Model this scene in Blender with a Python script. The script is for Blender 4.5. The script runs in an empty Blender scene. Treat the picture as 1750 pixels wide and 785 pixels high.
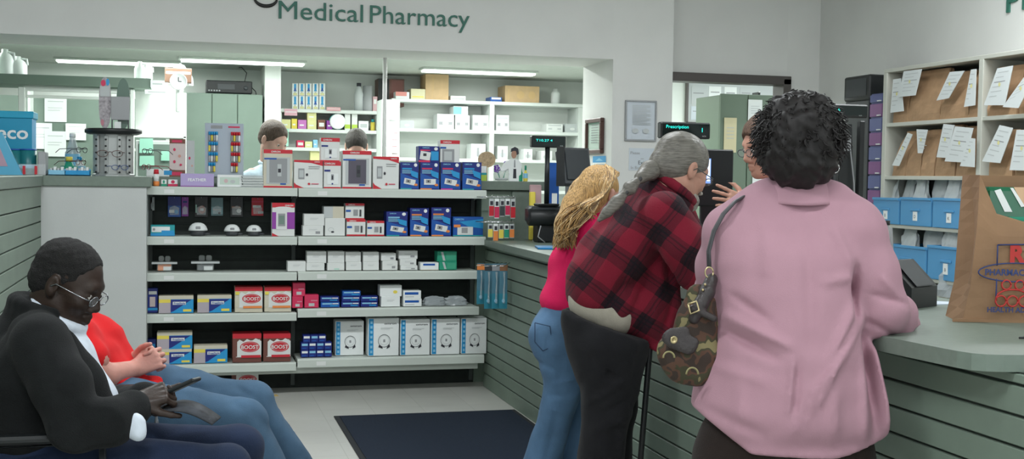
import bpy, math, random
import numpy as np
from mathutils import Vector, Matrix
random.seed(7)
SC = bpy.context.scene
COL = SC.collection

# ---------------------------------------------------------------- camera
CAM_H = 1.42
FPX = 2081.25                      # focal length in pixels of the 1750 px wide frame
YAW, PITCH, ROLL = 0.262786, -0.0428795, 0.0150022
_cy, _sy = math.cos(YAW), math.sin(YAW)
_F = Vector((_sy*math.cos(PITCH), _cy*math.cos(PITCH), math.sin(PITCH)))
_r = Vector((_cy, -_sy, 0)); _u = _r.cross(_F)
_R = math.cos(ROLL)*_r + math.sin(ROLL)*_u
_U = -math.sin(ROLL)*_r + math.cos(ROLL)*_u
EYE = Vector((0, 0, CAM_H))
cd = bpy.data.cameras.new('camera'); cam = bpy.data.objects.new('camera', cd); COL.objects.link(cam)
cd.sensor_width = 36.0; cd.lens = FPX*36/1750; cd.clip_start = .05; cd.clip_end = 60
cam.matrix_world = Matrix(((_R.x, _U.x, -_F.x, 0), (_R.y, _U.y, -_F.y, 0), (_R.z, _U.z, -_F.z, CAM_H), (0, 0, 0, 1)))
SC.camera = cam

# ---------------------------------------------------------------- world, lights, exposure
W = bpy.data.worlds.new('world'); SC.world = W; W.use_nodes = True
W.node_tree.nodes['Background'].inputs[0].default_value = (.90, .97, 1.0, 1)
W.node_tree.nodes['Background'].inputs[1].default_value = 1.15
SC.view_settings.view_transform = 'Standard'; SC.view_settings.look = 'None'
SC.view_settings.exposure = 0.55; SC.view_settings.gamma = 1.0
SC.view_settings.use_curve_mapping = False
def area(name, loc, sx, sy, watts, color, rot=(0, 0, 0)):
    l = bpy.data.lights.new(name, 'AREA'); l.shape = 'RECTANGLE'; l.size = sx; l.size_y = sy
    l.energy = watts; l.color = color
    o = bpy.data.objects.new(name, l); o.location = loc; o.rotation_euler = rot; COL.objects.link(o); return o
FRONT_CEIL = 3.3
BACK_CEIL = 2.5
FRONT_LIGHTS = [(-.6, 2.0), (1.6, 2.0), (3.8, 2.0), (-.6, 5.2), (1.6, 5.2), (3.8, 5.2), (1.6, -.8), (3.8, -.8), (-.6, -.8)]
FRONT_W = 34
for x, y in FRONT_LIGHTS:
    area('front_lamp', (x, y, FRONT_CEIL-.10), 1.15, .26, FRONT_W*((.95 if x < 0 else .30) if y < 4 else .85), (.93, .97, 1.0))
BACK_LIGHTS = [(-1.19, 12.48, 1.14), (-.04, 11.9, 1.14), (2.29, 12.03, 1.15)]       # left end x, y, length: the fixtures in view
BACK_W = 13
for x, y, l in BACK_LIGHTS:
    area('back_lamp_or_fill', (x+l/2, y-.02, BACK_CEIL-.05), l, .14, BACK_W*(.3 if -.1 < x < .1 else .7 if x < 0 else 1.1), (.94, 1.0, .97))
for x, y in ((-2.0, 10.7), (-.3, 10.7), (1.4, 10.7), (3.1, 10.7), (5.2, 9.6), (.4, 9.6), (2.4, 9.6)):                          # added fill lights, unseen behind the header, to brighten the back room
    area('back_lamp_or_fill', (x, y, BACK_CEIL-.05), 1.15, .2, 23, (.94, 1.0, .97))

# ---------------------------------------------------------------- helpers
def at(px, py, X=None, Y=None, Z=None, D=None):
    """the point of the place seen at a photo pixel, on a plane X / Y / Z = const or at depth D"""
    d = _F + _R*((px-875)/FPX) - _U*((py-392.5)/FPX)
    if X is not None: t = X/d.x
    elif Y is not None: t = Y/d.y
    elif Z is not None: t = (Z-CAM_H)/d.z
    else: t = D
    return EYE + d*t

_M = {}
def mat(name, col, rough=.6, metal=0, noise=0, nscale=8, bump=0, bscale=60, emit=None, estr=1, alpha=1, trans=0, spec=.5, ior=1.45, coat=0, stretch=None):
    if name in _M: return _M[name]
    m = bpy.data.materials.new(name); m.use_nodes = True; nt = m.node_tree; b = nt.nodes['Principled BSDF']
    b.inputs['Base Color'].default_value = (*col, 1); b.inputs['Roughness'].default_value = rough
    b.inputs['Metallic'].default_value = metal; b.inputs['Specular IOR Level'].default_value = spec
    b.inputs['IOR'].default_value = ior; b.inputs['Alpha'].default_value = alpha
    b.inputs['Transmission Weight'].default_value = trans; b.inputs['Coat Weight'].default_value = coat
    if emit: b.inputs['Emission Color'].default_value = (*emit, 1); b.inputs['Emission Strength'].default_value = estr
    if noise or bump:
        tc = nt.nodes.new('ShaderNodeTexCoord'); src = tc.outputs['Object']
        if stretch:
            mp = nt.nodes.new('ShaderNodeMapping'); mp.inputs['Scale'].default_value = stretch
            nt.links.new(src, mp.inputs[0]); src = mp.outputs[0]
    if noise:
        n = nt.nodes.new('ShaderNodeTexNoise'); n.inputs['Scale'].default_value = nscale; n.inputs['Detail'].default_value = 5
        nt.links.new(src, n.inputs['Vector'])
        r = nt.nodes.new('ShaderNodeMapRange'); r.inputs[1].default_value = .3; r.inputs[2].default_value = .7
        r.inputs[3].default_value = 1-noise; r.inputs[4].default_value = 1+noise
        nt.links.new(n.outputs[0], r.inputs[0])
        x = nt.nodes.new('ShaderNodeMix'); x.data_type = 'RGBA'; x.blend_type = 'MULTIPLY'; x.inputs[0].default_value = 1
        x.inputs[6].default_value = (*col, 1); nt.links.new(r.outputs[0], x.inputs[7]); nt.links.new(x.outputs[2], b.inputs['Base Color'])
    if bump:
        n = nt.nodes.new('ShaderNodeTexNoise'); n.inputs['Scale'].default_value = bscale; n.inputs['Detail'].default_value = 4
        nt.links.new(src, n.inputs['Vector'])
        k = nt.nodes.new('ShaderNodeBump'); k.inputs['Strength'].default_value = bump; k.inputs['Distance'].default_value = .01
        nt.links.new(n.outputs[0], k.inputs['Height']); nt.links.new(k.outputs[0], b.inputs['Normal'])
    _M[name] = m; return m

def props(o, label=None, cat=None, group=None, kind=None):
    if label: o['label'] = label
    if cat: o['category'] = cat
    if group: o['group'] = group
    if kind: o['kind'] = kind
    return o

_TX = {}
def text_geo(s, bold=0.0):
    k = (s, bold)
    if k in _TX: return _TX[k]
    c = bpy.data.curves.new('t', 'FONT'); c.body = s; c.size = 1; c.offset = bold; c.resolution_u = 3
    o = bpy.data.objects.new('t', c); COL.objects.link(o)
    bpy.context.view_layer.update()
    me = bpy.data.meshes.new_from_object(o.evaluated_get(bpy.context.evaluated_depsgraph_get()))
    v = [tuple(p.co[:2]) for p in me.vertices]; f = [tuple(p.vertices) for p in me.polygons]
    bpy.data.objects.remove(o); bpy.data.curves.remove(c); bpy.data.meshes.remove(me)
    if not v: v = [(0, 0)]
    xs = [p[0] for p in v]; ys = [p[1] for p in v]
    _TX[k] = (v, f, min(xs), max(xs), min(ys), max(ys)); return _TX[k]

class MB:
    def __init__(s): s.v = []; s.f = []; s.m = []; s.mats = []; s.sm = []
    def mi(s, m):
        if m not in s.mats: s.mats.append(m)
        return s.mats.index(m)
    def add(s, vs, fs, m, smooth=False, M=None):
        b = len(s.v); i = s.mi(m)
        for p in vs:
            p = Vector(p)
            if M is not None: p = M @ p
            s.v.append(tuple(p))
        for f in fs: s.f.append(tuple(b+k for k in f)); s.m.append(i); s.sm.append(smooth)
        return s
    def box(s, x0, x1, y0, y1, z0, z1, m, ch=0, M=None):
        if x0 > x1: x0, x1 = x1, x0
        if y0 > y1: y0, y1 = y1, y0
        if z0 > z1: z0, z1 = z1, z0
        c = min(ch, (x1-x0)*.45, (y1-y0)*.45, (z1-z0)*.45)
        if c <= 0:
            vs = [(x, y, z) for z in (z0, z1) for y in (y0, y1) for x in (x0, x1)]
            fs = [(0, 2, 3, 1), (4, 5, 7, 6), (0, 1, 5, 4), (2, 6, 7, 3), (0, 4, 6, 2), (1, 3, 7, 5)]
            return s.add(vs, fs, m, M=M)
        vs = []
        idx = {}
        for ax in range(3):
            for sx in (0, 1):
                for sy in (0, 1):
                    for sz in (0, 1):
                        sg = (sx, sy, sz); lo = (x0, y0, z0); hi = (x1, y1, z1)
                        p = []
                        for k in range(3):
                            base = hi[k] if sg[k] else lo[k]
                            if k != ax: base += -c if sg[k] else c
                            p.append(base)
                        idx[(ax, sg)] = len(vs); vs.append(tuple(p))
        fs = []
        for ax in range(3):
            o1, o2 = [k for k in range(3) if k != ax]
            for sd in (0, 1):
                q = []
                for a, b in ((0, 0), (1, 0), (1, 1), (0, 1)):
                    g = [0, 0, 0]; g[ax] = sd; g[o1] = a; g[o2] = b; q.append(idx[(ax, tuple(g))])
                fs.append(tuple(q))
        for ax in range(3):      # edges along ax
            o1, o2 = [k for k in range(3) if k != ax]
            for a in (0, 1):
                for b in (0, 1):
                    g0 = [0, 0, 0]; g0[o1] = a; g0[o2] = b; g1 = list(g0); g1[ax] = 1
                    fs.append((idx[(o1, tuple(g0))], idx[(o1, tuple(g1))], idx[(o2, tuple(g1))], idx[(o2, tuple(g0))]))
        for sx in (0, 1):
            for sy in (0, 1):
                for sz in (0, 1):
                    g = (sx, sy, sz); fs.append((idx[(0, g)], idx[(1, g)], idx[(2, g)]))
        return s.add(vs, fs, m, M=M)
    def prism(s, pts, y0, y1, m, M=None, axis='y'):
        """polygon pts (a,b) extruded along axis: 'y' -> (a, y, b), 'z' -> (a, b, z), 'x' -> (x, a, b)"""
        n = len(pts)
        f = {'y': lambda a, b, t: (a, t, b), 'z': lambda a, b, t: (a, b, t), 'x': lambda a, b, t: (t, a, b)}[axis]
        vs = [f(a, b, y0) for a, b in pts]+[f(a, b, y1) for a, b in pts]
        fs = [tuple(range(n)), tuple(range(2*n-1, n-1, -1))]+[(i, i+n, (i+1) % n+n, (i+1) % n) for i in range(n)]
        return s.add(vs, fs, m, M=M)
    def tube(s, pts, r, m, n=8, smooth=True, M=None, cap=True, flat=1.0):
        pts = [Vector(p) for p in pts]; k = len(pts)
        rs = r if isinstance(r, (list, tuple)) else [r]*k
        vs = []; ref = None
        for i, p in enumerate(pts):
            t = (pts[min(i+1, k-1)]-pts[max(i-1, 0)])
            if t.length < 1e-9: t = Vector((0, 0, 1))
            t.normalize()
            if ref is None: ref = Vector((0, 0, 1)) if abs(t.z) < .9 else Vector((1, 0, 0))
            a = t.cross(ref); a.normalize(); b = a.cross(t); b.normalize(); ref = b
            for j in range(n):
                th = 2*math.pi*j/n; vs.append(tuple(p+(a*math.cos(th)+b*math.sin(th)*flat)*rs[i]))
        fs = [(i*n+j, i*n+(j+1) % n, (i+1)*n+(j+1) % n, (i+1)*n+j) for i in range(k-1) for j in range(n)]
        if cap: fs += [tuple(range(n-1, -1, -1)), tuple((k-1)*n+j for j in range(n))]
        return s.add(vs, fs, m, smooth, M)
    def lathe(s, prof, m, n=20, c=(0, 0, 0), smooth=True, M=None, sx=1, sy=1):
        vs = [(c[0]+r*math.cos(2*math.pi*j/n)*sx, c[1]+r*math.sin(2*math.pi*j/n)*sy, c[2]+z) for r, z in prof for j in range(n)]
        k = len(prof)
        fs = [(i*n+j, i*n+(j+1) % n, (i+1)*n+(j+1) % n, (i+1)*n+j) for i in range(k-1) for j in range(n)]
        if prof[0][0] > 1e-6: fs.append(tuple(range(n-1, -1, -1)))
        if prof[-1][0] > 1e-6: fs.append(tuple((k-1)*n+j for j in range(n)))
        return s.add(vs, fs, m, smooth, M)
    def text(s, t, x, z, h, m, y=0, align='l', bold=0, M=None, sx=1.0, width=None):
        """text standing in the x-z plane facing -y, baseline left at (x, z); h = capital height"""
        v, f, a, b, c, d = text_geo(t, bold); k = h/.70
        if width: sx = width/((b-a)*k)
        w = (b-a)*k*sx; ox = x-a*k*sx - (w/2 if align == 'c' else w if align == 'r' else 0)
        return s.add([(ox+p[0]*k*sx, y, z+p[1]*k) for p in v], f, m, M=M)
    def ell(s, cx, cz, rx, rz, m, y=0, n=24, M=None, ring=0):
        o = [(cx+rx*math.cos(2*math.pi*j/n), y, cz+rz*math.sin(2*math.pi*j/n)) for j in range(n)]
        if not ring: return s.add(o, [tuple(range(n))], m, M=M)
        i_ = [(cx+(rx-ring)*math.cos(2*math.pi*j/n), y, cz+(rz-ring)*math.sin(2*math.pi*j/n)) for j in range(n)]
        return s.add(o+i_, [(j, (j+1) % n, n+(j+1) % n, n+j) for j in range(n)], m, M=M)
    def build(s, name, parent=None, origin=None, loc=None, rot=0, label=None, cat=None, group=None, kind=None, recalc=True):
        me = bpy.data.meshes.new(name)
        o0 = Vector(origin) if origin is not None else Vector((0, 0, 0))
        me.from_pydata([tuple(Vector(p)-o0) for p in s.v], [], s.f)
        for m in s.mats: me.materials.append(m)
        me.polygons.foreach_set('material_index', s.m); me.polygons.foreach_set('use_smooth', s.sm)
        me.update()
        o = bpy.data.objects.new(name, me); COL.objects.link(o)
        o.location = loc if loc is not None else o0
        if rot: o.rotation_euler = (0, 0, rot)
        if parent: o.parent = parent
        return props(o, label, cat, group, kind)

def thing(name, label, cat, loc=(0, 0, 0), rot=0, group=None):
    o = bpy.data.objects.new(name, None); COL.objects.link(o); o.empty_display_size = .05
    o.location = loc; o.rotation_euler = (0, 0, rot)
    return props(o, label, cat, group)

def decals(b, spec, w, h, y=0, M=None, step=.0006):
    """flat print on a face w x h standing in x (centred) and z, facing -y; coordinates are fractions of the face"""
    for i, d in enumerate(spec):
        yy = y-step*(i+1)
        if d[0] == 'r': b.add([((d[1]-.5)*w, yy, d[2]*h), ((d[3]-.5)*w, yy, d[2]*h), ((d[3]-.5)*w, yy, d[4]*h), ((d[1]-.5)*w, yy, d[4]*h)], [(0, 1, 2, 3)], d[5], M=M)
        elif d[0] == 'p': b.add([((u-.5)*w, yy, v*h) for u, v in d[1]], [tuple(range(len(d[1])))], d[2], M=M)
        elif d[0] == 'e': b.ell((d[1]-.5)*w, d[2]*h, d[3]*w, d[4]*h, d[5], yy, M=M)
        elif d[0] == 'o': b.ell((d[1]-.5)*w, d[2]*h, d[3]*w, d[4]*h, d[5], yy, M=M, ring=d[6]*w)
        elif d[0] == 't': b.text(d[1], (d[2]-.5)*w, d[3]*h, d[4]*h, d[5], yy, align='c', bold=.02, M=M, width=(d[6]*w if len(d) > 6 else None))

def carton(name, x, y, z, w, d, h, m, spec=(), label=None, cat='box', group=None, rot=0, ch=.002, seam=None, top=None):
    """a closed carton: front face at y, x = centre, z = bottom"""
    b = MB(); b.box(-w/2, w/2, 0, d, 0, h, m, ch)
    if seam: b.box(-w/2+.002, w/2-.002, d*.48, d*.52, h, h+.0008, seam)
    if top: b.box(-w/2+.003, w/2-.003, .003, d-.003, h, h+.0006, top)
    decals(b, spec, w, h)
    return b.build(name, loc=(x, y, z), rot=rot, label=label, cat=cat, group=group)

def box_at(name, r, Y, z, d, m, spec=(), label=None, cat='box', group=None, rot=0, top=None, ch=.002, h=None):
    """carton whose front fills the photo rectangle r=(x0,y0,x1,y1) in the plane Y, standing on height z"""
    a = at(r[0], (r[1]+r[3])/2, Y=Y); c = at(r[2], (r[1]+r[3])/2, Y=Y)
    if h is None: h = at((r[0]+r[2])/2, r[1], Y=Y).z - z
    return carton(name, (a.x+c.x)/2, Y, z, (c.x-a.x)-.003, d, max(h, .01), m, spec, label, cat, group, rot, ch, top=top)

# palette
WHITE = mat('white_card', (.72, .74, .72), .55)
WPAPER = mat('white_paper', (.80, .83, .82), .7)
WALLW = mat('wall_paint', (.70, .705, .68), .75, noise=.03, nscale=3, bump=.05, bscale=200)
WALLB = mat('back_room_paint', (.78, .82, .78), .7, noise=.03, nscale=3)
GREEN = mat('sage_laminate', (.17, .215, .18), .45, noise=.05, nscale=40)
GREENP = mat('sage_panel', (.20, .26, .21), .5, noise=.06, nscale=5)
GROOVE = mat('slat_groove', (.045, .06, .05), .8)
CABG = mat('sage_cabinet', (.17, .23, .19), .5, noise=.03)
SHELFM = mat('shelf_enamel', (.56, .61, .56), .4)
DARKB = mat('dark_backboard', (.018, .025, .022), .7, noise=.15, nscale=20)
BLACK = mat('black_plastic', (.012, .014, .015), .4)
DGREY = mat('dark_grey_plastic', (.05, .055, .06), .45)
GREY = mat('grey_plastic', (.35, .36, .37), .5)
CHROME = mat('chrome', (.75, .77, .78), .2, 1)
RED = mat('print_red', (.56, .02, .035), .45)
PINKR = mat('print_crimson', (.62, .03, .10), .45)
BLUE = mat('print_blue', (.01, .09, .38), .4)
DBLUE = mat('print_dark_blue', (.012, .025, .20), .4)
CYAN = mat('print_cyan', (.02, .30, .62), .4)
LCYAN = mat('print_pale_cyan', (.25, .55, .75), .45)
TEAL = mat('print_teal', (.02, .33, .36), .45)
PGREEN = mat('print_green', (.02, .30, .18), .45)
YEL = mat('print_yellow', (.80, .66, .10), .5)
ORANGE = mat('print_orange', (.80, .25, .06), .5)
PURP = mat('print_purple', (.28, .05, .35), .45)
LAV = mat('print_lavender', (.44, .36, .62), .5)
MAG = mat('print_magenta', (.62, .03, .30), .5)
PGREY = mat('print_grey', (.30, .31, .32), .5)
LGREY = mat('print_light_grey', (.50, .53, .53), .5)
INK = mat('print_ink', (.03, .03, .04), .5)
BEIGE = mat('print_beige', (.62, .58, .46), .55)
KRAFT = mat('kraft_card', (.58, .40, .22), .7, noise=.08, nscale=12)
BRSPEC = mat('print_brown', (.20, .08, .05), .5)
GLOW = mat('display_glow', (.0, .3, .3), .4, emit=(.02, .75, .62), estr=1.2)
TUBE = mat('fluorescent_diffuser', (.9, .95, .92), .4, emit=(.92, 1.0, .95), estr=2.2)
# ================================================================ SETTING
def wall(name, x0, x1, y0, y1, z0, z1, m):
    b = MB(); b.box(x0, x1, y0, y1, z0, z1, m)
    return b.build(name, origin=((x0+x1)/2, (y0+y1)/2, z0), kind='structure')
# floor: pale vinyl tiles, 12 inch joints
fm = mat('vinyl_tile', (.54, .54, .50), .35, noise=.06, nscale=3)
nt = fm.node_tree; br = nt.nodes.new('ShaderNodeTexBrick'); br.offset = 0; br.squash = 1
tc = nt.nodes.new('ShaderNodeTexCoord'); nt.links.new(tc.outputs['Object'], br.inputs['Vector'])
br.inputs['Scale'].default_value = 1; br.inputs['Brick Width'].default_value = .305; br.inputs['Row Height'].default_value = .305
br.inputs['Mortar Size'].default_value = .0015; br.inputs['Color1'].default_value = (1, 1, 1, 1); br.inputs['Color2'].default_value = (.95, .95, .95, 1); br.inputs['Mortar'].default_value = (.72, .72, .7, 1)
mx = nt.nodes.new('ShaderNodeMix'); mx.data_type = 'RGBA'; mx.blend_type = 'MULTIPLY'; mx.inputs[0].default_value = 1
bs = nt.nodes['Principled BSDF']; old = bs.inputs['Base Color'].links[0].from_socket
nt.links.new(old, mx.inputs[6]); nt.links.new(br.outputs[0], mx.inputs[7]); nt.links.new(mx.outputs[2], bs.inputs['Base Color'])
wall('floor', -4, 6.2, -3, 13.4, -.06, 0, fm)
CEILM = mat('ceiling_panel', (.62, .64, .62), .8, noise=.04, nscale=20)
BCEILM = mat('back_ceiling_panel', (.50, .54, .50), .8, noise=.04, nscale=20)
wall('ceiling', -4, 6.2, -3, 8.87, FRONT_CEIL, FRONT_CEIL+.06, CEILM)
wall('ceiling_back_room', -4, 6.2, 8.87, 13.4, BACK_CEIL, BACK_CEIL+.06, BCEILM)
HB = at(500, 78.2, Y=8.2).z                                    # underside of the header
wall('wall_header', -4, 2.93, 8.2, 8.87, HB, FRONT_CEIL, WALLW)
wall('wall_column', 2.93, 3.385, 8.2, 8.87, 0, FRONT_CEIL, WALLW)
wall('wall_back', -4, 6.2, 13.1, 13.3, 0, BACK_CEIL, WALLB)
wall('wall_right', 4.72, 4.84, -3, 8.5, 0, FRONT_CEIL, WALLW)
wall('wall_left', -4.1, -4, -3, 13.1, 0, FRONT_CEIL, WALLW)
wall('wall_rear', -4, 6.2, -3.12, -3, 2.6, FRONT_CEIL, WALLW)
wall('wall_half', -3.5, 2.33, 8.16, 8.30, 0, 1.325, GREENP)
# recessed wall with the dark framed doorway
DL, DR, DT = 3.44, at(1343, 200, Y=8.5).x, at(1250, 132, Y=8.5).z
wall('wall_recess', 3.385, DL, 8.5, 8.62, 0, FRONT_CEIL, WALLW)
wall('wall_recess_right', DR, 4.84, 8.5, 8.62, 0, FRONT_CEIL, WALLW)
wall('wall_recess_top', DL, DR, 8.5, 8.62, DT, FRONT_CEIL, WALLW)
DFM = mat('dark_door_frame', (.085, .075, .07), .45)
b = MB(); b.box(DL-.05, DL+.0, 8.46, 8.64, 0, DT, DFM, .004); b.box(DR-.045, DR+.02, 8.46, 8.64, 0, DT, DFM, .004); b.box(DL-.05, DR+.02, 8.46, 8.64, DT-.045, DT+.02, DFM, .004)
b.build('trim_1', kind='structure')
# low white pillar and slatwall ledge on the left
WHP = mat('pillar_paint', (.52, .54, .53), .7, noise=.03, nscale=4, bump=.05, bscale=150)
PR = at(250, 450, Y=7.66).x
wall('wall_pillar', -.82, PR, 7.66, 8.16, 0, 1.33, WHP)
def slat_face(name, x, y0, y1, z0, z1, face, zs, thick=.02):
    """slatwall running along y; face=+1 looks to +x, -1 to -x; grooves are real gaps between boards"""
    b = MB(); b.box(x-thick*face, x-thick*face*.55, y0, y1, z0, z1, GROOVE)
    zz = [z0]+sorted(z for z in zs if z > z0+.01)+[z1]
    for a, c in zip(zz[:-1], zz[1:]):
        if c-a > .012: b.box(x-thick*face*.6, x, y0, y1, a+(.004 if a != z0 else 0), c-(.004 if c != z1 else 0), GREENP, .002)
    return b.build(name, origin=(x, (y0+y1)/2, z0), kind='structure')
wall('wall_ledge', -1.35, -.84, 1.0, 7.66, 0, 1.325, GREENP)
slat_face('wall_slats_left', -.82, 1.0, 7.66, 0, 1.325, 1, [1.325-.008-.0762*k*1.18-.02 for k in range(1, 15)])
CTZ = 1.39
b = MB(); b.box(-1.38, -.805, 1.0, 7.645, CTZ-.062, CTZ, GREEN, .004); b.build('trim_2', kind='structure')
b = MB(); b.box(-3.4, at(258, 305, Y=7.645).x, 7.645, 8.32, CTZ-.062, CTZ, GREEN, .004); b.build('trim_3', kind='structure')
b = MB(); b.box(at(258, 305, Y=7.645).x, 2.36, 8.10, 8.42, CTZ-.062, CTZ, GREEN, .004); b.build('trim_4', kind='structure')
# green pier standing at the end of the half wall, above the service counter
b = MB(); b.box(1.93, 2.33, 7.98, 8.16, 1.0, CTZ-.062, GREENP, .003); b.box(at(874, 360, Y=7.97).x, 2.33, 7.955, 7.98, 1.0, CTZ-.062, GREEN, .003)
b.build('wall_pier', kind='structure')
b = MB(); b.box(1.86, 2.40, 7.93, 8.11, CTZ-.058, CTZ+.003, GREEN, .004); b.build('trim_5', kind='structure')

# front ceiling light fixtures (above the frame) and the three bright strips of the back room
for i, (x, y) in enumerate(FRONT_LIGHTS):
    t = thing('ceiling_light', 'recessed ceiling light panel above the waiting area', 'ceiling light', (x, y, FRONT_CEIL), group='ceiling lights above the waiting area')
    b = MB(); b.box(-.62, .62, -.16, .16, -.05, 0, SHELFM, .004); b.build('housing', t)
    b = MB(); b.box(-.59, .59, -.14, .14, -.062, -.05, TUBE, .002); b.build('diffuser', t)
for i, (x, y, l) in enumerate(BACK_LIGHTS):
    lab = ['long bright fluorescent ceiling strip furthest left in the back room', 'long bright fluorescent ceiling strip above the cabinet with the black stereo', 'long bright fluorescent ceiling strip above the white storage shelves'][i]
    t = thing('fluorescent_light', lab, 'ceiling light', (x+l/2, y, BACK_CEIL))
    b = MB(); b.box(-l/2-.02, l/2+.02, -.12, .12, -.022, 0, SHELFM, .003); b.build('housing', t)
    b = MB(); b.box(-l/2, l/2, -.085, .085, -.04, -.022, TUBE, .004); b.build('diffuser', t)
# header lettering
SGN = mat('sign_green', (.035, .15, .11), .5); SGK = mat('sign_black', (.012, .012, .012), .4)
def solid_text(b, s, x0, x1, z, h, m, Y, depth=.012, bold=0, M=None):
    v, f, a, c, d, e = text_geo(s, bold); k = h/.70; sx = (x1-x0)/((c-a)*k); n = len(v)
    vs = [(x0+(p[0]-a)*k*sx, Y-depth, z+p[1]*k) for p in v]+[(x0+(p[0]-a)*k*sx, Y, z+p[1]*k) for p in v]
    ec = {}
    for q in f:
        for i in range(len(q)):
            e2 = (q[i], q[(i+1) % len(q)]); ec[e2] = 1
    side = [(i, j, j+n, i+n) for (i, j) in ec if (j, i) not in ec]
    b.add(vs, [tuple(q) for q in f]+side, m, M=M)
a0 = at(476, 35, Y=8.2); a1 = at(802, 45, Y=8.2); cap = at(478, 2, Y=8.2).z-at(478, 33, Y=8.2).z
zb0 = (at(480, 34, Y=8.2).z+at(745, 42, Y=8.2).z)/2
for wd, xa, xb in (('Medical', 476, 620), ('Pharmacy', 632, 802)):
    b = MB(); p_ = at(xa, 35, Y=8.2); solid_text(b, wd, p_.x, at(xb, 42, Y=8.2).x, zb0, cap, SGN, 8.2)
    b.build('sign_lettering', origin=(p_.x, 8.19, zb0), label='raised green word %s on the header wall' % wd, cat='sign')
g0 = at(433, 12, Y=8.2); g1 = at(475, 12, Y=8.2)
b = MB(); gw = g1.x-g0.x; cx = (g0.x+g1.x)/2; zc = at(454, -3, Y=8.2).z
b.prism([(cx+gw*.5*math.cos(t), zc+.055*math.sin(t)) for t in np.linspace(0, 2*math.pi, 28, endpoint=False)]+[], 8.188, 8.2, SGK)
b = MB(); rr = .013
pts = [(cx+gw*.46*math.cos(t), 8.194, zc+.052*math.sin(t)) for t in np.linspace(math.pi*.98, math.pi*2.0, 16)]
b.tube(pts, [.006+.007*math.sin(math.pi*i/15) for i in range(16)], SGK, 6)
b.tube([(cx+gw*.40*math.cos(t), 8.194, zc+.155+.075*math.sin(t)) for t in np.linspace(0, 2*math.pi, 24)], .011, SGK, 6)
b.tube([(cx-gw*.46, 8.194, zc), (cx-gw*.2, 8.194, zc+.05), (cx+gw*.35, 8.194, zc+.045), (cx+gw*.46, 8.194, zc)], .011, SGK, 6)
b.build('sign_letter', origin=(cx, 8.2, zc), label='black letter g of the upper sign line, cut by the top of the picture', cat='sign')
MX = Matrix.Rotation(-math.pi/2, 4, 'Z')
p0 = at(1722, 22, X=4.72); b = MB()
M = Matrix.Translation((4.72, p0.y, p0.z)) @ MX
wP = abs(p0.y-at(1762, 16, X=4.72).y)
solid_text(b, 'P', 0, wP*.56, 0, .13, SGN, 0, M=M)
b.build('sign_letter', origin=(4.71, p0.y, p0.z), label='green letter P high on the right wall above the bag shelves', cat='sign')
b = MB(); solid_text(b, 'r', wP*.68, wP*1.0, 0, .095, SGN, 0, M=M)
b.build('sign_letter', origin=(4.71, p0.y-wP*.7, p0.z), label='green letter r following the P at the right picture edge', cat='sign')

# ================================================================ SERVICE COUNTER
CX = 1.96; CT = 1.005
b = MB(); edge = [(8.0, 1.92), (7.3, 1.90), (6.2, 1.89), (5.4, 1.89), (4.6, 1.865), (4.0, 1.835), (3.6, 1.80), (3.25, 1.80), (2.9, 1.825), (2.7, 1.845), (2.62, 1.855), (2.58, 1.868), (2.555, 1.892), (2.54, 1.93), (2.53, 1.98), (2.528, 2.2)]
poly = [(x, y) for y, x in edge]+[(2.66, 2.528), (2.66, 7.6), (2.40, 8.0)]
b.prism(poly, CT-.042, CT, GREEN, axis='z')
ctr = thing('service_counter', 'long sage green pharmacy service counter with slatted front and curved worktop', 'counter', (1.96, 5, 0))
o = b.build('worktop'); o.parent = ctr; o.location = -ctr.location
b = MB(); b.box(CX+.012, CX+.03, 1.2, 7.98, .0, CT-.042, GROOVE)
zz = [0]+[CT-.042-.03-.0762*k for k in range(11, -1, -1)]+[CT-.042]
zz = [z for z in zz if z >= 0]
for a, c in zip(zz[:-1], zz[1:]):
    if c-a > .01: b.box(CX, CX+.02, 1.2, 7.98, a+(.004 if a > 0 else 0), c-.004, GREENP, .002)
o = b.build('slatted_front', ctr); o.location = -ctr.location
b = MB(); b.box(CX+.03, 2.55, 2.56, 7.9, 0, CT-.042, GREENP); o = b.build('cabinet', ctr); o.location = -ctr.location

# floor mat
MATM = mat('navy_carpet', (.007, .015, .032), .95, noise=.25, nscale=90, bump=.5, bscale=400)
RUB = mat('mat_rubber', (.02, .022, .025), .7)
p = at(569.5, 713, Z=0)
t = thing('floor_mat', 'large dark navy entrance mat on the pale floor beside the counter', 'mat', ((p.x+1.95)/2, 5.9, 0))
hw = (1.945-p.x)/2
b = MB(); b.box(-hw, hw, -1.2, 1.21, 0, .006, RUB, .002); b.build('border', t)
b = MB(); b.box(-hw+.03, hw-.03, -1.17, 1.18, .006, .010, MATM, .002); b.build('pile', t)
p = at(460, 677, Z=0); b = MB(); b.box(-.055, .055, -.03, .03, 0, .0015, mat('floor_sticker', (.55, .40, .14), .7)); b.build('floor_sticker', loc=(p.x, p.y, 0), rot=.2, label='small tan sticker on the floor below the shelves', cat='sticker')

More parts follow.
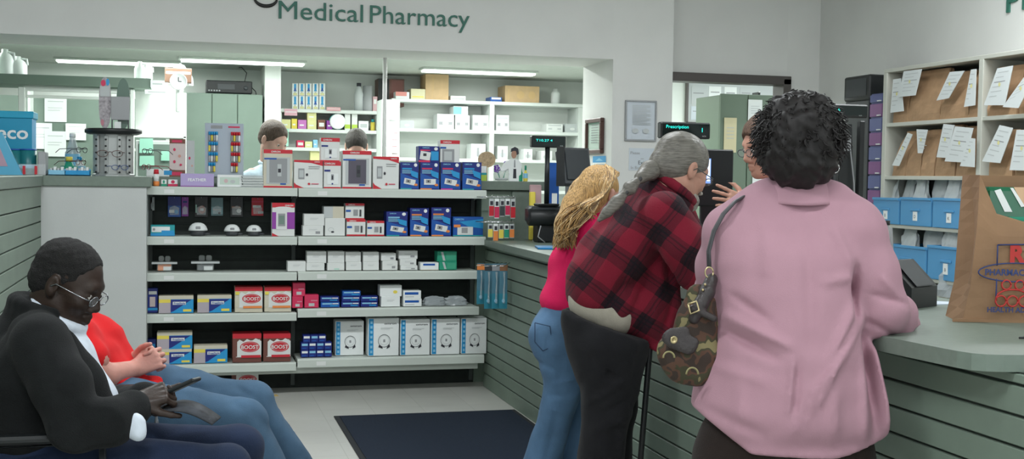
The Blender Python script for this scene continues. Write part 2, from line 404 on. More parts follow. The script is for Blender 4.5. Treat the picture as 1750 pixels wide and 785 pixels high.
# ================================================================ WALL SHELVING
GY0 = 7.83; GYB = 8.15          # shelf fronts, back board
SXL, SXM, SXR = PR-.02, .694, 1.925
t = thing('wall_shelving', 'wide white steel shelving unit with five shelves against a dark backboard', 'shelving', (SXM, GYB, 0))
LOC = Vector(t.location)
b = MB(); b.box(PR-.04, 1.93, GYB, GYB+.008, .0, 1.32, DARKB)
for k in range(16): b.box(PR-.04, 1.93, GYB-.004, GYB, .08+.078*k, .08+.078*k+.066, DARKB, .001)
o = b.build('backboard', t); o.location = -LOC
b = MB()
for x in (SXL+.03, SXM, SXR-.02):
    b = MB(); b.box(x-.014, x+.014, GYB-.03, GYB-.004, .02, 1.3, mat('upright_steel', (.07, .085, .08), .5), .002)
    o = b.build('upright', t); o.location = -LOC
def zt(px, py): return at(px, py, Y=GY0).z
SH_R = [zt(668, 323.5), zt(668, 404.5), zt(668, 463.5), zt(668, 526), zt(668, 610)]
SH_L = [zt(380, 320), zt(380, 404.5), zt(380, 466), zt(380, 536), zt(400, 622)]
def shelf(x0, x1, zt_, lip=.052, y0=GY0):
    b = MB()
    b.box(x0, x1, y0, GYB-.03, zt_-.022, zt_-.004, SHELFM, .002)
    b.prism([(y0-.012, zt_-lip), (y0-.012, zt_-.010), (y0-.004, zt_), (y0+.012, zt_), (y0+.012, zt_-.006), (y0, zt_-.012), (y0, zt_-lip)], x0, x1, SHELFM, axis='x')
    for x in (x0+.01, x1-.014): b.prism([(y0+.06, zt_-.024), (GYB-.03, zt_-.075), (GYB-.03, zt_-.02), (y0+.06, zt_-.02)], x, x+.004, SHELFM, axis='x')
    b.box(x0+.12, x0+.18, y0-.0135, y0-.012, zt_-lip+.01, zt_-.018, WHITE); 
    o = b.build('shelf', t); o.location = -LOC; return o
for z in SH_L: shelf(SXL, SXM-.004, z)
for i, z in enumerate(SH_R): shelf(SXM+.004, SXR-(.0 if i in (0, 1, 4) else .04), z, .055)
b = MB(); b.box(SXL, SXR-.03, GY0+.04, GY0+.06, SH_R[4]-.10, SH_R[4]-.055, SHELFM, .002); o = b.build('kick_rail', t); o.location = -LOC
# ================================================================ GOODS ON THE WALL SHELVING
def tilt(cu, cv, w, h, a, asp):
    """corners of a tilted rectangle in face fractions; asp = face width / height"""
    c, s_ = math.cos(a), math.sin(a)
    return [(cu+(x*c-y*s_)*1, cv+(x*s_+y*c)*asp) for x, y in ((-w/2, -h/2), (w/2, -h/2), (w/2, h/2), (-w/2, h/2))]
OM = 'OMRON'
def sp_window(dark=False):      # cream clamshell carton with a window
    g = mat('window_dark', (.10, .09, .12), .3) if dark else PGREY
    return [('r', 0, .90, 1, 1, RED), ('t', OM, .42, .925, .045, WHITE), ('r', 0, 0, 1, .045, RED), ('r', .10, .10, .92, .80, LGREY), ('r', .2, .13, .82, .77, g),
            ('r', .02, .74, .45, .78, BLUE), ('r', .58, .08, .78, .12, BLUE), ('r', .48, .3, .62, .62, DGREY if dark else LGREY), ('r', .5, .4, .6, .5, INK)]
def sp_swoosh():
    return [('p', [(0, 1), (1, 1), (1, .80), (.6, .90), (0, .93)], RED), ('t', OM, .80, .925, .035, WHITE), ('p', [(0, 0), (.35, 0), (.08, .12), (0, .2)], RED),
            ('r', .15, .32, .36, .70, PGREY), ('r', .18, .38, .33, .64, LGREY), ('e', .45, .48, .04, .05, INK), ('r', .5, .76, .9, .78, PGREY), ('r', .5, .7, .88, .715, PGREY), ('e', .52, .15, .045, .04, RED), ('r', .6, .14, .86, .165, PINKR)]
def sp_small():
    return [('r', 0, .84, 1, 1, RED), ('t', OM, .35, .88, .07, WHITE), ('r', 0, 0, 1, .05, RED), ('r', .03, .62, .38, .69, DBLUE), ('r', .2, .15, .85, .55, WPAPER), ('r', .42, .3, .58, .52, PGREY), ('r', .46, .33, .54, .47, INK), ('e', .5, .17, .05, .03, DBLUE)]
def sp_blue(bar=TEAL, stripe=CYAN, cuff=False):
    return [('r', 0, .86, 1, 1, DBLUE), ('t', OM, .30, .90, .05, LCYAN), ('e', .82, .90, .09, .065, WPAPER), ('p', [(0, .6), (1, .35), (1, .02), (0, .02)], BLUE),
            ('r', .08, .74, .62, .79, stripe), ('r', .08, .69, .6, .715, LCYAN), ('r', .08, .64, .55, .665, LCYAN), ('r', .08, .59, .58, .615, LCYAN),
            ('p', [(.5, .72), (.95, .62), (.95, .40), (.6, .50)], CYAN), ('p', tilt(.5, .28, .62, .30, -.18 if not cuff else 0, .7), WHITE),
            ('p', tilt(.42, .30, .26, .18, -.18 if not cuff else 0, .7), PGREY), ('r', .38, .27, .46, .33, INK), ('e', .84, .17, .10, .045, ORANGE), ('r', 0, 0, .6, .045, bar), ('r', .6, 0, 1, .045, DBLUE)]
BT = mat('boost_brown', (.16, .06, .045), .5)
def sp_boost(choc=False):
    base = BT if choc else BEIGE
    s = [('r', 0, .84, 1, 1, RED), ('p', [(.06, .86), (.14, .70), (.24, .80), (.38, .72), (.5, .82), (.66, .74), (.8, .84), (1, .74), (1, .18), (.12, .18)], WHITE),
         ('r', 0, .2, .16, .84, base), ('p', tilt(.60, .54, .72, .36, .10, 1.2), WHITE), ('e', .60, .54, .34, .19, RED), ('o', .60, .54, .30, .16, WHITE, .008),
         ('t', 'BOOST', .60, .47, .13, WHITE), ('r', .30, .16, .98, .25, ORANGE if not choc else RED), ('r', .18, 0, 1, .10, base)]
    if not choc: s.append(('r', .02, .70, .16, .82, YEL))
    return s
def sp_strips():
    return [('r', 0, .80, 1, 1, BEIGE), ('r', 0, .60, .42, .80, YEL), ('r', 0, 0, .34, .60, mat('print_pale_mauve', (.45, .40, .44), .5)), ('r', .34, 0, 1, .80, CYAN), ('p', [(.34, .78), (.95, .78), (.42, .1), (.34, .05)], DBLUE),
            ('r', .40, .48, .78, .66, WHITE), ('r', .70, .08, .94, .22, YEL), ('t', 'FreeStyle', .60, .50, .12, BLUE)]
def sp_scale():
    return [('r', .02, .02, .17, .98, CYAN), ('t', 'omron', .72, .83, .05, INK, .40), ('o', .52, .40, .20, .17, DGREY, .015), ('o', .52, .42, .15, .13, LGREY, .008), ('r', .49, .37, .55, .44, PGREY),
            ('p', [(.33, .24), (.47, .19), (.46, .24), (.36, .30)], INK), ('p', [(.71, .24), (.60, .19), (.61, .24), (.69, .31)], INK), ('r', .4, .74, .8, .75, LGREY), ('r', .4, .71, .7, .72, LGREY)]+[('r', .06, .08+.13*k, .13, .15+.13*k, LCYAN) for k in range(7)]
def sp_plain(mark=False):
    s = [('r', .3, .62, .7, .66, LGREY), ('r', .3, .52, .62, .55, LGREY)]
    if mark: s.append(('r', .62, .2, .84, .45, PGREY))
    return s
S0, S1, S2, S3, S4 = SH_R; L0, L1, L2, L3, L4 = SH_L
gm = 'boxed blood pressure monitors on the top shelf'
box_at('monitor_carton', (450, 256, 500, 320), 7.88, L0, .10, BEIGE, sp_window(), 'cream carton with grey window and red top, beside the pharmacist', group=gm, top=RED)
box_at('monitor_carton', (502, 274, 552, 321), 7.88, S0, .12, WHITE, sp_swoosh(), 'wide white carton with red swoosh next to the cream windowed carton', group=gm, top=RED)
box_at('monitor_carton', (553, 276, 583, 321), 7.88, S0, .10, WHITE, sp_small(), 'small white carton with red lid band, underneath the topmost small red box', group=gm, top=RED)
box_at('monitor_carton', (585, 258, 635, 322), 7.88, S0, .12, WHITE, sp_window(True), 'tall white carton with a dark photograph and red band, in front of the crouching clerk', group=gm, top=RED)
box_at('monitor_carton', (637, 268, 682, 322), 7.88, S0, .12, WHITE, sp_swoosh(), 'white carton with red swoosh standing against the first blue monitor carton', group=gm, top=RED)
zC = at(568, 276, Y=7.88).z
box_at('monitor_carton', (548, 236, 581, 275), 7.89, zC, .09, WHITE, sp_small(), 'small red-lidded white carton stacked highest, on top of another one', group=gm, top=RED)
for i, (x0, x1, bar, st) in enumerate(((684, 716, TEAL, CYAN), (718, 751, ORANGE, PINKR), (753, 787, MAG, PINKR), (790, 823, TEAL, CYAN))):
    box_at('monitor_carton', (x0, 277.5, x1, 325), 7.88, S0, .13, DBLUE, sp_blue(bar, st, i == 1), ['blue monitor carton next to the white carton with the red swoosh', 'blue monitor carton with orange foot under the small stacked blue one', 'blue monitor carton with magenta foot on the top shelf', 'blue monitor carton at the open right end of the top shelf'][i], group='blue cartons on the top shelf')
zB = at(735, 277.5, Y=7.88).z
box_at('monitor_carton', (715, 250, 751, 277), 7.885, zB, .10, DBLUE, [('r', 0, .82, 1, 1, DBLUE), ('t', OM, .35, .86, .08, LCYAN), ('e', .84, .84, .09, .10, WPAPER), ('r', .08, .70, .55, .78, PINKR), ('p', tilt(.32, .40, .50, .40, -.15, 1.3), WHITE), ('r', .22, .38, .38, .55, INK), ('r', .6, .12, .96, .68, CYAN), ('r', 0, 0, .55, .12, PINKR)], 'small blue carton lying on top of the row of blue monitor cartons', group='blue cartons on the top shelf')
box_at('monitor_carton', (752, 240, 786, 277), 7.90, zB, .09, WHITE, [('r', 0, .84, 1, 1, RED), ('t', OM, .35, .88, .07, WHITE), ('r', 0, .62, .3, .70, BLUE), ('r', .1, .0, .72, .6, PGREY), ('r', .2, .1, .6, .5, LGREY)], 'red-lidded white carton perched on the blue monitor cartons', group=gm, top=RED)
box_at('tissue_carton', (308, 297, 366, 319), 7.90, L0, .11, LAV, [('t', 'FEATHER', .5, .42, .22, WPAPER, .55), ('r', 0, 0, 1, .06, PURP)], 'lavender carton lying on the top shelf', cat='box')
box_at('glove_carton', (371, 299, 414, 320), 7.90, L0, .11, WPAPER, [('r', .1, .2, .9, .8, mat('print_pale_green', (.55, .66, .58), .6)), ('e', .35, .5, .08, .16, mat('print_pale_pink', (.62, .45, .46), .6)), ('e', .62, .45, .1, .14, LGREY)], 'pale floral white carton between the lavender one and a stack of leaflets')
b = MB(); a_ = at(417, 318, Y=7.93); c_ = at(449, 318, Y=7.93)
for k in range(9):
    o_ = random.uniform(-.008, .008); b.box(-.07+o_, .07+o_, -.045+o_/2, .05, k*.0085, k*.0085+.006, (WPAPER if k % 2 else LGREY), .001)
b.build('leaflet_stack', loc=((a_.x+c_.x)/2, 7.93, L0), label='stack of pale leaflets in front of the pharmacist on the top shelf', cat='leaflets')
p = at(267, 318, Y=7.95); b = MB(); b.lathe([(.016, 0), (.019, .01), (.019, .03)], ORANGE, 12); b.lathe([(.018, .03), (.018, .075)], WPAPER, 12); b.lathe([(.017, .075), (.014, .105)], RED, 12)
b.build('glue_bottle', loc=(p.x, 7.95, L0), label='little bottle with red cap and orange base at the pillar end of the top shelf', cat='bottle')
for i, (x0, x1, m1) in enumerate(((275, 285, PGREEN), (287, 304, PINKR))):
    box_at('plaster_box', (x0, 307, x1, 318), 7.95, L0, .05, WPAPER, [('r', 0, 0, 1, .35, m1), ('e', .5, .65, .2, .25, m1)], ['tiny box with a green stripe beside the red-capped bottle', 'tiny box with a pink stripe beside the lavender carton'][i])

# second shelf: cards hanging from the backboard, domed meters, cartons
HK = GYB-.03
def card(px0, py0, px1, py1, base, spec, lab, Y=HK, name='hanging_card', cat='packet', hook=True, thick=.012):
    a = at(px0, py0, Y=Y); c = at(px1, py1, Y=Y); w = c.x-a.x; h = a.z-c.z
    t = thing(name, lab, cat, ((a.x+c.x)/2, Y, c.z))
    b = MB(); b.box(-w/2, w/2, 0, .002, 0, h, base, .0005); decals(b, spec, w, h); b.build('backing_card', t)
    b = MB(); b.prism([(-w*.35, h*.1), (w*.35, h*.1), (w*.38, h*.45), (0, h*.56), (-w*.38, h*.45)], -thick, -.001, CLEAR); b.build('blister', t)
    if hook:
        b = MB(); b.tube([(0, .03, h*.93), (0, -.04, h*.93), (0, -.045, h*.97)], .002, CHROME, 6); b.build('peg_hook', t)
    return t
CLEAR = mat('clear_plastic', (.8, .85, .85), .1, alpha=.22, spec=.7)
card(257, 337, 264, 360, LGREY, [('r', .2, .3, .8, .6, PGREY)], 'narrow grey packet hanging nearest the pillar')
card(287, 336, 309, 371, BLUE, [('r', 0, .55, 1, 1, DBLUE), ('r', .1, .2, .5, .35, WPAPER), ('e', .65, .25, .15, .1, CYAN)], 'blue hanging packet beside a purple one')
card(310.5, 337, 322, 370, PURP, [('r', .1, .1, .9, .45, mat('print_violet', (.30, .12, .42), .5)), ('r', .2, .7, .8, .8, DBLUE)], 'purple hanging packet against the blue packet')
card(333, 336, 355, 371, BLACK, [('e', .55, .35, .28, .2, mat('print_dark_orange', (.45, .10, .05), .5)), ('r', .42, .3, .68, .42, WPAPER), ('r', .05, .2, .16, .6, mat('print_mint', (.3, .5, .42), .5))], 'black hanging packet with a glowing orange picture')
card(361, 338, 381, 369, mat('print_dusty_teal', (.16, .26, .28), .5), [('r', 0, .1, 1, .5, mat('print_soft_teal', (.22, .38, .42), .5)), ('r', .15, .3, .85, .38, LGREY), ('e', .7, .15, .12, .06, INK)], 'dusty teal hanging packet between two black ones')
card(394, 336, 415, 371, BLACK, [('r', .1, .42, .8, .52, mat('print_rust', (.32, .13, .07), .5)), ('e', .68, .30, .2, .10, WPAPER)], 'black hanging packet with a rusty stripe and white oval')
card(430, 338, 450, 369, RED, [('r', .1, .45, .8, .58, WPAPER), ('r', .55, .12, 1, .25, LGREY), ('r', 0, .75, 1, .8, PINKR)], 'red hanging packet beside the tall purple and white carton')
box_at('test_kit_carton', (257, 385, 299, 403.5), 7.9, L1, .09, TEAL, [('r', .04, .35, .8, .85, WPAPER), ('r', 0, 0, 1, .25, CYAN), ('e', .14, .6, .05, .12, PGREY), ('r', .45, .2, .98, .5, CYAN)], 'turquoise and white carton at the pillar end of the second shelf')
def dome(px0, px1, ptop, lab, dark=True):
    a = at(px0, 403, Y=7.92); c = at(px1, 403, Y=7.92); r = (c.x-a.x)/2; h = at(px0, ptop, Y=7.92).z-L1
    t = thing('domed_meter', lab, 'meter', ((a.x+c.x)/2, 7.92+r*.8, L1))
    b = MB(); b.lathe([(r*.72, 0), (r*.8, h*.06), (r*.8, h*.42), (r*.7, h*.45)], DGREY, 20, sy=.8); b.build('base', t)
    b = MB(); b.lathe([(r, h*.38), (r*.98, h*.5), (r*.85, h*.72), (r*.6, h*.9), (r*.3, h*.985), (0, h)], WPAPER, 20, sy=.8); b.box(-r*.25, r*.25, -r*.80, -r*.5, h*.5, h*.72, PGREY, .003); b.build('cover', t)
    b = MB(); b.tube([(r*.5, -r*.3, .01), (r*1.15, -r*.5, .012), (r*1.25, 0, .008)], .007, DGREY, 8); b.build('strap', t)
dome(322, 355, 381, 'largest white domed meter on the second shelf, beside the turquoise carton')
dome(383, 411, 384, 'white domed meter standing in the middle of three on the second shelf')
dome(421, 448, 385, 'white domed meter closest to the tall purple and white carton')
box_at('thermometer_carton', (464.5, 347, 504, 407), 7.88, L1, .09, WHITE, [('r', 0, .86, 1, 1, RED), ('t', OM, .75, .90, .045, WHITE), ('e', .5, .82, .45, .07, WHITE), ('r', 0, .22, 1, .72, PURP), ('r', .18, .2, .66, .78, WHITE), ('r', .26, .3, .58, .68, PGREY), ('r', .3, .36, .54, .62, mat('screen_green', (.16, .24, .2), .3)), ('p', [(0, .1), (.3, 0), (0, 0)], RED)], 'tall white and purple carton with red top near the joint of the second shelf', top=RED)
wp = 'plain white cartons on the second shelf'
box_at('white_carton', (517, 386, 553, 406), 7.9, S1, .10, WHITE, sp_plain(True), 'lower one of two plain white cartons stacked next to the purple and white one', group=wp)
box_at('white_carton', (519, 366, 555, 385.5), 7.905, at(536, 386, Y=7.9).z, .10, WHITE, sp_plain(), 'plain white carton stacked on another next to the purple and white one', group=wp)
box_at('white_carton', (555, 373, 590, 406), 7.9, S1, .12, WHITE, [('o', .3, .35, .14, .12, LGREY, .02), ('e', .38, .22, .08, .05, INK)], 'tall white carton with a small black logo beneath a pale grey one', group=wp)
box_at('white_carton', (553, 353, 588, 372.5), 7.905, at(570, 373, Y=7.9).z, .12, LGREY, [('r', .45, 0, 1, 1, BEIGE)], 'pale grey and cream carton stacked on the white carton with the black logo', group=wp)
rg = 'small red and white cartons on the second shelf'
sm = [('r', 0, .86, 1, 1, RED), ('t', OM, .32, .885, .075, WHITE), ('r', 0, 0, 1, .09, RED), ('r', .02, .48, .28, .60, BLUE), ('r', .42, .25, .66, .62, PGREY), ('r', .74, .2, .84, .62, DGREY)]
zq = at(608, 375.5, Y=7.9).z
box_at('meter_carton', (592, 375.5, 625, 405), 7.9, S1, .09, WHITE, sm, 'small red and white carton below another, touching the tall white carton', group=rg, top=RED)
box_at('meter_carton', (590, 348, 623, 375), 7.905, zq, .09, WHITE, sm, 'small red and white carton stacked on top of its twin on the second shelf', group=rg, top=RED)
box_at('meter_carton', (627, 378, 657, 405), 7.9, S1, .09, WHITE, sm, 'small red and white carton standing against the first blue carton of the second shelf', group=rg, top=RED)
bg = 'blue cartons on the second shelf'
box_at('monitor_carton', (660, 362, 697, 406), 7.9, S1, .12, DBLUE, sp_blue(TEAL, LCYAN), 'blue monitor carton beside the small red and white ones, shorter than its neighbours', group=bg)
box_at('monitor_carton', (700.5, 356, 733, 406), 7.9, S1, .12, DBLUE, sp_blue(ORANGE, ORANGE), 'tall blue carton after the shorter blue one on the second shelf', group=bg)
box_at('monitor_carton', (737, 355, 771, 406), 7.9, S1, .12, DBLUE, sp_blue(ORANGE, ORANGE), 'tall blue carton touching the wide blue one on the second shelf', group=bg)
box_at('monitor_carton', (774, 371, 826, 405.5), 7.89, S1, .10, BLUE, [('r', 0, .8, 1, 1, BLUE), ('t', OM, .2, .83, .09, LCYAN), ('p', [(.2, .75), (1, .9), (1, .4), (.5, .5)], CYAN), ('p', tilt(.40, .28, .52, .30, 0, 1.4), WHITE), ('r', .28, .16, .48, .44, PGREY), ('r', .02, .46, .24, .60, ORANGE), ('r', 0, 0, 1, .06, TEAL)], 'wide landscape blue carton at the counter end of the second shelf', group=bg)

# third shelf
def blister(px, lab, w, h, m2, n=2):
    p = at(px, 462, Y=7.93); t = thing('blister_pack', lab, 'packet', (p.x, 7.95, L2))
    b = MB(); b.box(-w*.30, w*.30, 0, .05, .002, h*.55, CLEAR, .006); b.box(-w/2, w/2, -.01, .06, h*.55, h*.60, CLEAR, .002)
    for k in range(n): b.box(-w*.25+k*w*.5/n+.003, -w*.25+(k+1)*w*.5/n-.003, .0, .045, h*.6, h*.95, CLEAR, .008)
    b.build('clear_shell', t)
    b = MB(); b.box(-w*.26, w*.26, .008, .03, .004, h*.42, WPAPER, .003); b.box(-w*.26, -w*.05, .006, .008, .004, h*.42, m2); b.box(-w*.1, w*.26, .0055, .007, h*.3, h*.48, m2); b.build('insert', t)
    b = MB(); b.box(-w*.5, w*.5, -.012, -.010, h*.46, h*.58, LGREY, .0005); b.build('foil_rim', t)
blister(281, 'clear blister pack with an orange insert at the pillar end of the third shelf', .155, .10, ORANGE, 2)
blister(351, 'clear blister pack with dark and white insert standing alone on the third shelf', .175, .105, DGREY, 2)
g3 = 'plain white cartons on the third shelf'
box_at('white_carton', (491, 447, 523, 466), 7.88, L2, .10, WHITE, sp_plain(), 'low white carton bridging the joint of the third shelf', group=g3)
W3 = [((523, 450, 555, 464), 'white carton below, first stack on the third shelf beside the joint'), ((559, 450, 589, 464), 'white carton below, second stack on the third shelf, with pale green mark'),
      ((591, 448, 618, 464), 'square white carton below, third stack on the third shelf'), ((620, 448, 648, 464), 'square white carton below, fourth stack on the third shelf'),
      ((653, 446, 680, 464), 'white carton below a flat one, fifth stack on the third shelf'), ((684, 454, 714, 464), 'lowest flat white carton of the three-high stack on the third shelf')]
TOPS = {0: (524, 430, 558, 449.5), 1: (560, 430, 589, 449.5), 2: (590, 431, 617, 447.5), 3: (620, 431, 648, 447.5), 4: (651, 433, 677, 445.5), 5: (683, 443, 712, 453.5)}
TL = ['white carton on top of the first stack beside the joint of the third shelf', 'white carton on top of the second stack on the third shelf', 'square white carton on top of the third stack', 'square white carton on top of the fourth stack', 'flat white carton with a grey square on top of the fifth stack', 'middle flat white carton of the three-high stack on the third shelf']
for i, (r, lab) in enumerate(W3):
    sp = [('r', .4, .1, .7, .3, mat('print_mint_pale', (.45, .68, .58), .6))] if i == 1 else sp_plain(i > 3)
    box_at('white_carton', r, 7.9, S2, .10, WHITE, sp, lab, group=g3)
    q = TOPS[i]; box_at('white_carton', q, 7.903, at((r[0]+r[2])/2, r[1], Y=7.9).z, .10, WHITE, sp_plain(i > 3), TL[i], group=g3)
box_at('white_carton', (681, 429, 714, 442.5), 7.905, at(697, 443, Y=7.903).z, .10, WHITE, sp_plain(True), 'topmost white carton of the three-high stack on the third shelf', group=g3)
box_at('white_carton', (718, 449, 750, 463), 7.89, S2, .09, WPAPER, [('r', .15, .6, .8, .85, BLUE), ('r', 0, 0, 1, .08, BEIGE)], 'low white carton with a blue word beside the two green ones')
GRN = [('p', [(.30, .1), (.42, .1), (.30, .95), (.18, .95)], LGREY), ('r', .45, .15, .95, .85, mat('print_bright_green', (.05, .36, .22), .5))]
box_at('green_carton', (750, 447.5, 781, 463.5), 7.9, S2, .10, PGREEN, GRN, 'lower one of the two green cartons on the third shelf', group='green cartons')
box_at('green_carton', (747, 430, 781, 447), 7.903, at(765, 447.5, Y=7.9).z, .10, PGREEN, GRN, 'upper one of the two green cartons on the third shelf', group='green cartons')

# fourth shelf
box_at('wipes_pack', (252, 493, 270, 534), 7.92, L3, .08, DBLUE, [('r', .1, .75, .9, .88, WPAPER), ('r', .2, .25, .75, .65, mat('print_pale_rose', (.6, .5, .48), .5)), ('r', 0, .1, 1, .2, CYAN)], 'tall dark blue pack squeezed against the pillar on the fourth shelf')
box_at('strip_carton', (271, 506, 331, 535), 7.89, L3, .10, BEIGE, sp_strips(), 'blue and yellow strip carton beside the dark blue pack on the fourth shelf', group='blue and yellow strip cartons', top=BEIGE)
box_at('strip_carton', (337, 505, 396, 534.5), 7.89, L3, .10, BEIGE, sp_strips(), 'blue and yellow strip carton beside the red and cream drink packs', group='blue and yellow strip cartons', top=BEIGE)
box_at('drink_pack', (401, 491, 449, 534), 7.88, L3, .14, BEIGE, sp_boost(), 'cream and red drink pack next to the blue and yellow carton on the fourth shelf', group='cream drink packs', top=RED)
box_at('drink_pack', (451.5, 491, 498, 533), 7.88, L3, .14, BEIGE, sp_boost(), 'cream and red drink pack next to the small crimson cartons', group='cream drink packs', top=RED)
cr = [('r', .3, .12, .7, .35, LGREY), ('r', .45, .5, .9, .6, mat('print_pale_crimson', (.65, .2, .28), .5))]
z6 = at(508, 507, Y=7.88).z
box_at('crimson_carton', (499, 507, 518, 526), 7.88, S3, .08, PINKR, cr, 'crimson carton at the bottom beside the cream drink packs', group='small crimson cartons')
box_at('crimson_carton', (500, 484, 522, 506.5), 7.885, z6, .08, PINKR, cr, 'crimson carton stacked on top of another one', group='small crimson cartons')
box_at('crimson_carton', (520, 504, 545, 526), 7.88, S3, .08, PINKR, cr, 'crimson carton standing alone next to the flat blue boxes', group='small crimson cartons')
fb = [('r', .08, .55, .6, .8, LCYAN), ('r', .5, .2, .9, .4, CYAN), ('r', .62, .6, .94, .78, WPAPER)]
def flats(cols, Y, z, hh, m, names, grp):
    i = 0
    for (x0, x1, n) in cols:
        for k in range(n):
            j = random.uniform(-.004, .004)
            a = at(x0, 515, Y=Y); c = at(x1, 515, Y=Y)
            carton('flat_carton', (a.x+c.x)/2+j, Y+abs(j), z+k*(hh+.0012), c.x-a.x-.003, .10, hh, m if (k+i) % 3 else BLUE, fb, names[i], 'box', grp); i += 1
flats([(548, 581, 2), (584, 616, 3), (617, 647, 2)], 7.89, S3, .0345, DBLUE, ['flat blue box at the bottom beside the crimson carton', 'flat blue box on top beside the crimson carton',
      'flat blue box at the bottom of the stack of three', 'flat blue box in the middle of the stack of three', 'flat blue box on top of the stack of three', 'flat blue box at the bottom beside the white cartons on the fourth shelf', 'flat blue box on top beside the white cartons on the fourth shelf'], 'flat blue boxes on the fourth shelf')
box_at('white_carton', (651, 507, 684, 525), 7.88, S3, .10, WPAPER, sp_plain(), 'white carton under the larger one on the fourth shelf')
box_at('white_carton', (649, 488, 687, 506.5), 7.883, at(668, 507, Y=7.88).z, .10, WPAPER, [('e', .7, .4, .1, .15, YEL)], 'white carton with a yellow dot, highest on the fourth shelf')
bw = [('r', .08, .5, .85, .8, BLUE), ('r', .1, .2, .6, .3, LGREY)]
box_at('white_carton', (689, 511, 721, 524.5), 7.88, S3, .10, WPAPER, bw, 'low white carton with a blue word, lower of two on the fourth shelf', group='white cartons with blue words')
box_at('white_carton', (689, 497, 720, 510.5), 7.883, at(705, 511, Y=7.88).z, .10, WPAPER, bw, 'low white carton with a blue word, upper of two on the fourth shelf', group='white cartons with blue words')
FOIL = mat('clear_film', (.55, .60, .62), .2, alpha=.55, spec=.8)
def crumple(name, loc, w, d, h, m, label=None, cat='bag', group=None, seed=1, rot=0, parent=None, n=7, rough=.18, top=.3, extra=None, kind=None):
    """a soft bag: a box-like hull with folds and a pinched top"""
    rnd = random.Random(seed); b = MB(); seg = 18; rows = n; vs = []
    ph = [rnd.uniform(0, 6.28) for _ in range(6)]
    for i in range(rows+1):
        v = i/rows
        s1 = 1-(1-top)*v**2.2; dd = (1-v**1.6)*(.98)+.03
        for j in range(seg):
            th = 2*math.pi*j/seg; cx, cyy = math.cos(th), math.sin(th)
            q = (abs(cx)**4+abs(cyy)**4)**(-.25)
            wob = 1+rough*(math.sin(3*th+ph[0]+v*4)*.35+math.sin(5*th+ph[1]-v*7)*.35+rnd.uniform(-.5, .5))*(.3+v)
            zz = h*v+(h*.10*math.sin(2*th+ph[2])+h*.06*rnd.uniform(-1, 1))*(v**2)
            vs.append((cx*q*w/2*s1*wob, cyy*q*d/2*dd*wob, max(zz, 0)))
    fs = [(i*seg+j, i*seg+(j+1) % seg, (i+1)*seg+(j+1) % seg, (i+1)*seg+j) for i in range(rows) for j in range(seg)]
    fs += [tuple(range(seg-1, -1, -1)), tuple(rows*seg+j for j in range(seg))]
    b.add(vs, fs, m, False)
    if extra: extra(b)
    return b.build(name, loc=loc, rot=rot, label=label, cat=cat, group=group, parent=parent, kind=kind)
for i, (x, lab) in enumerate(((742, 'clear crumpled packet lying next to the white cartons on the fourth shelf'), (779, 'clear crumpled packet lying at the counter end of the fourth shelf'))):
    p = at(x, 523, Y=7.93); crumple('clear_packet', (p.x, 7.95, S3+.001), .15, .09, .055, FOIL, lab, 'packet', 'clear packets', seed=20+i, top=.6, rough=.35)

# fifth shelf
box_at('wipes_pack', (252, 580, 267, 615), 7.95, L4, .08, DBLUE, [('r', .1, .6, .9, .8, CYAN)], 'dark blue pack hard against the pillar on the lowest shelf')
z7 = at(300, 596.5, Y=7.89).z
box_at('strip_carton', (269, 597, 328, 620), 7.89, L4, .10, BEIGE, sp_strips(), 'blue and yellow strip carton at the bottom of the stack of two', group='strip cartons on the lowest shelf', top=BEIGE)
box_at('strip_carton', (268, 568, 329, 596.5), 7.893, at(300, 597, Y=7.89).z, .10, BEIGE, sp_strips(), 'blue and yellow strip carton on top of the stack of two', group='strip cartons on the lowest shelf', top=BEIGE)
box_at('strip_carton', (331, 591, 389, 619), 7.89, L4, .10, BEIGE, sp_strips(), 'blue and yellow strip carton beside the brown and red drink packs', group='strip cartons on the lowest shelf', top=BEIGE)
box_at('drink_pack', (397, 571, 447, 616), 7.88, L4, .14, BT, sp_boost(True), 'brown and red drink pack, first of two on the lowest shelf', group='brown drink packs', top=RED)
box_at('drink_pack', (449.5, 571, 497, 615), 7.88, L4, .14, BT, sp_boost(True), 'brown and red drink pack nearest the stack of small blue boxes', group='brown drink packs', top=RED)
box_at('drink_pack', (396, 630, 442, 661), 7.97, .006, .14, BT, sp_boost(True), 'brown and red drink pack standing on the floor under the shelves', top=RED)
hh = .047; k = 0
nm3 = ['bottom', 'middle', 'top']; nm4 = ['left end', 'second place', 'third place', 'right end']
for row, n in enumerate((4, 4, 3)):
    for c in range(n):
        a = at(514+(53/4)*(c+(.25 if row == 2 else 0)), 600, Y=7.9); e = at(514+(53/4)*(c+1+(.25 if row == 2 else 0)), 600, Y=7.9)
        carton('lancet_box', (a.x+e.x)/2, 7.89+.002*((c+row) % 3), S4+row*(hh+.001), e.x-a.x-.002, .08, hh, DBLUE, [('r', .1, .55, .9, .85, LCYAN if (c+row) % 2 else WPAPER), ('r', .15, .15, .7, .3, BLUE)],
               'small dark blue box in the %s row of its stack, %s' % (nm3[row], nm4[c]), 'box', 'stack of small dark blue boxes')
for i, r in enumerate(((573, 549, 622, 606), (629, 544, 682, 607.5), (684, 546, 735, 607.5), (737, 545, 786, 607), (788, 544, 832, 606))):
    box_at('device_carton', r, 7.87 if i else 7.93, S4, .13, WPAPER, sp_scale(), ['big white carton standing alone, set back beside the small dark blue boxes', 'big white carton with blue strip, widest of the tight row of four', 'big white carton with blue strip, second in the tight row of four', 'big white carton with blue strip, third in the tight row of four', 'big white carton with blue strip nearest the counter'][i], group='big white cartons on the lowest shelf', ch=.003)

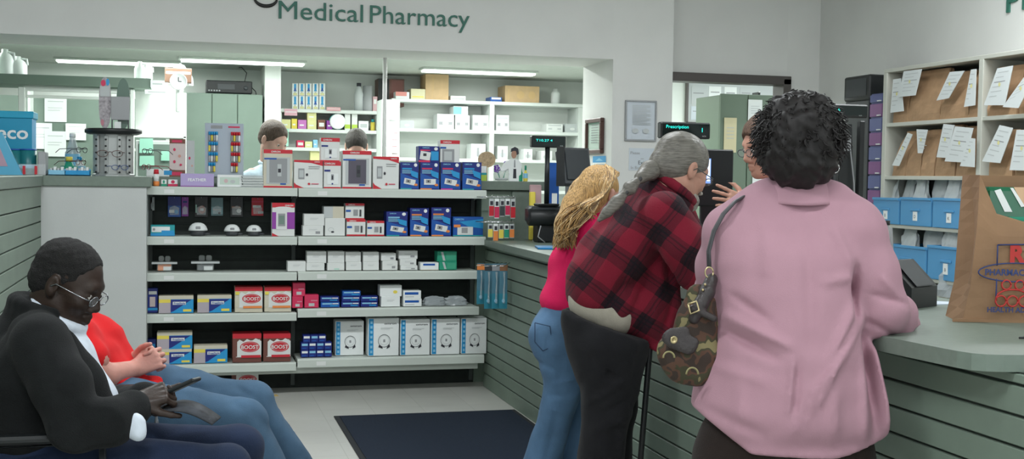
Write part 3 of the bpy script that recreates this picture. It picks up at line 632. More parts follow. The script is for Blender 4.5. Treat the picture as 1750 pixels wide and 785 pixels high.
# hooks with small goods at the counter end
def peg_rack(name, px0, px1, py, Y, lab, n, hang, dyp, cols):
    a = at(px0, py, Y=Y); c = at(px1, py, Y=Y); t = thing(name, lab, 'hook rack', ((a.x+c.x)/2, Y, a.z)); w = c.x-a.x
    b = MB(); b.tube([(-w/2, .0, 0), (w/2, .0, 0)], .004, CHROME, 6); b.tube([(-w/2, .12, 0), (w/2, .12, 0)], .004, CHROME, 6)
    b.tube([(-w/2, 0, 0), (-w/2, .20, 0)], .004, CHROME, 6); b.tube([(w/2, 0, 0), (w/2, .20, 0)], .004, CHROME, 6); b.tube([(w/2, 0, 0), (w/2, 0, -.14), (w/2, .19, -.14)], .003, CHROME, 6)
    b.tube([(-w/2, 0, 0), (-w/2-.05, .10, 0)], .004, CHROME, 6)
    b.build('wire_frame', t)
    for i in range(n):
        x = -w/2+w*(i+.6)/n; m = cols[i % len(cols)]
        b = MB(); b.tube([(x, .06, .0), (x, -.02, 0), (x, -.025, .01)], .002, CHROME, 6); b.build('hook', t)
        hh = dyp*random.uniform(.8, 1.05); ww = w/n*.86
        b = MB(); b.box(-ww/2, ww/2, 0, .012, -hh, -.01, WPAPER if i % 2 else LGREY, .002); b.box(-ww/2, ww/2, -.001, 0, -hh*.95, -hh*.45, m); b.box(-ww*.3, ww*.3, -.002, 0, -hh*.4, -hh*.2, INK)
        p = t.location+Vector((x, -.012, 0)); b.build('small_packet', loc=p, label=hang % ['first', 'second', 'third', 'fourth', 'fifth', 'sixth'][i], cat='packet', group=lab[:60])
peg_rack('hook_rack', 834, 880, 337, 7.72, 'chrome hook rack with small packets level with the top shelf', 5, '%s small packet on the upper chrome hook rack, counted from the shelf', .135, [RED, PINKR, DGREY, PINKR, RED])
peg_rack('hook_rack', 832, 878, 380, 7.72, 'chrome hook rack with yellow packets level with the second shelf', 5, '%s yellowish packet on the lower chrome hook rack, counted from the shelf', .125, [YEL, ORANGE, YEL, PGREEN, ORANGE])
BLP = mat('blue_pack_film', (.10, .24, .32), .25, alpha=.85)
for i, (px, Y) in enumerate(((822, 7.52), (835, 7.42), (848, 7.32), (861, 7.24))):
    p = at(px, 447, Y=Y); q = at(px, 528 if i else 520, Y=Y); h = p.z-q.z; w = .05
    x1 = 1.938-p.x
    t = thing('toothbrush_pack', ['long blue blister pack hanging first from the shelf side', 'long blue blister pack hanging second from the shelf side', 'long blue blister pack hanging third from the shelf side', 'long blue blister pack hanging nearest the counter'][i], 'packet', (p.x, Y, q.z), group='long blue blister packs on counter hooks')
    b = MB(); b.box(-w/2, w/2, 0, .003, 0, h*.95, BLP, .001); b.box(-w*.5, w*.5, -.001, 0, 0, h*.32, mat('pack_teal', (.03, .22, .30), .4)); b.ell(0, h*.17, .010, .012, LCYAN, -.002); b.box(-w*.5, w*.5, -.001, 0, h*.8, h*.93, [ORANGE, DGREY, PGREY, mat('print_brown2', (.25, .12, .06), .5)][i]); b.build('backing_card', t)
    b = MB(); b.tube([(0, -.012, h*.12), (0, -.014, h*.4), (.003, -.012, h*.6), (0, -.012, h*.78)], [.012, .008, .006, .011], CLEAR, 8, flat=.7); b.build('blister', t)
    b = MB(); b.tube([(x1, .0, h*.97), (0, -.0, h*.90), (-.03, 0, h*.905)], .003, CHROME, 6); b.build('peg_hook', t)
# ================================================================ BACK ROOM
YS = 12.65
def zs(px, py, Y=YS): return at(px, py, Y=Y).z
def shelving(name, lab, px0, px1, Y, zl, pxdiv, depth=.40, m=None, z0=0.0, backm=None):
    m = m or SHW
    a = at(px0, 200, Y=Y).x; c = at(px1, 200, Y=Y).x
    t = thing(name, lab, 'shelving', ((a+c)/2, Y, z0)); w = c-a
    b = MB(); b.box(-w/2, w/2, depth-.012, depth, 0, zl[0]-z0, backm or SHB); b.build('back_panel', t)
    for k, z in enumerate(zl):
        b = MB(); b.box(-w/2, w/2, 0, depth-.012, z-z0-.035, z-z0, m, .003); b.build('shelf', t)
    for p in [px0]+list(pxdiv)+[px1]:
        x = at(p, 200, Y=Y).x-(a+c)/2; x = min(max(x, -w/2+.025), w/2-.025)
        b = MB(); b.box(x-.025, x+.025, -.004, depth-.012, 0, zl[0]-z0-.0355, m, .003); b.build('side_panel', t)
    return t
SHW = mat('shelf_white', (.64, .68, .65), .5); SHB = mat('shelf_back_white', (.78, .81, .77), .6)
ZA, ZB, ZC, ZD = zs(830, 173), zs(760, 221), zs(830, 272), zs(830, 325)
shelving('storage_shelving', 'white storage shelves with cardboard boxes on top, at the far right of the back room', 669, 996, YS, [ZA, ZB, ZC, ZD, ZD-.35], [841])
ZE, ZF, ZG = zs(560, 187.5), zs(560, 221.5), zs(560, 253)
shelving('storage_shelving', 'white shelves of small yellow and pink boxes between the two clerks', 473, 652, YS, [ZE, ZF, ZG, ZG-.24, ZG-.55], [], .38)
def sbox(name, r, z, m, spec, lab, grp=None, Y=YS+.05, d=.22, cat='box', **k): return box_at(name, r, Y, z, d, m, spec, lab, cat, grp, **k)
tape = mat('kraft_tape', (.62, .42, .2), .5)
o = sbox('cardboard_box', (727, 127, 767, 168.5), ZA, KRAFT, [('r', .28, 0, .30, 1, tape), ('r', .32, .3, .34, .98, tape)], 'tall cardboard box standing on top of the white shelves', d=.30)
sbox('cardboard_box', (863, 147, 922, 174), ZA, KRAFT, [('e', .45, .45, .11, .24, tape), ('e', .78, .45, .10, .24, tape), ('r', .08, .2, .12, .8, tape)], 'wide cardboard box with round prints beside the white bottle', d=.32)
sbox('yellow_box', (702, 152, 727, 167), ZA, mat('pale_yellow_card', (.70, .66, .44), .6), [('r', .1, .2, .9, .3, YEL)], 'pale yellow box squeezed beside the tall cardboard box')
sbox('pink_box', (676, 157, 700, 167), ZA, WPAPER, [('r', 0, .4, .8, 1, mat('print_salmon', (.70, .28, .24), .5))], 'low salmon and white box at the left end of the white shelves')
sbox('blue_tray', (838, 166, 858, 171.5), ZA, BLUE, [('r', .1, .5, .9, .9, WPAPER)], 'flat blue and white box beside the wide cardboard box')
sbox('white_tray', (770, 164, 796, 168.5), ZA, WPAPER, [('r', .1, .3, .9, .5, LGREY)], 'flat white box at the foot of the tall cardboard box')
p = at(949, 175, Y=YS+.15); bh = at(949, 152, Y=YS+.15).z-ZA
b = MB(); b.lathe([(.045, 0), (.05, .01), (.05, bh*.68), (.035, bh*.82), (.028, bh*.84), (.028, bh), (0, bh)], WPAPER, 20)
b.build('white_bottle', loc=(p.x, YS+.15, ZA), label='plain white bottle standing alone on top of the white shelves', cat='bottle')
MISC = [((683, 206, 708, 217), 'low pale box at the left end of the middle shelf', LGREY), ((747, 195, 776, 218), 'pale printed carton beside the turquoise striped one', WPAPER), ((778, 197, 803, 219), 'pale carton underneath the turquoise striped one', WHITE),
        ((808, 197, 835, 220), 'pale printed carton touching the shelf divider', WPAPER), ((848, 197, 870, 220), 'pale printed carton just past the shelf divider', WPAPER), ((934, 212, 962, 224), 'low pale box near the end of the middle shelf', WHITE), ((966, 212, 990, 225), 'low pale box at the very end of the middle shelf', LGREY)]
for r, lab, m in MISC:
    sbox('stock_carton', r, ZB, m, [('r', .1, .75, .9, .88, LGREY), ('r', .1, .3, .9, .5, PGREY if r[3]-r[1] > 15 else LGREY), ('e', .5, .4, .18, .14, WHITE)], lab+' of the far white shelves', 'pale cartons on the far white shelves')
sbox('stock_carton', (775, 182, 800, 196.5), at(790, 197, Y=YS+.05).z, WPAPER, [('r', .0, .1, .55, .95, mat('print_aqua', (.20, .62, .62), .5))], 'white carton with a turquoise square stacked on a pale carton')
for i, r in enumerate(((805, 246, 830, 268), (850, 250, 868, 270), (895, 255, 910, 271), (925, 258, 944, 273), (970, 258, 988, 274))):
    sbox('stock_carton', r, ZC, WHITE if i % 2 else WPAPER, [('r', .2, .2, .8, .5, LGREY), ('r', .4, .15, .55, .75, PGREY)], ['first white carton on the lower board behind the blue cartons', 'white carton just past the divider on the lower board', 'white carton behind the paper pharmacist figure', 'white carton between the figure and the pole display', 'white carton past the pole display on the lower board'][i], 'cartons on the lower board of the far shelves')
# boxes of the small shelves
pyel = mat('print_pale_yellow', (.72, .70, .34), .5); ppink = mat('print_pale_pink2', (.66, .38, .44), .5); pmag = mat('print_orchid', (.55, .18, .50), .5)
for i, (r, z, m, lab) in enumerate((((478, 204, 497, 218), ZF, pyel, 'pale yellow box first on the shelf behind the pharmacist'), ((498, 203, 508, 218), ZF, YEL, 'yellow box beside the orchid pink one'),
        ((509, 205, 524, 218.5), ZF, pmag, 'orchid pink box between yellow boxes'), ((525, 206, 541, 219), ZF, pyel, 'yellow box under another yellow box'), ((543, 205, 556, 219), ZF, BRSPEC, 'brown and white box beside the purple one'),
        ((558, 206, 568, 219), ZF, PURP, 'purple box beside the round white tub'), ((613, 207, 630, 221), ZF, WPAPER, 'white box beside the yellow bottle at the shelf end'),
        ((589, 195, 599, 220), ZF, WHITE, 'white and lime carton beside the round tub'), ((601, 195, 611, 220), ZF, WHITE, 'white and lime carton next to its twin'),
        ((507, 240, 520, 252), ZG, PINKR, 'small crimson and pink box on the low shelf behind the pharmacist'), ((521, 242, 534, 252), ZG, pyel, 'small yellow green box on the low shelf'), ((535, 239, 543, 252), ZG, LCYAN, 'small pale blue box on the low shelf'),
        ((573, 262, 548+45, 275), ZG-.24, pyel, 'bright yellow box just behind the small red carton'))):
    sp = [('r', 0, .1, 1, .35, mat('print_lime', (.45, .62, .08), .5))] if 'lime' in lab else [('r', .15, .3, .85, .7, WHITE if m not in (WPAPER,) else LGREY)] if m in (PINKR, WPAPER, BRSPEC) else [('r', .2, .35, .7, .5, WPAPER)]
    if 'bright yellow' in lab: r = (530, 258, 547, 272); z = at(538, 272, Y=YS+.05).z; z = ZG-.24+.0
    sbox('medicine_box', r, z, m, sp, lab, 'coloured boxes on the small white shelves', d=.12)
sbox('medicine_box', (525, 192, 541, 205), at(533, 206, Y=YS+.05).z, pyel, [('r', .2, .35, .7, .5, WPAPER)], 'yellow box stacked on another yellow box', d=.12)
p = at(577, 207, Y=YS+.03); b = MB(); b.lathe([(.075, -.02), (.08, 0), (.08, .03), (.07, .035)], WPAPER, 20, M=Matrix.Rotation(math.pi/2, 4, 'X')); b.lathe([(.085, -.05), (.085, -.02)], TEAL, 20, M=Matrix.Rotation(math.pi/2, 4, 'X'))
b.build('round_tub', loc=(p.x, YS+.05, ZF+.0855), label='round white tub with teal rim on the small shelves', cat='tub')
p = at(637, 215, Y=YS+.08); b = MB(); b.lathe([(.022, 0), (.024, .01), (.024, .09)], YEL, 12); b.lathe([(.016, .09), (.016, .12), (0, .12)], TEAL, 12); b.build('yellow_bottle', loc=(p.x, YS+.08, ZF), label='yellow bottle with teal cap at the end of the small shelves', cat='bottle')
for i in range(5):      # blue and white bottles boxes on the very top
    x0 = 499+i*11.6
    for k in range(2):
        y1 = 185-k*21.5; sbox('eyedrop_box', (x0, y1-21, x0+10.6, y1), ZE if k == 0 else at(x0+5, 163.5, Y=YS+.05).z, WPAPER, [('r', .32, .55, .68, .95, CYAN), ('p', [(.25, .35), (.75, .35), (.6, .62), (.4, .62)], BLUE if (i+k) % 2 else CYAN), ('r', .2, .04, .85, .2, pyel), ('r', .38, .2, .6, .36, LGREY)],
             'blue and white box, %s row, %s from the end nearest the pharmacist' % (['lower', 'upper'][k], ['first', 'second', 'third', 'fourth', 'fifth'][i]), 'blue and white eye drop boxes', d=.06)
for i, (px, h0, nm) in enumerate(((613, 142, 'clear bottle with a black cap on the small white shelves'), (628, 147, 'pale grey canister beside the clear bottle'))):
    p = at(px, 186, Y=YS+.1); h = at(px, h0, Y=YS+.1).z-ZE; b = MB()
    if i == 0: b.lathe([(.05, 0), (.05, h*.6), (.03, h*.8), (.02, h*.85), (.02, h*.88)], LGREY, 16); b.lathe([(.024, h*.88), (.024, h), (0, h)], INK, 12)
    else: b.lathe([(.055, 0), (.058, .01), (.058, h*.55), (.05, h*.58), (.05, h), (0, h)], GREY, 16)
    b.build('bottle' if i == 0 else 'canister', loc=(p.x, YS+.1, ZE), label=nm, cat='bottle' if i == 0 else 'canister')
sbox('pink_carton', (637, 165, 645, 186), ZE, mat('card_dusty_pink', (.60, .38, .40), .6), [('r', .2, .5, .8, .8, WHITE)], 'narrow dusty pink carton beside the dark speaker box', d=.12)
sbox('speaker_box', (646, 135, 691, 183), at(668, 183, Y=12.95).z, mat('dark_wood', (.14, .065, .05), .5), [('r', 0, 0, .42, 1, BLACK), ('r', .5, .05, .95, .95, mat('speaker_cloth', (.20, .09, .08), .8))], 'dark brown and black speaker box on a wall bracket behind the white pole', Y=12.84, d=.24)
for i, (r, m) in enumerate((((486, 186, 508, 198), ppink), ((558, 183, 582, 190), mat('note_rose', (.62, .34, .36), .6)))):
    a = at(r[0], r[1], Y=YS-.012); c = at(r[2], r[3], Y=YS-.012); b = MB(); b.box(0, c.x-a.x, 0, .002, c.z-a.z, 0, m); b.box(.01, c.x-a.x-.01, -.001, 0, (c.z-a.z)*.5, (c.z-a.z)*.4, WPAPER)
    b.build('shelf_note', loc=(a.x, YS-.014, a.z), label=['pink note hanging over the edge of the top small shelf', 'narrow rose note stuck to the top small shelf'][i], cat='note')
# papers hung at the end of the shelves, and the thin white pole
p = at(658, 102, Y=8.78); q = at(658, 292, Y=8.78)
b = MB(); b.tube([(0, 0, 0), (0, 0, HB-1.3)], .015, mat('pole_paint', (.9, .9, .88), .4), 10); b.build('white_pole', loc=(p.x, 8.78, 1.3), label='thin white pole rising from the back worktop to the header', cat='pole')
PK = mat('paper_pink', (.72, .47, .50), .7)
for i, (r, m, nm) in enumerate((((664, 172, 677, 205), WPAPER, 'white paper strip pinned at the top of the paper rack'), ((669, 215, 680, 262), PK, 'pink paper strip hanging in the paper rack'), ((662, 228, 670, 280), WPAPER, 'long white paper strip beside the pink strips'), ((668, 264, 682, 296), PK, 'lower pink paper sheet behind the monitor cartons'))):
    a = at(r[0], r[1], Y=11.25); c = at(r[2], r[3], Y=11.25); b = MB(); w = c.x-a.x; h = a.z-c.z
    for k in range(4): b.prism([(w*.1*(k % 2), h*(1-k/4)), (w-w*.12*(k % 2), h*(1-k/4)), (w-w*.1*((k+1) % 2), h*(1-(k+1)/4)), (w*.08*((k+1) % 2), h*(1-(k+1)/4))], .004*k, .004*k+.002, m)
    b.build('paper_strip', loc=(a.x, 11.25, c.z), label=nm, cat='paper')
a = at(652, 170, Y=11.3); c = at(683, 170, Y=11.3); w = (c.x-a.x)/2
b = MB(); b.box(-w, w, 0, .30, 0, a.z-.0, SHW, .003); b.box(-w+.01, -w+.04, -.006, 0, .6, a.z-.05, SHB); b.build('paper_rack', loc=((a.x+c.x)/2, 11.28, 0), label='narrow white upright rack behind the pole with pink and white papers', cat='rack')
# green tall cabinets with the stereo
YG = 12.3
a = at(318, 200, Y=YG).x; c = at(449, 200, Y=YG).x; zt_ = at(385, 160, Y=YG).z
t = thing('tall_cabinet', 'tall sage green cabinets with the black stereo on top', 'cabinet', ((a+c)/2, YG, 0)); w = c-a
b = MB(); b.box(-w/2, w/2, .02, .7, 0, zt_, CABG, .004); b.build('carcass', t)
for k in range(3):
    x0 = -w/2+w*k/3+.004; x1 = -w/2+w*(k+1)/3-.004
    b = MB(); b.box(x0, x1, 0, .019, .1, zt_-.005, CABG, .003); dr = b.build('door', t)
    b = MB(); b.tube([(x1-.05, -.03, 1.0), (x1-.05, -.03, 1.14)], .006, CHROME, 8); b.build('handle', dr)
wall('wall_wing', at(449, 200, Y=12.28).x+.02, at(473, 200, Y=12.28).x+.04, 12.3, 13.1, 0, BACK_CEIL, WALLB)
a = at(352, 160, Y=YG+.1); c = at(431, 160, Y=YG+.1); h = at(390, 138, Y=YG+.1).z-zt_; w = c.x-a.x
t = thing('stereo', 'long black stereo on top of the green cabinets', 'stereo', ((a.x+c.x)/2, YG+.1, zt_))
b = MB(); b.box(-w/2, w/2, 0, .28, .01, h, BLACK, .008); b.box(-w*.25, w*.12, -.003, 0, h*.35, h*.75, DGREY, .001)
for k in range(5): b.box(-w*.45+k*.025, -w*.45+k*.025+.014, -.004, 0, h*.2, h*.3, GREY)
b.lathe([(.022, 0), (.02, .012), (0, .012)], DGREY, 14, M=Matrix.Translation((w*.36, 0, h*.5)) @ Matrix.Rotation(math.pi/2, 4, 'X')); b.build('case', t)
b = MB()
for x in (-w*.42, w*.42): b.box(x-.02, x+.02, .02, .06, 0, .0105, DGREY)
b.build('feet', t)
b = MB(); b.tube([(w*.35, .2, h), (w*.40, .22, h+.10), (w*.30, .3, h+.16), (w*.25, .4, BACK_CEIL-zt_-.002)], .004, BLACK, 6); b.tube([(w*.5, .1, h*.6), (w*.58, .05, h*.3), (w*.60, .08, .006)], .004, BLACK, 6); b.build('cable', t)
# sage soffit with white framed pass-through on the left
YW = 10.4
def zw(px, py): return at(px, py, Y=YW).z
def xw(px): return at(px, 180, Y=YW).x
wall('wall_soffit', -3.6, xw(258), YW, YW+.5, zw(130, 147), zw(130, 130), CABG)
wall('wall_soffit_end', xw(228), xw(314), YW+.42, YW+.66, zw(270, 232), zw(270, 137), WALLB)
TR = mat('bright_trim', (.80, .84, .80), .4)
b = MB(); b.box(xw(38), xw(226), YW+.06, YW+.11, zw(130, 157), zw(130, 149), TR, .004); b.build('trim_6', kind='structure')
b = MB(); b.box(xw(42), xw(226), YW+.12, YW+.16, zw(130, 168), zw(130, 163), TR, .004); b.build('trim_7', kind='structure')
b = MB(); b.box(xw(222), xw(229), YW+.04, YW+.16, 1.0, zw(226, 152), TR, .004); b.build('trim_8', kind='structure')
b = MB(); b.box(xw(30), xw(41), YW+.04, YW+.16, 1.0, zw(36, 148), TR, .004); b.build('trim_9', kind='structure')
b = MB(); b.box(xw(313), xw(319), YW+.1, YW+.5, 1.0, zw(316, 158), TR, .004); b.build('trim_10', kind='structure')
b = MB(); b.box(xw(228), xw(319), YW+.1, YW+.42, zw(270, 235), zw(270, 231.5), TR, .003); b.build('trim_11', kind='structure')
wall('wall_green_back', -3.6, xw(258)+.1, 11.6, 11.7, 0, 2.08, CABG)
b = MB(); b.box(-3.2, 3.6, 9.55, 10.25, .86, .90, WALLB, .004); b.box(-3.2, 3.6, 9.65, 10.2, 0, .858, WALLB); b.build('pharmacy_bench', origin=(0, 9.9, 0), label='long pale workbench running behind the clerks', cat='bench')
b = MB(); b.box(xw(229), xw(312), YW+.12, YW+.40, zw(270, 255)-.02, zw(270, 254), SHW, .003); b.build('wall_shelf', origin=(xw(270), YW+.1, zw(270, 255)), label='small pale shelf below the bright panel, behind the spectacle stand', cat='shelf')
for i, (r, nm) in enumerate((((76, 165, 114, 209), 'large white notice in the middle of the green wall'), ((56, 210, 89, 255), 'white notice close to the blue box'), ((76, 224, 113, 268), 'white notice under the largest one, overlapping its neighbour'), ((112, 211, 147, 240), 'wide white notice near the spectacle stand'))):
    Y = 11.59-.004*i; a = at(r[0], r[1], Y=Y); c = at(r[2], r[3], Y=Y); w = c.x-a.x; h = a.z-c.z; b = MB(); b.box(0, w, 0, .002, 0, h, WPAPER)
    decals(b, [('r', .15, .8, .85, .83, LGREY), ('r', .15, .55, .8, .57, LGREY), ('r', .15, .45, .7, .47, LGREY)], w, h, M=Matrix.Translation((w/2, 0, 0))); b.build('wall_notice', loc=(a.x, Y, c.z), label=nm, cat='notice')
for i, (r, nm, tx) in enumerate((((257, 137, 281, 150), 'small square white sign on the sage band beside the clock', None), ((247, 153, 289, 162), 'long white sign hanging under the sage band', 'PHARMACY'))):
    a = at(r[0], r[1], Y=YW-.02); c = at(r[2], r[3], Y=YW-.02); w = c.x-a.x; h = a.z-c.z; b = MB(); b.box(0, w, 0, .018, 0, h, WPAPER, .002)
    b.box(w*.15, w*.85, -.001, 0, h*.4, h*.6, LGREY); b.build('hanging_sign', loc=(a.x, YW-.02, c.z), label=nm, cat='sign')
p = at(305, 140, Y=YW); r_ = at(320, 140, Y=YW).x-p.x
t = thing('wall_clock', 'round white clock at the corner of the sage band', 'clock', (p.x, YW-.02, p.z))
RX = Matrix.Rotation(math.pi/2, 4, 'X'); b = MB(); b.lathe([(r_, 0), (r_, .03), (r_*.9, .038), (r_*.88, .03), (0, .03)], WPAPER, 28, M=RX); b.build('case', t)
b = MB(); b.box(-.003, .003, -.034, -.032, 0, r_*.5, INK); b.box(-.0, r_*.35, -.034, -.032, -.003, .003, INK); b.build('hands', t)
b = MB(); b.box(-r_*.3, r_*.25, .02, .05, -.25, r_*.6, SHW, .01); b.build('wall_bracket', t)
crumple('white_bag', (at(296, 135, Y=YW).x+.05, YW+.52, zw(270, 137)), .22, .14, .17, WPAPER, 'white plastic bag on the band behind the clock', 'bag', seed=5, rough=.3)
a = at(282, 130, Y=YW+.45); b = MB(); b.box(0, .22, 0, .12, 0, .12, mat('box_brown', (.16, .09, .06), .6), .003); b.box(.01, .21, -.001, 0, .07, .09, WPAPER); b.build('brown_box', loc=(a.x, YW+.33, zw(130, 130)), label='brown box with a white stripe behind the clock', cat='box')
for i, (px, r0, h0, nm) in enumerate(((238, .045, .15, 'white jug on the sage band, first of two next to the clock'), (251, .040, .12, 'shorter white jug on the sage band, second of two next to the clock'), (4, .07, .21, 'tall white jug at the far left on the sage band'), (24, .075, .16, 'wide white jug on the sage band above the blue box'))):
    b = MB(); b.lathe([(r0*.9, 0), (r0, .01), (r0, h0*.55), (r0*.8, h0*.72), (r0*.35, h0*.86), (r0*.35, h0*.98), (0, h0)], WPAPER, 16); b.tube([(r0*.35, 0, h0*.86), (r0*.95, 0, h0*.84), (r0*1.02, 0, h0*.55)], .010, WPAPER, 8)
    b.build('plastic_jug', loc=(at(px, 135, Y=YW).x, YW+.15+.05*(i % 2), zw(130, 130)), label=nm, cat='jug')
p = at(28, 210, Y=11.2); b = MB(); b.box(-.20, .09, 0, .25, -.34, -.32, SHW, .003); b.box(.09, .11, 0, .25, -1.0, .40, SHW, .003)
b.build('side_rack', origin=(0, 0, 0), loc=(p.x, 11.2, p.z), label='white rack of supplies beyond the blue box', cat='rack')
crumple('supply_bag', (p.x-.05, 11.3, p.z-.32), .16, .12, .12, WPAPER, 'white packet on the rack above the blue box', 'packet', seed=12)
b = MB(); b.box(0, .05, 0, .04, 0, .08, PGREEN, .01); b.build('pump_bottle', loc=(p.x-.0, 11.22, p.z-.32), label='small green pump bottle on the rack above the blue box', cat='bottle')

# ================================================================ THINGS ON THE LEFT LEDGE
def item_base(px, py, Y): return at(px, py, Y=Y)
YL = 7.86
a = at(-45, 297, Y=YL); c = at(54, 297, Y=YL); w = c.x-a.x; h = at(27, 192, Y=YL).z-CTZ
t = thing('display_box', 'bright blue display box with white letters and a red stripe at the left edge', 'box', ((a.x+c.x)/2, YL+.02, CTZ))
b = MB(); b.box(-w/2, w/2, 0, .22, 0, h, CYAN, .004); decals(b, [('r', 0, .0, 1, .27, LGREY), ('r', 0, .27, 1, .42, RED), ('r', 0, .42, 1, 1, mat('print_azure', (.01, .28, .46), .45)), ('t', 'eco', .66, .58, .20, WPAPER, .55)], w, h); b.build('carton', t)
b = MB(); b.box(-w/2-.01, w/2+.01, -.01, .23, h-.035, h+.008, mat('print_azure2', (.01, .33, .52), .45), .004); b.build('lid', t)
tcup = mat('cup_teal', (.015, .16, .18), .35)
for i, px in enumerate((22, 46)):
    p = at(px, 292, Y=7.72); hh2 = at(px, 255, Y=7.72).z-CTZ; b = MB()
    b.lathe([(.045, 0), (.048, .01), (.05, hh2)], tcup, 20); b.lathe([(.049, hh2*.25), (.0505, hh2*.3), (.0505, hh2*.38), (.049, hh2*.4)], LCYAN, 20); b.lathe([(.052, hh2*.96), (.052, hh2), (.03, hh2*1.02), (0, hh2*1.02)], BLUE, 20)
    b.build('lidded_tub', loc=(p.x, 7.76, CTZ), label=['teal lidded tub half behind the leaflet wedge', 'teal lidded tub beside the grey case on the ledge'][i], cat='tub', group='teal tubs')
a = at(33, 296, Y=7.68); c = at(78, 296, Y=7.68); w = c.x-a.x; t = thing('clear_tray', 'low clear tray holding the teal tubs, red corners', 'tray', ((a.x+c.x)/2, 7.67, CTZ))
b = MB(); b.box(-w/2, w/2, 0, .006, 0, .065, CLEAR, .001); b.box(w/2-.045, w/2, .007, .16, 0, .14, GREY, .006); b.build('tray', t)
for x_ in (-w/2+.02, w/2-.06): b = MB(); b.box(x_, x_+.015, -.003, 0, .005, .055, RED); b.build('corner', t)
a = at(8, 298, Y=7.62); t = None
b = MB(); b.prism([(-.12, 0), (.10, 0), (-.01, .24), (-.12, .28)], 0, .03, mat('print_sky', (.10, .40, .60), .45)); b.prism([(-.115, .05), (.02, .05), (-.04, .20), (-.115, .22)], -.002, 0, mat('print_rose2', (.45, .30, .38), .5)); b.box(-.12, -.03, -.003, -.002, .20, .235, YEL); b.ell(-.07, .27, .04, .02, YEL, -.003); b.box(-.12, -.04, -.001, .031, .26, .30, BLUE)
b.build('leaflet_wedge', loc=(a.x, 7.60, CTZ), label='blue triangular leaflet holder with a yellow flash at the picture edge', cat='leaflets')
for i, (px, w, m, nm) in enumerate(((98, .10, LCYAN, 'blue tray of small packets beside the grey case'), (122, .075, CYAN, 'blue tray of packets in the middle, under the green bottle'), (143, .075, CYAN, 'blue tray of packets touching the spectacle stand'))):
    p = at(px, 298, Y=7.75); b = MB(); b.box(-w/2, w/2, 0, .08, 0, .008, m, .002); b.box(-w/2, w/2, 0, .005, 0, .032, m, .002); b.box(-w/2, w/2, .075, .08, 0, .04, m, .002); b.box(-w/2, -w/2+.005, 0, .08, 0, .035, m, .002); b.box(w/2-.005, w/2, 0, .08, 0, .035, m, .002)
    for k in range(4): b.box(-w*.4+k*w*.2, -w*.4+k*w*.2+.014, .01, .07, .008, .045+.008*(k % 2), WPAPER if k % 2 else LGREY, .002)
    b.build('packet_tray', loc=(p.x, 7.72, CTZ), label=nm, cat='tray', group='little blue trays')
def bottle(name, px, py_top, Y, z, r, body, cap, lab, capf=.15, shoulder=.7, py=297, n=16):
    p = at(px, py, Y=Y); h = at(px, py_top, Y=Y).z-z
    t = thing(name, lab, 'bottle', (p.x, Y, z))
    b = MB(); b.lathe([(r*.92, 0), (r, h*.03), (r, h*shoulder*.9), (r*.8, h*shoulder), (r*.38, h*(1-capf)*.97), (r*.36, h*(1-capf))], body, n); b.lathe([(r*1.005, h*.2), (r*1.01, h*.21), (r*1.01, h*.5), (r*1.005, h*.51)], LCYAN if body != PGREEN else PGREEN, n); b.build('body', t)
    b = MB(); b.lathe([(r*.42, h*(1-capf)), (r*.42, h*.98), (r*.36, h), (0, h)], cap, n); b.build('cap', t)
bottle('soap_bottle', 118, 268, 7.98, CTZ, .05, PGREEN, YEL, 'green bottle with yellow cap behind the little blue trays', .25, .35)
bottle('water_bottle', 124, 228, 8.12, CTZ, .045, mat('bottle_clear', (.55, .62, .64), .15, alpha=.6), WPAPER, 'clear water bottle with blue label next to the spectacle stand', .1, .6)
bottle('white_bottle', 136, 268, 8.05, CTZ, .035, WPAPER, CYAN, 'little white bottle with a blue cap beside the water bottle', .2, .5)
# revolving spectacle stand
YD = 7.88; pc = at(193, 298, Y=YD); zt2 = at(193, 224, Y=YD).z-CTZ
rb = (at(228, 260, Y=YD).x-at(158, 260, Y=YD).x)/2; rt = (at(243, 224, Y=YD).x-at(144, 224, Y=YD).x)/2
t = thing('spectacle_stand', 'revolving grey spectacle display stand with a black round top and tall mirrors', 'display stand', (pc.x, YD+.05, CTZ))
cylm = mat('stand_silver', (.42, .44, .43), .35, .2)
b = MB(); b.lathe([(rb*1.05, 0), (rb*1.05, .01), (rb, .015), (rb, zt2-.02)], cylm, 10, smooth=False); b.build('drum', t)
b = MB(); b.lathe([(rt*.85, zt2-.022), (rt, zt2-.012), (rt, zt2+.008), (rt*.97, zt2+.014), (0, zt2+.014)], BLACK, 28); b.build('top_disc', t)
for i, ang in enumerate((-2.35, -1.85, -1.25, -.75)):
    b = MB(); b.box(-.012, .012, -.012, 0, .02, zt2-.03, cylm, .003)
    for k in range(6): b.lathe([(.0055, 0), (.0055, .008), (0, .009)], BLACK, 8, M=Matrix.Translation((0, -.012, .025+k*(zt2-.06)/5.5)) @ Matrix.Rotation(math.pi/2, 4, 'X'))
    o = b.build('peg_strip', t); o.location = (rb*math.cos(ang), rb*math.sin(ang), 0); o.rotation_euler.z = ang+math.pi/2
zdz = zt2+.014
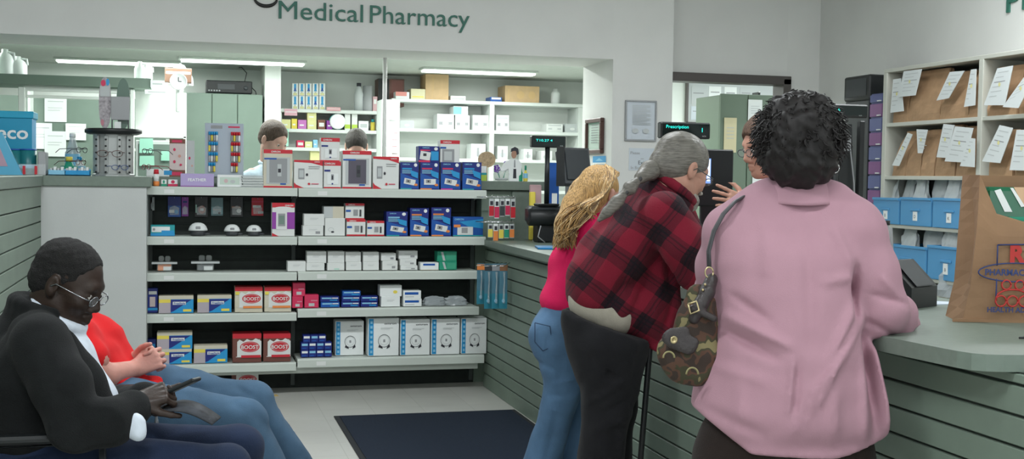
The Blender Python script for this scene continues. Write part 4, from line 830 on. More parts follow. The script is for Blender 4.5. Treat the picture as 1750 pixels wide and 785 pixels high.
for i, (px, col2) in enumerate(((179, mat('mirror_speckle', (.36, .33, .35), .35, noise=.4, nscale=60)), (210, mat('mirror_dark_green', (.10, .17, .13), .25)))):
    x = at(px, 200, Y=YD+.03).x-pc.x; hm = at(px, 131 if i == 0 else 133, Y=YD+.03).z-CTZ-zdz; w2 = .04; b = MB()
    outl = [(x+w2*math.cos(th)*(.9 if i == 0 else 1), zdz+hm*.5+hm*.5*math.copysign(abs(math.sin(th))**.75, math.sin(th))) for th in np.linspace(0, 2*math.pi, 30, endpoint=False)]
    b.prism(outl, .0+.02*i, .014+.02*i, col2)
    if i == 0: b.box(x-.03, x+.03, -.002, 0, zdz+hm*.62, zdz+hm*.82, LGREY, .001); b.ell(x-.01, zdz+hm*.88, .014, .02, PINKR, -.002); b.ell(x+.016, zdz+hm*.9, .010, .022, CYAN, -.002); b.ell(x-.015, zdz+hm*.12, .010, .02, mat('print_dim_rose', (.5, .2, .25), .5), -.002)
    b.build('mirror', t)
x = at(205, 190, Y=YD).x-pc.x; b = MB(); b.box(x-.055, x+.055, -.02, .0, zdz+.055, zdz+.20, GREY, .003); b.box(x-.052, x-.044, -.018, 0, zdz, zdz+.056, DGREY); b.box(x+.044, x+.052, -.018, 0, zdz, zdz+.056, DGREY); b.box(x-.035, x+.005, -.01, -.006, zdz, zdz+.045, WPAPER); b.build('card_holder', t)
def specs(px, py, Y, lab, yaw, mcol, s=1.0):
    p = at(px, py, Y=Y); t = thing('spectacles', lab, 'glasses', tuple(p), yaw, group='spectacles on the revolving stand')
    for sg in (-1, 1):
        b = MB(); b.tube([(sg*.034*s+.025*s*math.cos(a), 0, .018*s*math.sin(a)*(1 if math.sin(a) < 0 else .75)) for a in np.linspace(0, 2*math.pi, 20)], .0022, mcol, 6); b.build('rim', t)
        b = MB(); b.tube([(sg*.06*s, 0, .006), (sg*.066*s, .03, .006), (sg*.064*s, .11*s, .002), (sg*.06*s, .14*s, -.02)], .0022, mcol, 6); b.build('temple', t)
    b = MB(); b.tube([(-.010*s, 0, .005), (0, -.003, .009), (.010*s, 0, .005)], .0022, mcol, 6); b.build('bridge', t)
BRN = mat('frame_brown', (.12, .06, .05), .3)
specs(188, 262, YD-.095, 'thin brown spectacles in the middle of the revolving stand', 0, BRN, 1.25)
specs(205, 286, YD-.095, 'patterned spectacles low on the drum of the revolving stand', .5, mat('frame_blue', (.06, .10, .25), .3), .9)
for i, (px, py, yw, nm) in enumerate(((252, 258, -1.0, 'dark spectacles sticking out at the upper right of the stand'), (250, 285, -1.1, 'dark red spectacles sticking out low at the right of the stand'), (140, 256, 1.1, 'thin spectacles sticking out at the upper left of the stand'), (138, 277, 1.15, 'thin spectacles sticking out low at the left of the stand'))):
    specs(px, py, YD-.02, nm, yw, [DGREY, mat('frame_red', (.2, .02, .03), .3), DGREY, BRN][i], 1.0)
# pamphlet carton and the card of little bottles
t = thing('leaflet_carton', 'upright pink and white floral leaflet carton on the back ledge', 'box', (at(311, 297, Y=8.22).x, 8.20, CTZ))
w = at(333, 270, Y=8.22).x-at(290, 270, Y=8.22).x; h = at(311, 238, Y=8.22).z-CTZ
FL = mat('print_blush', (.66, .56, .54), .5); b = MB(); b.box(-w/2, w*.15, 0, .05, 0, h, FL, .002); b.prism([(-w/2, 0), (w*.15, 0)], 0, 0, FL) if False else None
decals(b, [('r', 0, .88, .62, 1, BRSPEC), ('r', .1, .91, .5, .97, PINKR), ('r', 0, 0, .62, .18, BRSPEC), ('r', .1, .04, .5, .13, PINKR), ('e', .2, .72, .05, .04, PINKR), ('e', .4, .55, .06, .04, mat('print_peach', (.65, .35, .28), .5)), ('e', .2, .4, .05, .04, PINKR), ('e', .45, .32, .05, .03, PINKR)], w, h); b.build('front_carton', t)
b = MB(); b.box(w*.17, w*.5, .015, .07, 0, h*.97, LGREY, .002); decals(b, [('e', .8, .5, .04, .04, PINKR), ('e', .9, .3, .03, .03, mat('print_peach', (.65, .35, .28), .5))], w, h, y=.015); b.build('side_carton', t)
Yc = 8.24; a = at(350, 297, Y=Yc); c = at(416, 297, Y=Yc); w = c.x-a.x; h = at(383, 211, Y=Yc).z-CTZ
CARD = mat('card_steel_blue', (.42, .48, .56), .5)
t = thing('bottle_card_stand', 'blue grey card stand carrying rows of small blue and red bottles', 'display stand', ((a.x+c.x)/2, Yc, CTZ))
b = MB(); b.box(-w/2, w/2, 0, .006, .0, h, CARD, .001); b.box(-w/2, w/2, -.0, .10, 0, .006, CARD, .001); decals(b, [('r', .15, .90, .45, .96, PGREY), ('r', .6, .92, .9, .95, PINKR)], w, h); b.build('card', t)
ck = 0
for side, cm in ((-1, CYAN), (1, RED)):
    for row in range(4):
        for k in range(4):
            if row == 3 and k == 3: continue
            x = side*w*.29+(k-1.5)*.0155; z = h*.80-row*h*.19; b = MB()
            b.lathe([(.0058, -.046), (.007, -.04), (.007, -.012), (.004, -.005)], [PGREY, YEL, GREY, WPAPER][(row+k) % 4], 8, c=(x, -.012, z)); b.lathe([(.0075, -.006), (.0078, .012), (.006, .016), (0, .016)], cm, 8, c=(x, -.012, z))
            b.box(x-.001, x+.001, -.012, .002, z+.004, z+.008, CHROME)
            o = b.build('capped_bottle'); o.location = Vector((0, 0, 0))+t.location; props(o, 'tiny %s-capped bottle on the blue grey card, %s row, %s' % ('blue' if side < 0 else 'red', ['top', 'second', 'third', 'bottom'][row], ['nearest the pamphlets', 'second along', 'third along', 'last along'][k]), 'bottle', 'tiny capped bottles on the blue grey card')
            for v in o.data.vertices: v.co -= Vector((x, -.012, z))
            o.location += Vector((x, -.012, z)); ck += 1
# mint green folders and clutter on the back bench
a = at(232, 270, Y=9.96); c = at(302, 270, Y=9.96); b = MB(); b.box(a.x, c.x, 9.91, 10.15, .90, at(260, 240, Y=9.91).z, SHW, .004); b.box(a.x+.02, c.x-.02, 9.908, 9.91, .93, at(260, 240, Y=9.91).z-.03, CABG); b.build('desk_hutch', origin=((a.x+c.x)/2, 10.0, .90), label='pale desk cabinet with mint green papers behind the spectacle stand', cat='cabinet')
MINT = mat('mint_paper', (.40, .78, .60), .6)
for i, (r, nm) in enumerate((((238, 236, 262, 262), 'mint green sheet standing behind the spectacle stand'), ((275, 258, 291, 275), 'folded mint green card beside the pamphlet carton'), ((238, 266, 264, 284), 'lower mint green sheet behind the spectacle stand'), ((487, 220, 493, 250), 'narrow mint strip hanging beside the pharmacist'))):
    Y = 9.9 if i < 3 else 12.64; a = at(r[0], r[1], Y=Y); c = at(r[2], r[3], Y=Y); w = c.x-a.x; hh2 = a.z-c.z; b = MB()
    b.prism([(0, 0), (w, 0), (w*.97, hh2), (w*.03, hh2*.97)], 0, .003, MINT); b.prism([(w*.1, 0), (w, 0), (w*.9, hh2*.7)], -.03, -.027, MINT) if i == 1 else None
    b.build('mint_sheet', loc=(a.x, Y, c.z), label=nm, cat='paper')
b = MB(); b.box(-.09, .09, 0, .12, 0, .05, WPAPER, .004); b.box(.02, .07, -.002, 0, .012, .04, CYAN); p = at(275, 285, Y=8.24); b.build('wipes_box', loc=(p.x, 8.2, CTZ), label='low white box with a blue mark beside the pamphlet carton', cat='box')

# ================================================================ RIGHT END OF THE BACK LEDGE
ZP = CTZ+.003
p = at(836, 300, Y=8.05); b = MB(); b.lathe([(.02, .0), (.022, .02)], PGREY, 12)
t = thing('hand_fan', 'round tan woven fan behind the blue cartons', 'fan', (p.x, 8.12, ZP)); hz = at(836, 273, Y=8.12).z-ZP
WV = mat('woven_tan', (.50, .38, .24), .8, noise=.25, nscale=60)
b = MB(); b.prism([(.062*math.cos(a), hz+.055*math.sin(a)) for a in np.linspace(0, 2*math.pi, 24, endpoint=False)], 0, .008, WV)
for k in range(1, 5): b.tube([(.0125*k*math.cos(a), -.002, hz+.011*k*math.sin(a)) for a in np.linspace(0, 2*math.pi, 24)], .0018, WV, 4)
b.build('blade', t); b = MB(); b.tube([(0, .004, 0), (0, .004, hz-.05)], .006, WV, 8); b.build('handle', t)
box_at('tissue_pack', (812, 284, 832, 303), 8.06, ZP, .10, WPAPER, [('r', 0, 0, 1, .40, mat('print_lime', (.45, .62, .08), .5)), ('r', 0, .40, 1, .55, TEAL)], 'white pack with lime and teal bands against the blue cartons')
# figure cut-out pharmacist, purple flowers, small bottles
p = at(879, 302, Y=8.06); hh2 = at(879, 251, Y=8.06).z-ZP
t = thing('paper_figure', 'small cut-out figure of a dark haired pharmacist in a white coat with black trousers', 'cut-out', (p.x, 8.06, ZP)); s_ = hh2
SK2 = mat('figure_skin', (.40, .22, .15), .6)
b = MB(); b.prism([(-.10*s_, .0), (.12*s_, 0), (.13*s_, .15*s_), (.20*s_, .2*s_), (.22*s_, .50*s_), (.12*s_, .64*s_), (-.12*s_, .64*s_), (-.28*s_, .55*s_), (-.42*s_, .35*s_), (-.38*s_, .26*s_), (-.18*s_, .36*s_), (-.16*s_, 0)], 0, .01, WPAPER); b.prism([(-.04*s_, .02), (.06*s_, .02), (.05*s_, .36*s_), (-.03*s_, .36*s_)], -.001, 0, INK); b.prism([(-.02*s_, .4*s_), (.03*s_, .4*s_), (.02*s_, .62*s_), (-.01*s_, .62*s_)], -.001, 0, PGREY); b.build('coat', t)
b = MB(); b.prism([(.075*s_*math.cos(a)-.02*s_, .78*s_+.12*s_*math.sin(a)) for a in np.linspace(0, 2*math.pi, 18, endpoint=False)], -.002, .008, SK2); b.build('face', t)
b = MB(); b.prism([(-.115*s_, .84*s_), (-.10*s_, .95*s_), (0, 1.0*s_), (.10*s_, .95*s_), (.12*s_, .80*s_), (.07*s_, .76*s_), (.04*s_, .88*s_), (-.05*s_, .88*s_)], -.004, .010, INK); b.build('hair', t)
VIO = mat('petal_violet', (.16, .05, .38), .6); p = at(858, 300, Y=8.09)
t = thing('flower_bowl', 'clear bowl with violet flowers beside the paper pharmacist figure', 'flowers', (p.x, 8.10, ZP))
b = MB(); b.lathe([(.03, 0), (.055, .02), (.06, .05), (.05, .075)], CLEAR, 18); b.lathe([(.045, .005), (.048, .02), (0, .022)], LGREY, 12); b.build('bowl', t)
rnd = random.Random(4)
for k in range(7):
    cx, cy, cz = rnd.uniform(-.055, .045), rnd.uniform(-.02, .02), rnd.uniform(.06, .135); b = MB()
    for j in range(5):
        a_ = 2*math.pi*j/5; b.lathe([(0, -.010), (.010, -.004), (.011, .003), (0, .010)], VIO if k % 3 else WPAPER, 6, c=(cx+.013*math.cos(a_), cy, cz+.013*math.sin(a_)))
    b.tube([(cx, cy, cz-.01), (cx*.4, 0, .02)], .002, PGREEN, 4); b.build('blossom', t)
bottle('dish_bottle', 898, 283, 8.07, ZP, .016, YEL, PGREEN, 'tiny yellow bottle with a green cap beside the paper figure', .3, .5, py=302)
bottle('dish_bottle', 890, 280, 8.09, ZP, .013, PGREEN, WPAPER, 'tiny green bottle right behind the paper figure', .2, .5, py=302)

# ================================================================ REGISTERS ON THE COUNTER
def pole_display(lab, r, Y, zb, tx, yaw=0, extra=None, base=True):
    a = at(r[0], r[1], Y=Y); c = at(r[2], r[3], Y=Y); w = c.x-a.x; h = a.z-c.z; x = (a.x+c.x)/2; zc = (a.z+c.z)/2
    t = thing('pole_display', lab, 'display', (x, Y, zb), yaw); hz = zc-zb
    b = MB(); b.box(-w/2, w/2, 0, .05, hz-h/2, hz+h/2, BLACK, .006); b.box(-w/2+.008, w/2-.008, -.001, .0005, hz-h/2+.010, hz+h/2-.008, mat('display_glass', (.004, .012, .012), .12)); b.build('head', t)
    for k, (s_, u, v, tw) in enumerate(tx): b = MB(); b.text(s_, -w/2+u*w, hz-h/2+v*h, h*.20, GLOW, -.0022, width=tw*w); b.build('readout', t)
    b = MB(); b.text('NCR', w/2-w*.17, hz-h/2+h*.12, h*.09, LGREY, -.002); b.build('badge', t)
    b = MB(); b.tube([(0, .03, .012), (0, .03, hz-h/2+.001)], .0165, BLACK, 12); b.build('pole', t)
    b = MB(); b.box(-.07, .07, -.03, .09, 0, .015, BLACK, .005); b.build('foot', t)
    return t
# first register, beyond the blonde woman
Y1 = 7.45
pole_display('nearest-to-the-shelves pole display with teal figures, black pole', (909, 232, 967, 253), Y1, CT+.235, [('T10.27 4', .12, .52, .48)])
a = at(900, 400, Y=Y1); c = at(966, 400, Y=Y1)
t = thing('receipt_printer', 'black rounded receipt printer on a stand under the first pole display', 'printer', ((a.x+c.x)/2+.01, Y1, CT)); w = (c.x-a.x)
b = MB(); b.lathe([(.0, -w/2), (.05, -w/2), (.058, -w/2+.008), (.058, w/2-.008), (.05, w/2), (0, w/2)], BLACK, 20, M=Matrix.Translation((0, .01, .165)) @ Matrix.Rotation(math.pi/2, 4, 'Y')); b.box(-w/2+.01, w/2+.03, -.02, .14, .12, .234, DGREY, .02); b.build('housing', t)
b = MB(); b.box(-w*.25, w*.45, .0, .12, 0, .13, BLACK, .01); b.build('stand', t)
b = MB(); b.tube([(-w*.2, -.02, .11), (-w*.28, -.03, .04), (-w*.1, -.03, .004)], .004, GREY, 6); b.build('cable', t)
t = thing('touch_monitor', 'black touch monitor tilted back beside the blonde hair', 'monitor', tuple(at(985, 400, Y=7.2).xy)+(CT,), .35)
m0 = at(978, 283, Y=7.2).z-CT; b = MB(); b.prism([(-.01, m0-.11), (.05, m0-.13), (.10, m0+.08), (.03, m0+.11)], -.10, .11, DGREY, axis='x'); b.prism([(-.016, m0-.085), (-.012, m0-.09), (.026, m0+.095), (.022, m0+.097)], -.085, .095, mat('monitor_glass', (.02, .025, .03), .15), axis='x'); b.box(-.105, -.10, .0, .08, m0-.13, m0+.115, BLACK, .002); b.build('screen', t)
b = MB(); b.prism([(.03, .02), (.09, .02), (.08, m0-.08), (.02, m0-.10)], -.03, .04, GREY, axis='x'); b.build('arm', t); b = MB(); b.box(-.09, .09, -.04, .14, 0, .022, DGREY, .006); b.build('base', t)
t = thing('keyboard', 'grey keyboard on the counter half hidden by the blonde hair', 'keyboard', tuple(at(945, 413, Z=CT).xy)+(CT,), -.9)
b = MB(); b.prism([(-.06, 0), (.07, 0), (.07, .045), (-.06, .018)], -.12, .12, GREY, axis='x'); b.build('case', t)
b = MB()
for i in range(10):
    for j in range(4): b.box(-.11+i*.022, -.11+i*.022+.018, -.05+j*.026, -.05+j*.026+.021, .018+j*.0055, .034+j*.0058, DGREY, .002)
b.build('keys', t)
p = at(927, 426, Z=CT); b = MB(); b.box(-.07, .07, -.11, .11, 0, .012, mat('folder_blue', (.01, .17, .40), .4), .003); b.box(-.066, .068, -.106, .106, .0035, .0085, WPAPER); b.build('blue_folder', loc=(p.x+.05, p.y+.05, CT), rot=-.2, label='bright blue folder lying on the counter edge before the blonde woman', cat='folder')
for i, (px, py, m, nm) in enumerate(((906, 350, YEL, 'yellow card leaning against the green pier'), (918, 338, mat('card_floral', (.55, .36, .38), .6), 'pinkish printed bag beyond the green pier'), (953, 300, BLUE, 'blue binder standing behind the first pole display'))):
    p = at(px, 415, Y=7.8); h = at(px, py-22, Y=7.8).z-CT; b = MB(); b.box(-.02-.03*(i > 0), .02+.01*(i > 0), 0, .03, 0, h, m, .006); decals(b, [('r', .2, .4, .8, .6, WPAPER)], .06, h)
    b.build(['yellow_card', 'printed_bag', 'blue_binder'][i], loc=(at(px, 415, Y=7.8).x, 7.75+.07*i, CT), rot=-.1*i, label=nm, cat=['card', 'bag', 'binder'][i])
# second register, beyond the plaid shirt
Y2 = 5.35
pole_display('long pole display reading a teal name above the grey ponytail man', (1130, 208, 1214, 238), Y2, CT, [('Prescription', .10, .62, .45), ('|', .82, .48, .014)])
t = thing('checkout_monitor', 'black monitor with a lit blue window beside the bearded man', 'monitor', (at(1215, 330, Y=5.3).x+.03, 5.42, CT))
z1, z0_ = at(1213, 255, Y=5.4).z-CT, at(1213, 360, Y=5.4).z-CT
b = MB(); b.box(-.05, .14, 0, .04, z0_+.02, z1, BLACK, .006); b.build('screen_frame', t)
b = MB(); b.box(-.035, .02, -.002, -.0004, z0_+.13, z1-.045, mat('screen_lit', (.1, .2, .5), .3, emit=(.18, .34, .85), estr=.8)); b.box(.0, .016, -.003, -.002, z0_+.14, z1-.05, mat('screen_white', (.7, .8, .9), .3, emit=(.6, .75, 1), estr=.8)); b.build('screen', t)
b = MB(); b.box(-.02, .08, .01, .035, .01, z0_+.03, BLACK, .004); b.box(-.08, .14, -.05, .12, 0, .014, BLACK, .004); b.build('stand', t)
b = MB(); b.tube([(-.03, -.06, .01), (.0, -.1, .02), (.05, -.09, .05), (.07, -.05, .02)], .004, BLACK, 6); b.build('cable', t)
# third register behind the woman in pink
Y3 = 4.75
t = pole_display('black pole display with faint teal digits behind the curly hair', (1386, 176, 1484, 202), Y3, CT, [('02:16', .28, .45, .22)])
p = at(1445, 370, Y=Y3)
t = thing('register_tower', 'tall black register back with cables behind the woman in pink', 'register', (p.x, Y3+.06, CT)); hT = at(1445, 203, Y=Y3).z-CT
b = MB(); b.prism([(-.075, .012), (.085, .012), (.055, hT-.02), (-.055, hT-.02)], 0, .10, BLACK); b.box(-.02, .05, -.006, 0, hT*.80, hT*.90, GREY, .002); b.build('back_shell', t)
b = MB(); b.box(-.10, .11, -.02, .13, 0, .012, BLACK, .004); b.box(-.13, -.105, -.01, .02, .012, hT-.005, BLACK, .003); b.box(.09, .115, -.01, .02, .012, hT-.005, BLACK, .003); b.build('frame', t)
b = MB(); b.tube([(.04, -.01, hT*.85), (.06, -.02, hT*.6), (.075, -.015, hT*.3), (.09, -.01, .01)], .003, GREY, 6); b.tube([(-.07, -.02, hT*.55), (-.06, -.025, hT*.2), (-.03, -.01, .01)], .0035, mat('cable_blue', (.05, .12, .3), .4), 6); b.build('cable', t)
# card terminal, paper, carrier bag by the pink sleeve
p = at(1562, 525, Z=CT); t = thing('card_terminal', 'black card terminal with a stylus cradle beside the pink sleeve', 'card reader', (p.x, p.y+.02, CT), .5)
b = MB(); b.prism([(-.05, 0), (.11, 0), (.11, .13), (.04, .155), (-.05, .07)], -.09, .085, BLACK, axis='x'); b.build('body', t)
b = MB(); b.prism([(-.052, .073), (.03, .155), (.033, .157), (-.05, .077)], -.06, .055, DGREY, axis='x'); b.build('screen', t)
b = MB(); b.tube([(-.055, .1, .10), (-.065, .1, .2), (-.085, .09, .25)], [.02, .022, .012], BLACK, 10); b.tube([(.03, .11, .10), (.03, .12, .27)], [.012, .016], GREY, 10); b.tube([(.03, .12, .27), (.03, .12, .285)], .017, BLACK, 10); b.tube([(.055, .11, .26), (.07, .11, .15), (.09, .08, .06), (.10, .04, .005)], .005, GREY, 6); b.build('stylus_cradle', t)
p = at(1603, 520, Z=CT); b = MB(); b.prism([(-.07, -.05), (.05, -.07), (.075, .0), (.0, .08), (-.06, .06)], 0, .003, mat('paper_bluish', (.62, .70, .80), .6), axis='z'); b.build('receipt_paper', loc=(p.x, p.y+.03, CT), rot=.2, label='pale sheet of paper on the counter between the terminal and the brown bag', cat='paper')
p = at(1622, 500, Z=CT); crumple('clear_bag', (min(p.x+.02, 2.52), p.y+.12, CT), .16, .10, .055, FOIL, 'crumpled clear bag lying behind the pale sheet', 'bag', seed=31, rough=.4, top=.5)
# brown carrier bag
KB = mat('bag_kraft', (.30, .175, .095), .75, noise=.12, nscale=6, bump=.25, bscale=12)
KBI = mat('bag_kraft_inside', (.30, .18, .10), .8)
NAVY = mat('bag_navy_ink', (.03, .05, .16), .6); RINK = mat('bag_red_ink', (.48, .035, .03), .6)
pa = at(1655, 551, Z=CT); BW, BD = .31, .17
zbt = at(1720, 300, Y=pa.y).z-CT
t = thing('carrier_bag', 'tall brown paper pharmacy bag with red R and blue print on the counter', 'bag', (pa.x+BW/2*math.cos(-.26), pa.y+BW/2*math.sin(-.26), CT), -.26)
b = MB(); n = 12; vs = []
def bag_ring(v):
    e = 0.012*math.sin(v*9)
    lf = -BW/2-.02*max(0, .25-v)*4*.9+(.022*v); fr = 0+.006*math.sin(v*7)
    return [(lf, fr, 0), (-BW/4, fr-.004*math.sin(v*5), 0), (0, fr-.008*math.sin(v*3.1), 0), (BW/4, fr, 0), (BW/2-.01*v, fr, 0), (BW/2-.02*v-.018*math.sin(v*3), BD/2, 0), (BW/2-.01*v, BD, 0), (0, BD, 0), (lf+.01, BD, 0), (lf+.03*math.sin(v*3.1), BD/2, 0)]
rows = 12
for i in range(rows+1):
    v = i/rows; ring = bag_ring(v)
    for k, q in enumerate(ring):
        zz = zbt*v
        if v == 1: zz = zbt*((1, .74, .69, .69, .70, .80)[k] if k < 6 else 1)
        elif i >= rows-4 and k in (1, 2, 3, 4, 5): zz = zbt*(i/(rows))*((1, .74, .69, .69, .70, .80)[k]*.985/(rows-1)*rows)
        vs.append((q[0], q[1], zz))
K = 10
b.add(vs, [(i*K+j, i*K+(j+1) % K, (i+1)*K+(j+1) % K, (i+1)*K+j) for i in range(rows) for j in range(K)]+[tuple(range(K))], KB)
o = b.build('paper_sack', t); md = o.modifiers.new('s', 'SOLIDIFY'); md.thickness = .0015
b = MB(); b.prism([(-BW/2-.05, -.004), (-BW/2+.06, -.008), (-BW/2+.02, .02)], .001, .010, KB, axis='z'); b.build('bottom_fold', t)
b = MB(); yy = -.014; x0 = -BW/2+.075
def ln(pts, m, w=.0022, yy=yy): b.tube([(x, yy, z) for x, z in pts], w, m, 5)
ln([(x0, zbt*.53), (BW/2-.02, zbt*.545)], NAVY); ln([(x0, zbt*.53), (x0, zbt*.39)], NAVY); ln([(x0, zbt*.30), (x0, zbt*.13)], NAVY)
ln([(x0+.06+.115*math.cos(a), zbt*.345+.028*math.sin(a)) for a in np.linspace(0, 2*math.pi, 30)], NAVY)
b.text('R', x0+.038, zbt*.415, .050, RINK, yy, bold=.05); b.text('x', x0+.082, zbt*.40, .03, RINK, yy, bold=.05)
b.text('PHARMACY', x0-.035, zbt*.325, .018, NAVY, yy, bold=.03); b.text('HEALTH ADVISE', x0-.025, zbt*.075, .015, NAVY, yy, bold=.03)
for cx in (.03, .07): ln([(x0+cx+.014*math.cos(a), zbt*.26+.014*math.sin(a)) for a in np.linspace(0, 2*math.pi, 18)], RINK, .0028)
ln([(x0+.05+.05*math.cos(a), zbt*.17+.026*math.sin(a)) for a in np.linspace(-.3, math.pi+.3, 18)], RINK, .0028)
for cx in (.015, .05, .085): ln([(x0+cx+.016*math.cos(a), zbt*.15+.016*math.sin(a)) for a in np.linspace(0, 2*math.pi, 18)], RINK, .0028)
b.build('printing', t)
GB = mat('green_gloss', (.01, .13, .06), .12, coat=.5); w = .22
t2 = thing('glossy_packet', 'shrink wrapped green and magenta packet sticking out of the brown bag', 'packet', t.location+Vector((.03, .035, zbt-.150)), -.26)
b = MB(); b.box(-.118, .122, .0, .08, 0, .115, GB, .012); decals(b, [('p', [(.35, 1.0), (.6, 1.0), (.75, .5), (.5, .45)], mat('print_cream', (.65, .42, .25), .3)), ('p', [(.6, 1), (1, 1), (1, .55), (.78, .5)], MAG), ('p', [(.1, .9), (.18, .95), (.34, .35), (.24, .35)], WPAPER), ('p', [(.3, .98), (.34, .98), (.5, .5), (.45, .48)], WPAPER), ('r', .3, .1, .8, .22, PGREEN)], .235, .115, y=-.001)
b.build('wrapped_pack', t2)
p = at(1742, 581, Z=CT); b = MB(); b.tube([(-.02, 0, .005), (.06, .01, .005), (.12, .0, .006)], [.003, .0045, .004], BLACK, 8); b.build('pen', loc=(p.x+.02, p.y, CT), label='black pen lying on the counter at the right edge', cat='pen')

# ================================================================ COLUMN NOTICES, DOORWAY ROOM
def frame_on(name, lab, r, Y, fm, pm, spec, cat='picture', fw=.018):
    a = at(r[0], r[1], Y=Y); c = at(r[2], r[3], Y=Y); w = c.x-a.x; h = a.z-c.z
    t = thing(name, lab, cat, ((a.x+c.x)/2, Y, c.z))
    b = MB(); b.box(-w/2, w/2, -.02, 0, 0, fw, fm, .003); b.box(-w/2, w/2, -.02, 0, h-fw, h, fm, .003); b.box(-w/2, -w/2+fw, -.02, 0, fw, h-fw, fm, .003); b.box(w/2-fw, w/2, -.02, 0, fw, h-fw, fm, .003); b.build('frame', t)
    b = MB(); b.box(-w/2+fw, w/2-fw, -.010, -.002, fw, h-fw, pm); decals(b, spec, w, h, y=-.0105); b.build('sheet', t)
lines = [('r', .22, .86-.035*k, .8-.12*(k % 3 == 2), .873-.035*k, LGREY) for k in range(14)]
frame_on('framed_notice', 'framed printed notice on the white column', (1068, 171, 1120, 242), 8.2, GREY, mat('notice_bluish', (.58, .63, .68), .5), lines+[('e', .32, .25, .1, .06, LGREY), ('e', .66, .25, .1, .06, LGREY)], fw=.012)
a = at(1075, 253, Y=8.2); c = at(1119, 292, Y=8.2); w = c.x-a.x; h = a.z-c.z; b = MB(); b.box(-w/2, w/2, -.003, 0, 0, h, mat('notice_bluish', (.58, .63, .68), .5)); b.text('Please', -w*.45, h*.72, h*.13, PGREY, -.004); b.text('use', 0, h*.5, h*.08, PGREY, -.004, align='c'); b.text('Exit', 0, h*.27, h*.17, DGREY, -.004, align='c'); b.text('In Back', -w*.42, h*.06, h*.13, PGREY, -.004)
b.build('paper_notice', loc=((a.x+c.x)/2, 8.2, c.z), label='white paper notice taped below the framed one on the column', cat='notice')
# wooden frame and blue sticker on the side of the opening (plane x = 2.93, facing -x)
XJ = 2.93
def jamb(px, py): return at(px, py, X=XJ)
a = jamb(1006, 205); c = jamb(1032, 262); y0, y1 = c.y, a.y; h = jamb(1019, 203).z-jamb(1019, 263).z; zb = jamb(1019, 263).z
t = thing('framed_certificate', 'certificate in a dark wooden frame on the side of the opening', 'picture', (XJ, (y0+y1)/2, zb), -math.pi/2); w = y1-y0; WD = mat('frame_wood', (.10, .05, .04), .4)
b = MB(); fw = .03; b.box(-w/2, w/2, -.03, 0, 0, fw, WD, .004); b.box(-w/2, w/2, -.03, 0, h-fw, h, WD, .004); b.box(-w/2, -w/2+fw, -.03, 0, fw, h-fw, WD, .004); b.box(w/2-fw, w/2, -.03, 0, fw, h-fw, WD, .004); b.build('frame', t)
b = MB(); b.box(-w/2+fw, w/2-fw, -.012, -.002, fw, h-fw, mat('certificate', (.50, .62, .54), .5)); decals(b, [('r', .3, .8-.07*k, .72, .82-.07*k, PGREY) for k in range(8)]+[('r', .15, .84, .85, .9, mat('print_dim_green', (.12, .25, .18), .5))], w, h, y=-.0125); b.build('certificate', t)
a = jamb(1014, 265); c = jamb(1036, 286); w = a.y-c.y; h = a.z-c.z-.02; b = MB(); b.box(-w/2, w/2, -.003, 0, 0, h, WPAPER); decals(b, [('r', 0, .35, 1, 1, CYAN), ('p', [(.2, .5), (.5, .8), (.8, .5)], LCYAN), ('r', .1, .1, .9, .2, LGREY)], w, h, y=-.0035)
b.build('blue_sticker', loc=(XJ, (a.y+c.y)/2, c.z+.01), rot=-math.pi/2, label='blue and white sticker under the wooden frame', cat='sticker')
# room behind the doorway
YQ = 10.6
wall('wall_door_room', 4.40, 6.0, YQ+.3, YQ+.4, 0, BACK_CEIL, WALLB)
wall('wall_partition', 4.34, 4.40, YQ+.3, 13.1, 0, BACK_CEIL, WALLB)
def xq(px, Y=YQ): return at(px, 200, Y=Y).x
def zq_(py, Y=YQ, px=1250): return at(px, py, Y=Y).z
t = thing('notice_board', 'large glazed notice board with papers, dark edged, through the doorway', 'board', ((xq(1195)+xq(1345))/2, YQ+.28, zq_(208))); w = xq(1345)-xq(1195); h = zq_(139)-zq_(208)
b = MB(); b.box(-w/2, w/2, 0, .02, 0, h, mat('board_grey', (.50, .53, .53), .5)); b.build('board', t); b = MB(); b.box(-w/2-.02, -w/2, -.02, .02, 0, h, DFM); b.box(-w/2, w/2, -.02, .02, -.02, 0, DFM); b.build('edge', t)
for k, (u, v, uw, vh, m) in enumerate(((.04, .45, .16, .45, LGREY), (.24, .52, .14, .40, WPAPER), (.42, .50, .14, .42, WPAPER), (.60, .55, .14, .36, LGREY), (.04, .06, .14, .34, mat('notice_bluish', (.58, .63, .68), .5)), (.23, .05, .12, .40, WPAPER))):
    b = MB(); b.box(-w/2+u*w, -w/2+(u+uw)*w, -.003, 0, v*h, (v+vh)*h, m); b.box(-w/2+(u+.02)*w, -w/2+(u+uw-.02)*w, -.004, -.003, (v+vh*.6)*h, (v+vh*.66)*h, PGREY); b.build('paper', t)
wall('wall_door_shelf', xq(1200), xq(1235), YQ+.1, YQ+.3, zq_(246), zq_(240), BEIGE) 
for i, (y0, y1, m) in enumerate(((210, 219, WPAPER), (219.5, 224, mat('tray_tan', (.5, .38, .25), .6)), (225, 238, WPAPER))):
    b = MB(); b.box(xq(1214), xq(1236), YQ+.12, YQ+.29, zq_(y1), zq_(y0), m, .003)
    for k in range(3): b.box(xq(1216), xq(1230), YQ+.118, YQ+.12, zq_(y1)+.01+.012*k, zq_(y1)+.014+.012*k, LGREY)
    b.build('paper_tray', origin=(xq(1225), YQ+.2, zq_(y1)), label=['upper stack of white papers beside the second pole display', 'thin tan tray between two paper stacks', 'lower stack of white papers beside the second pole display'][i], cat='papers')
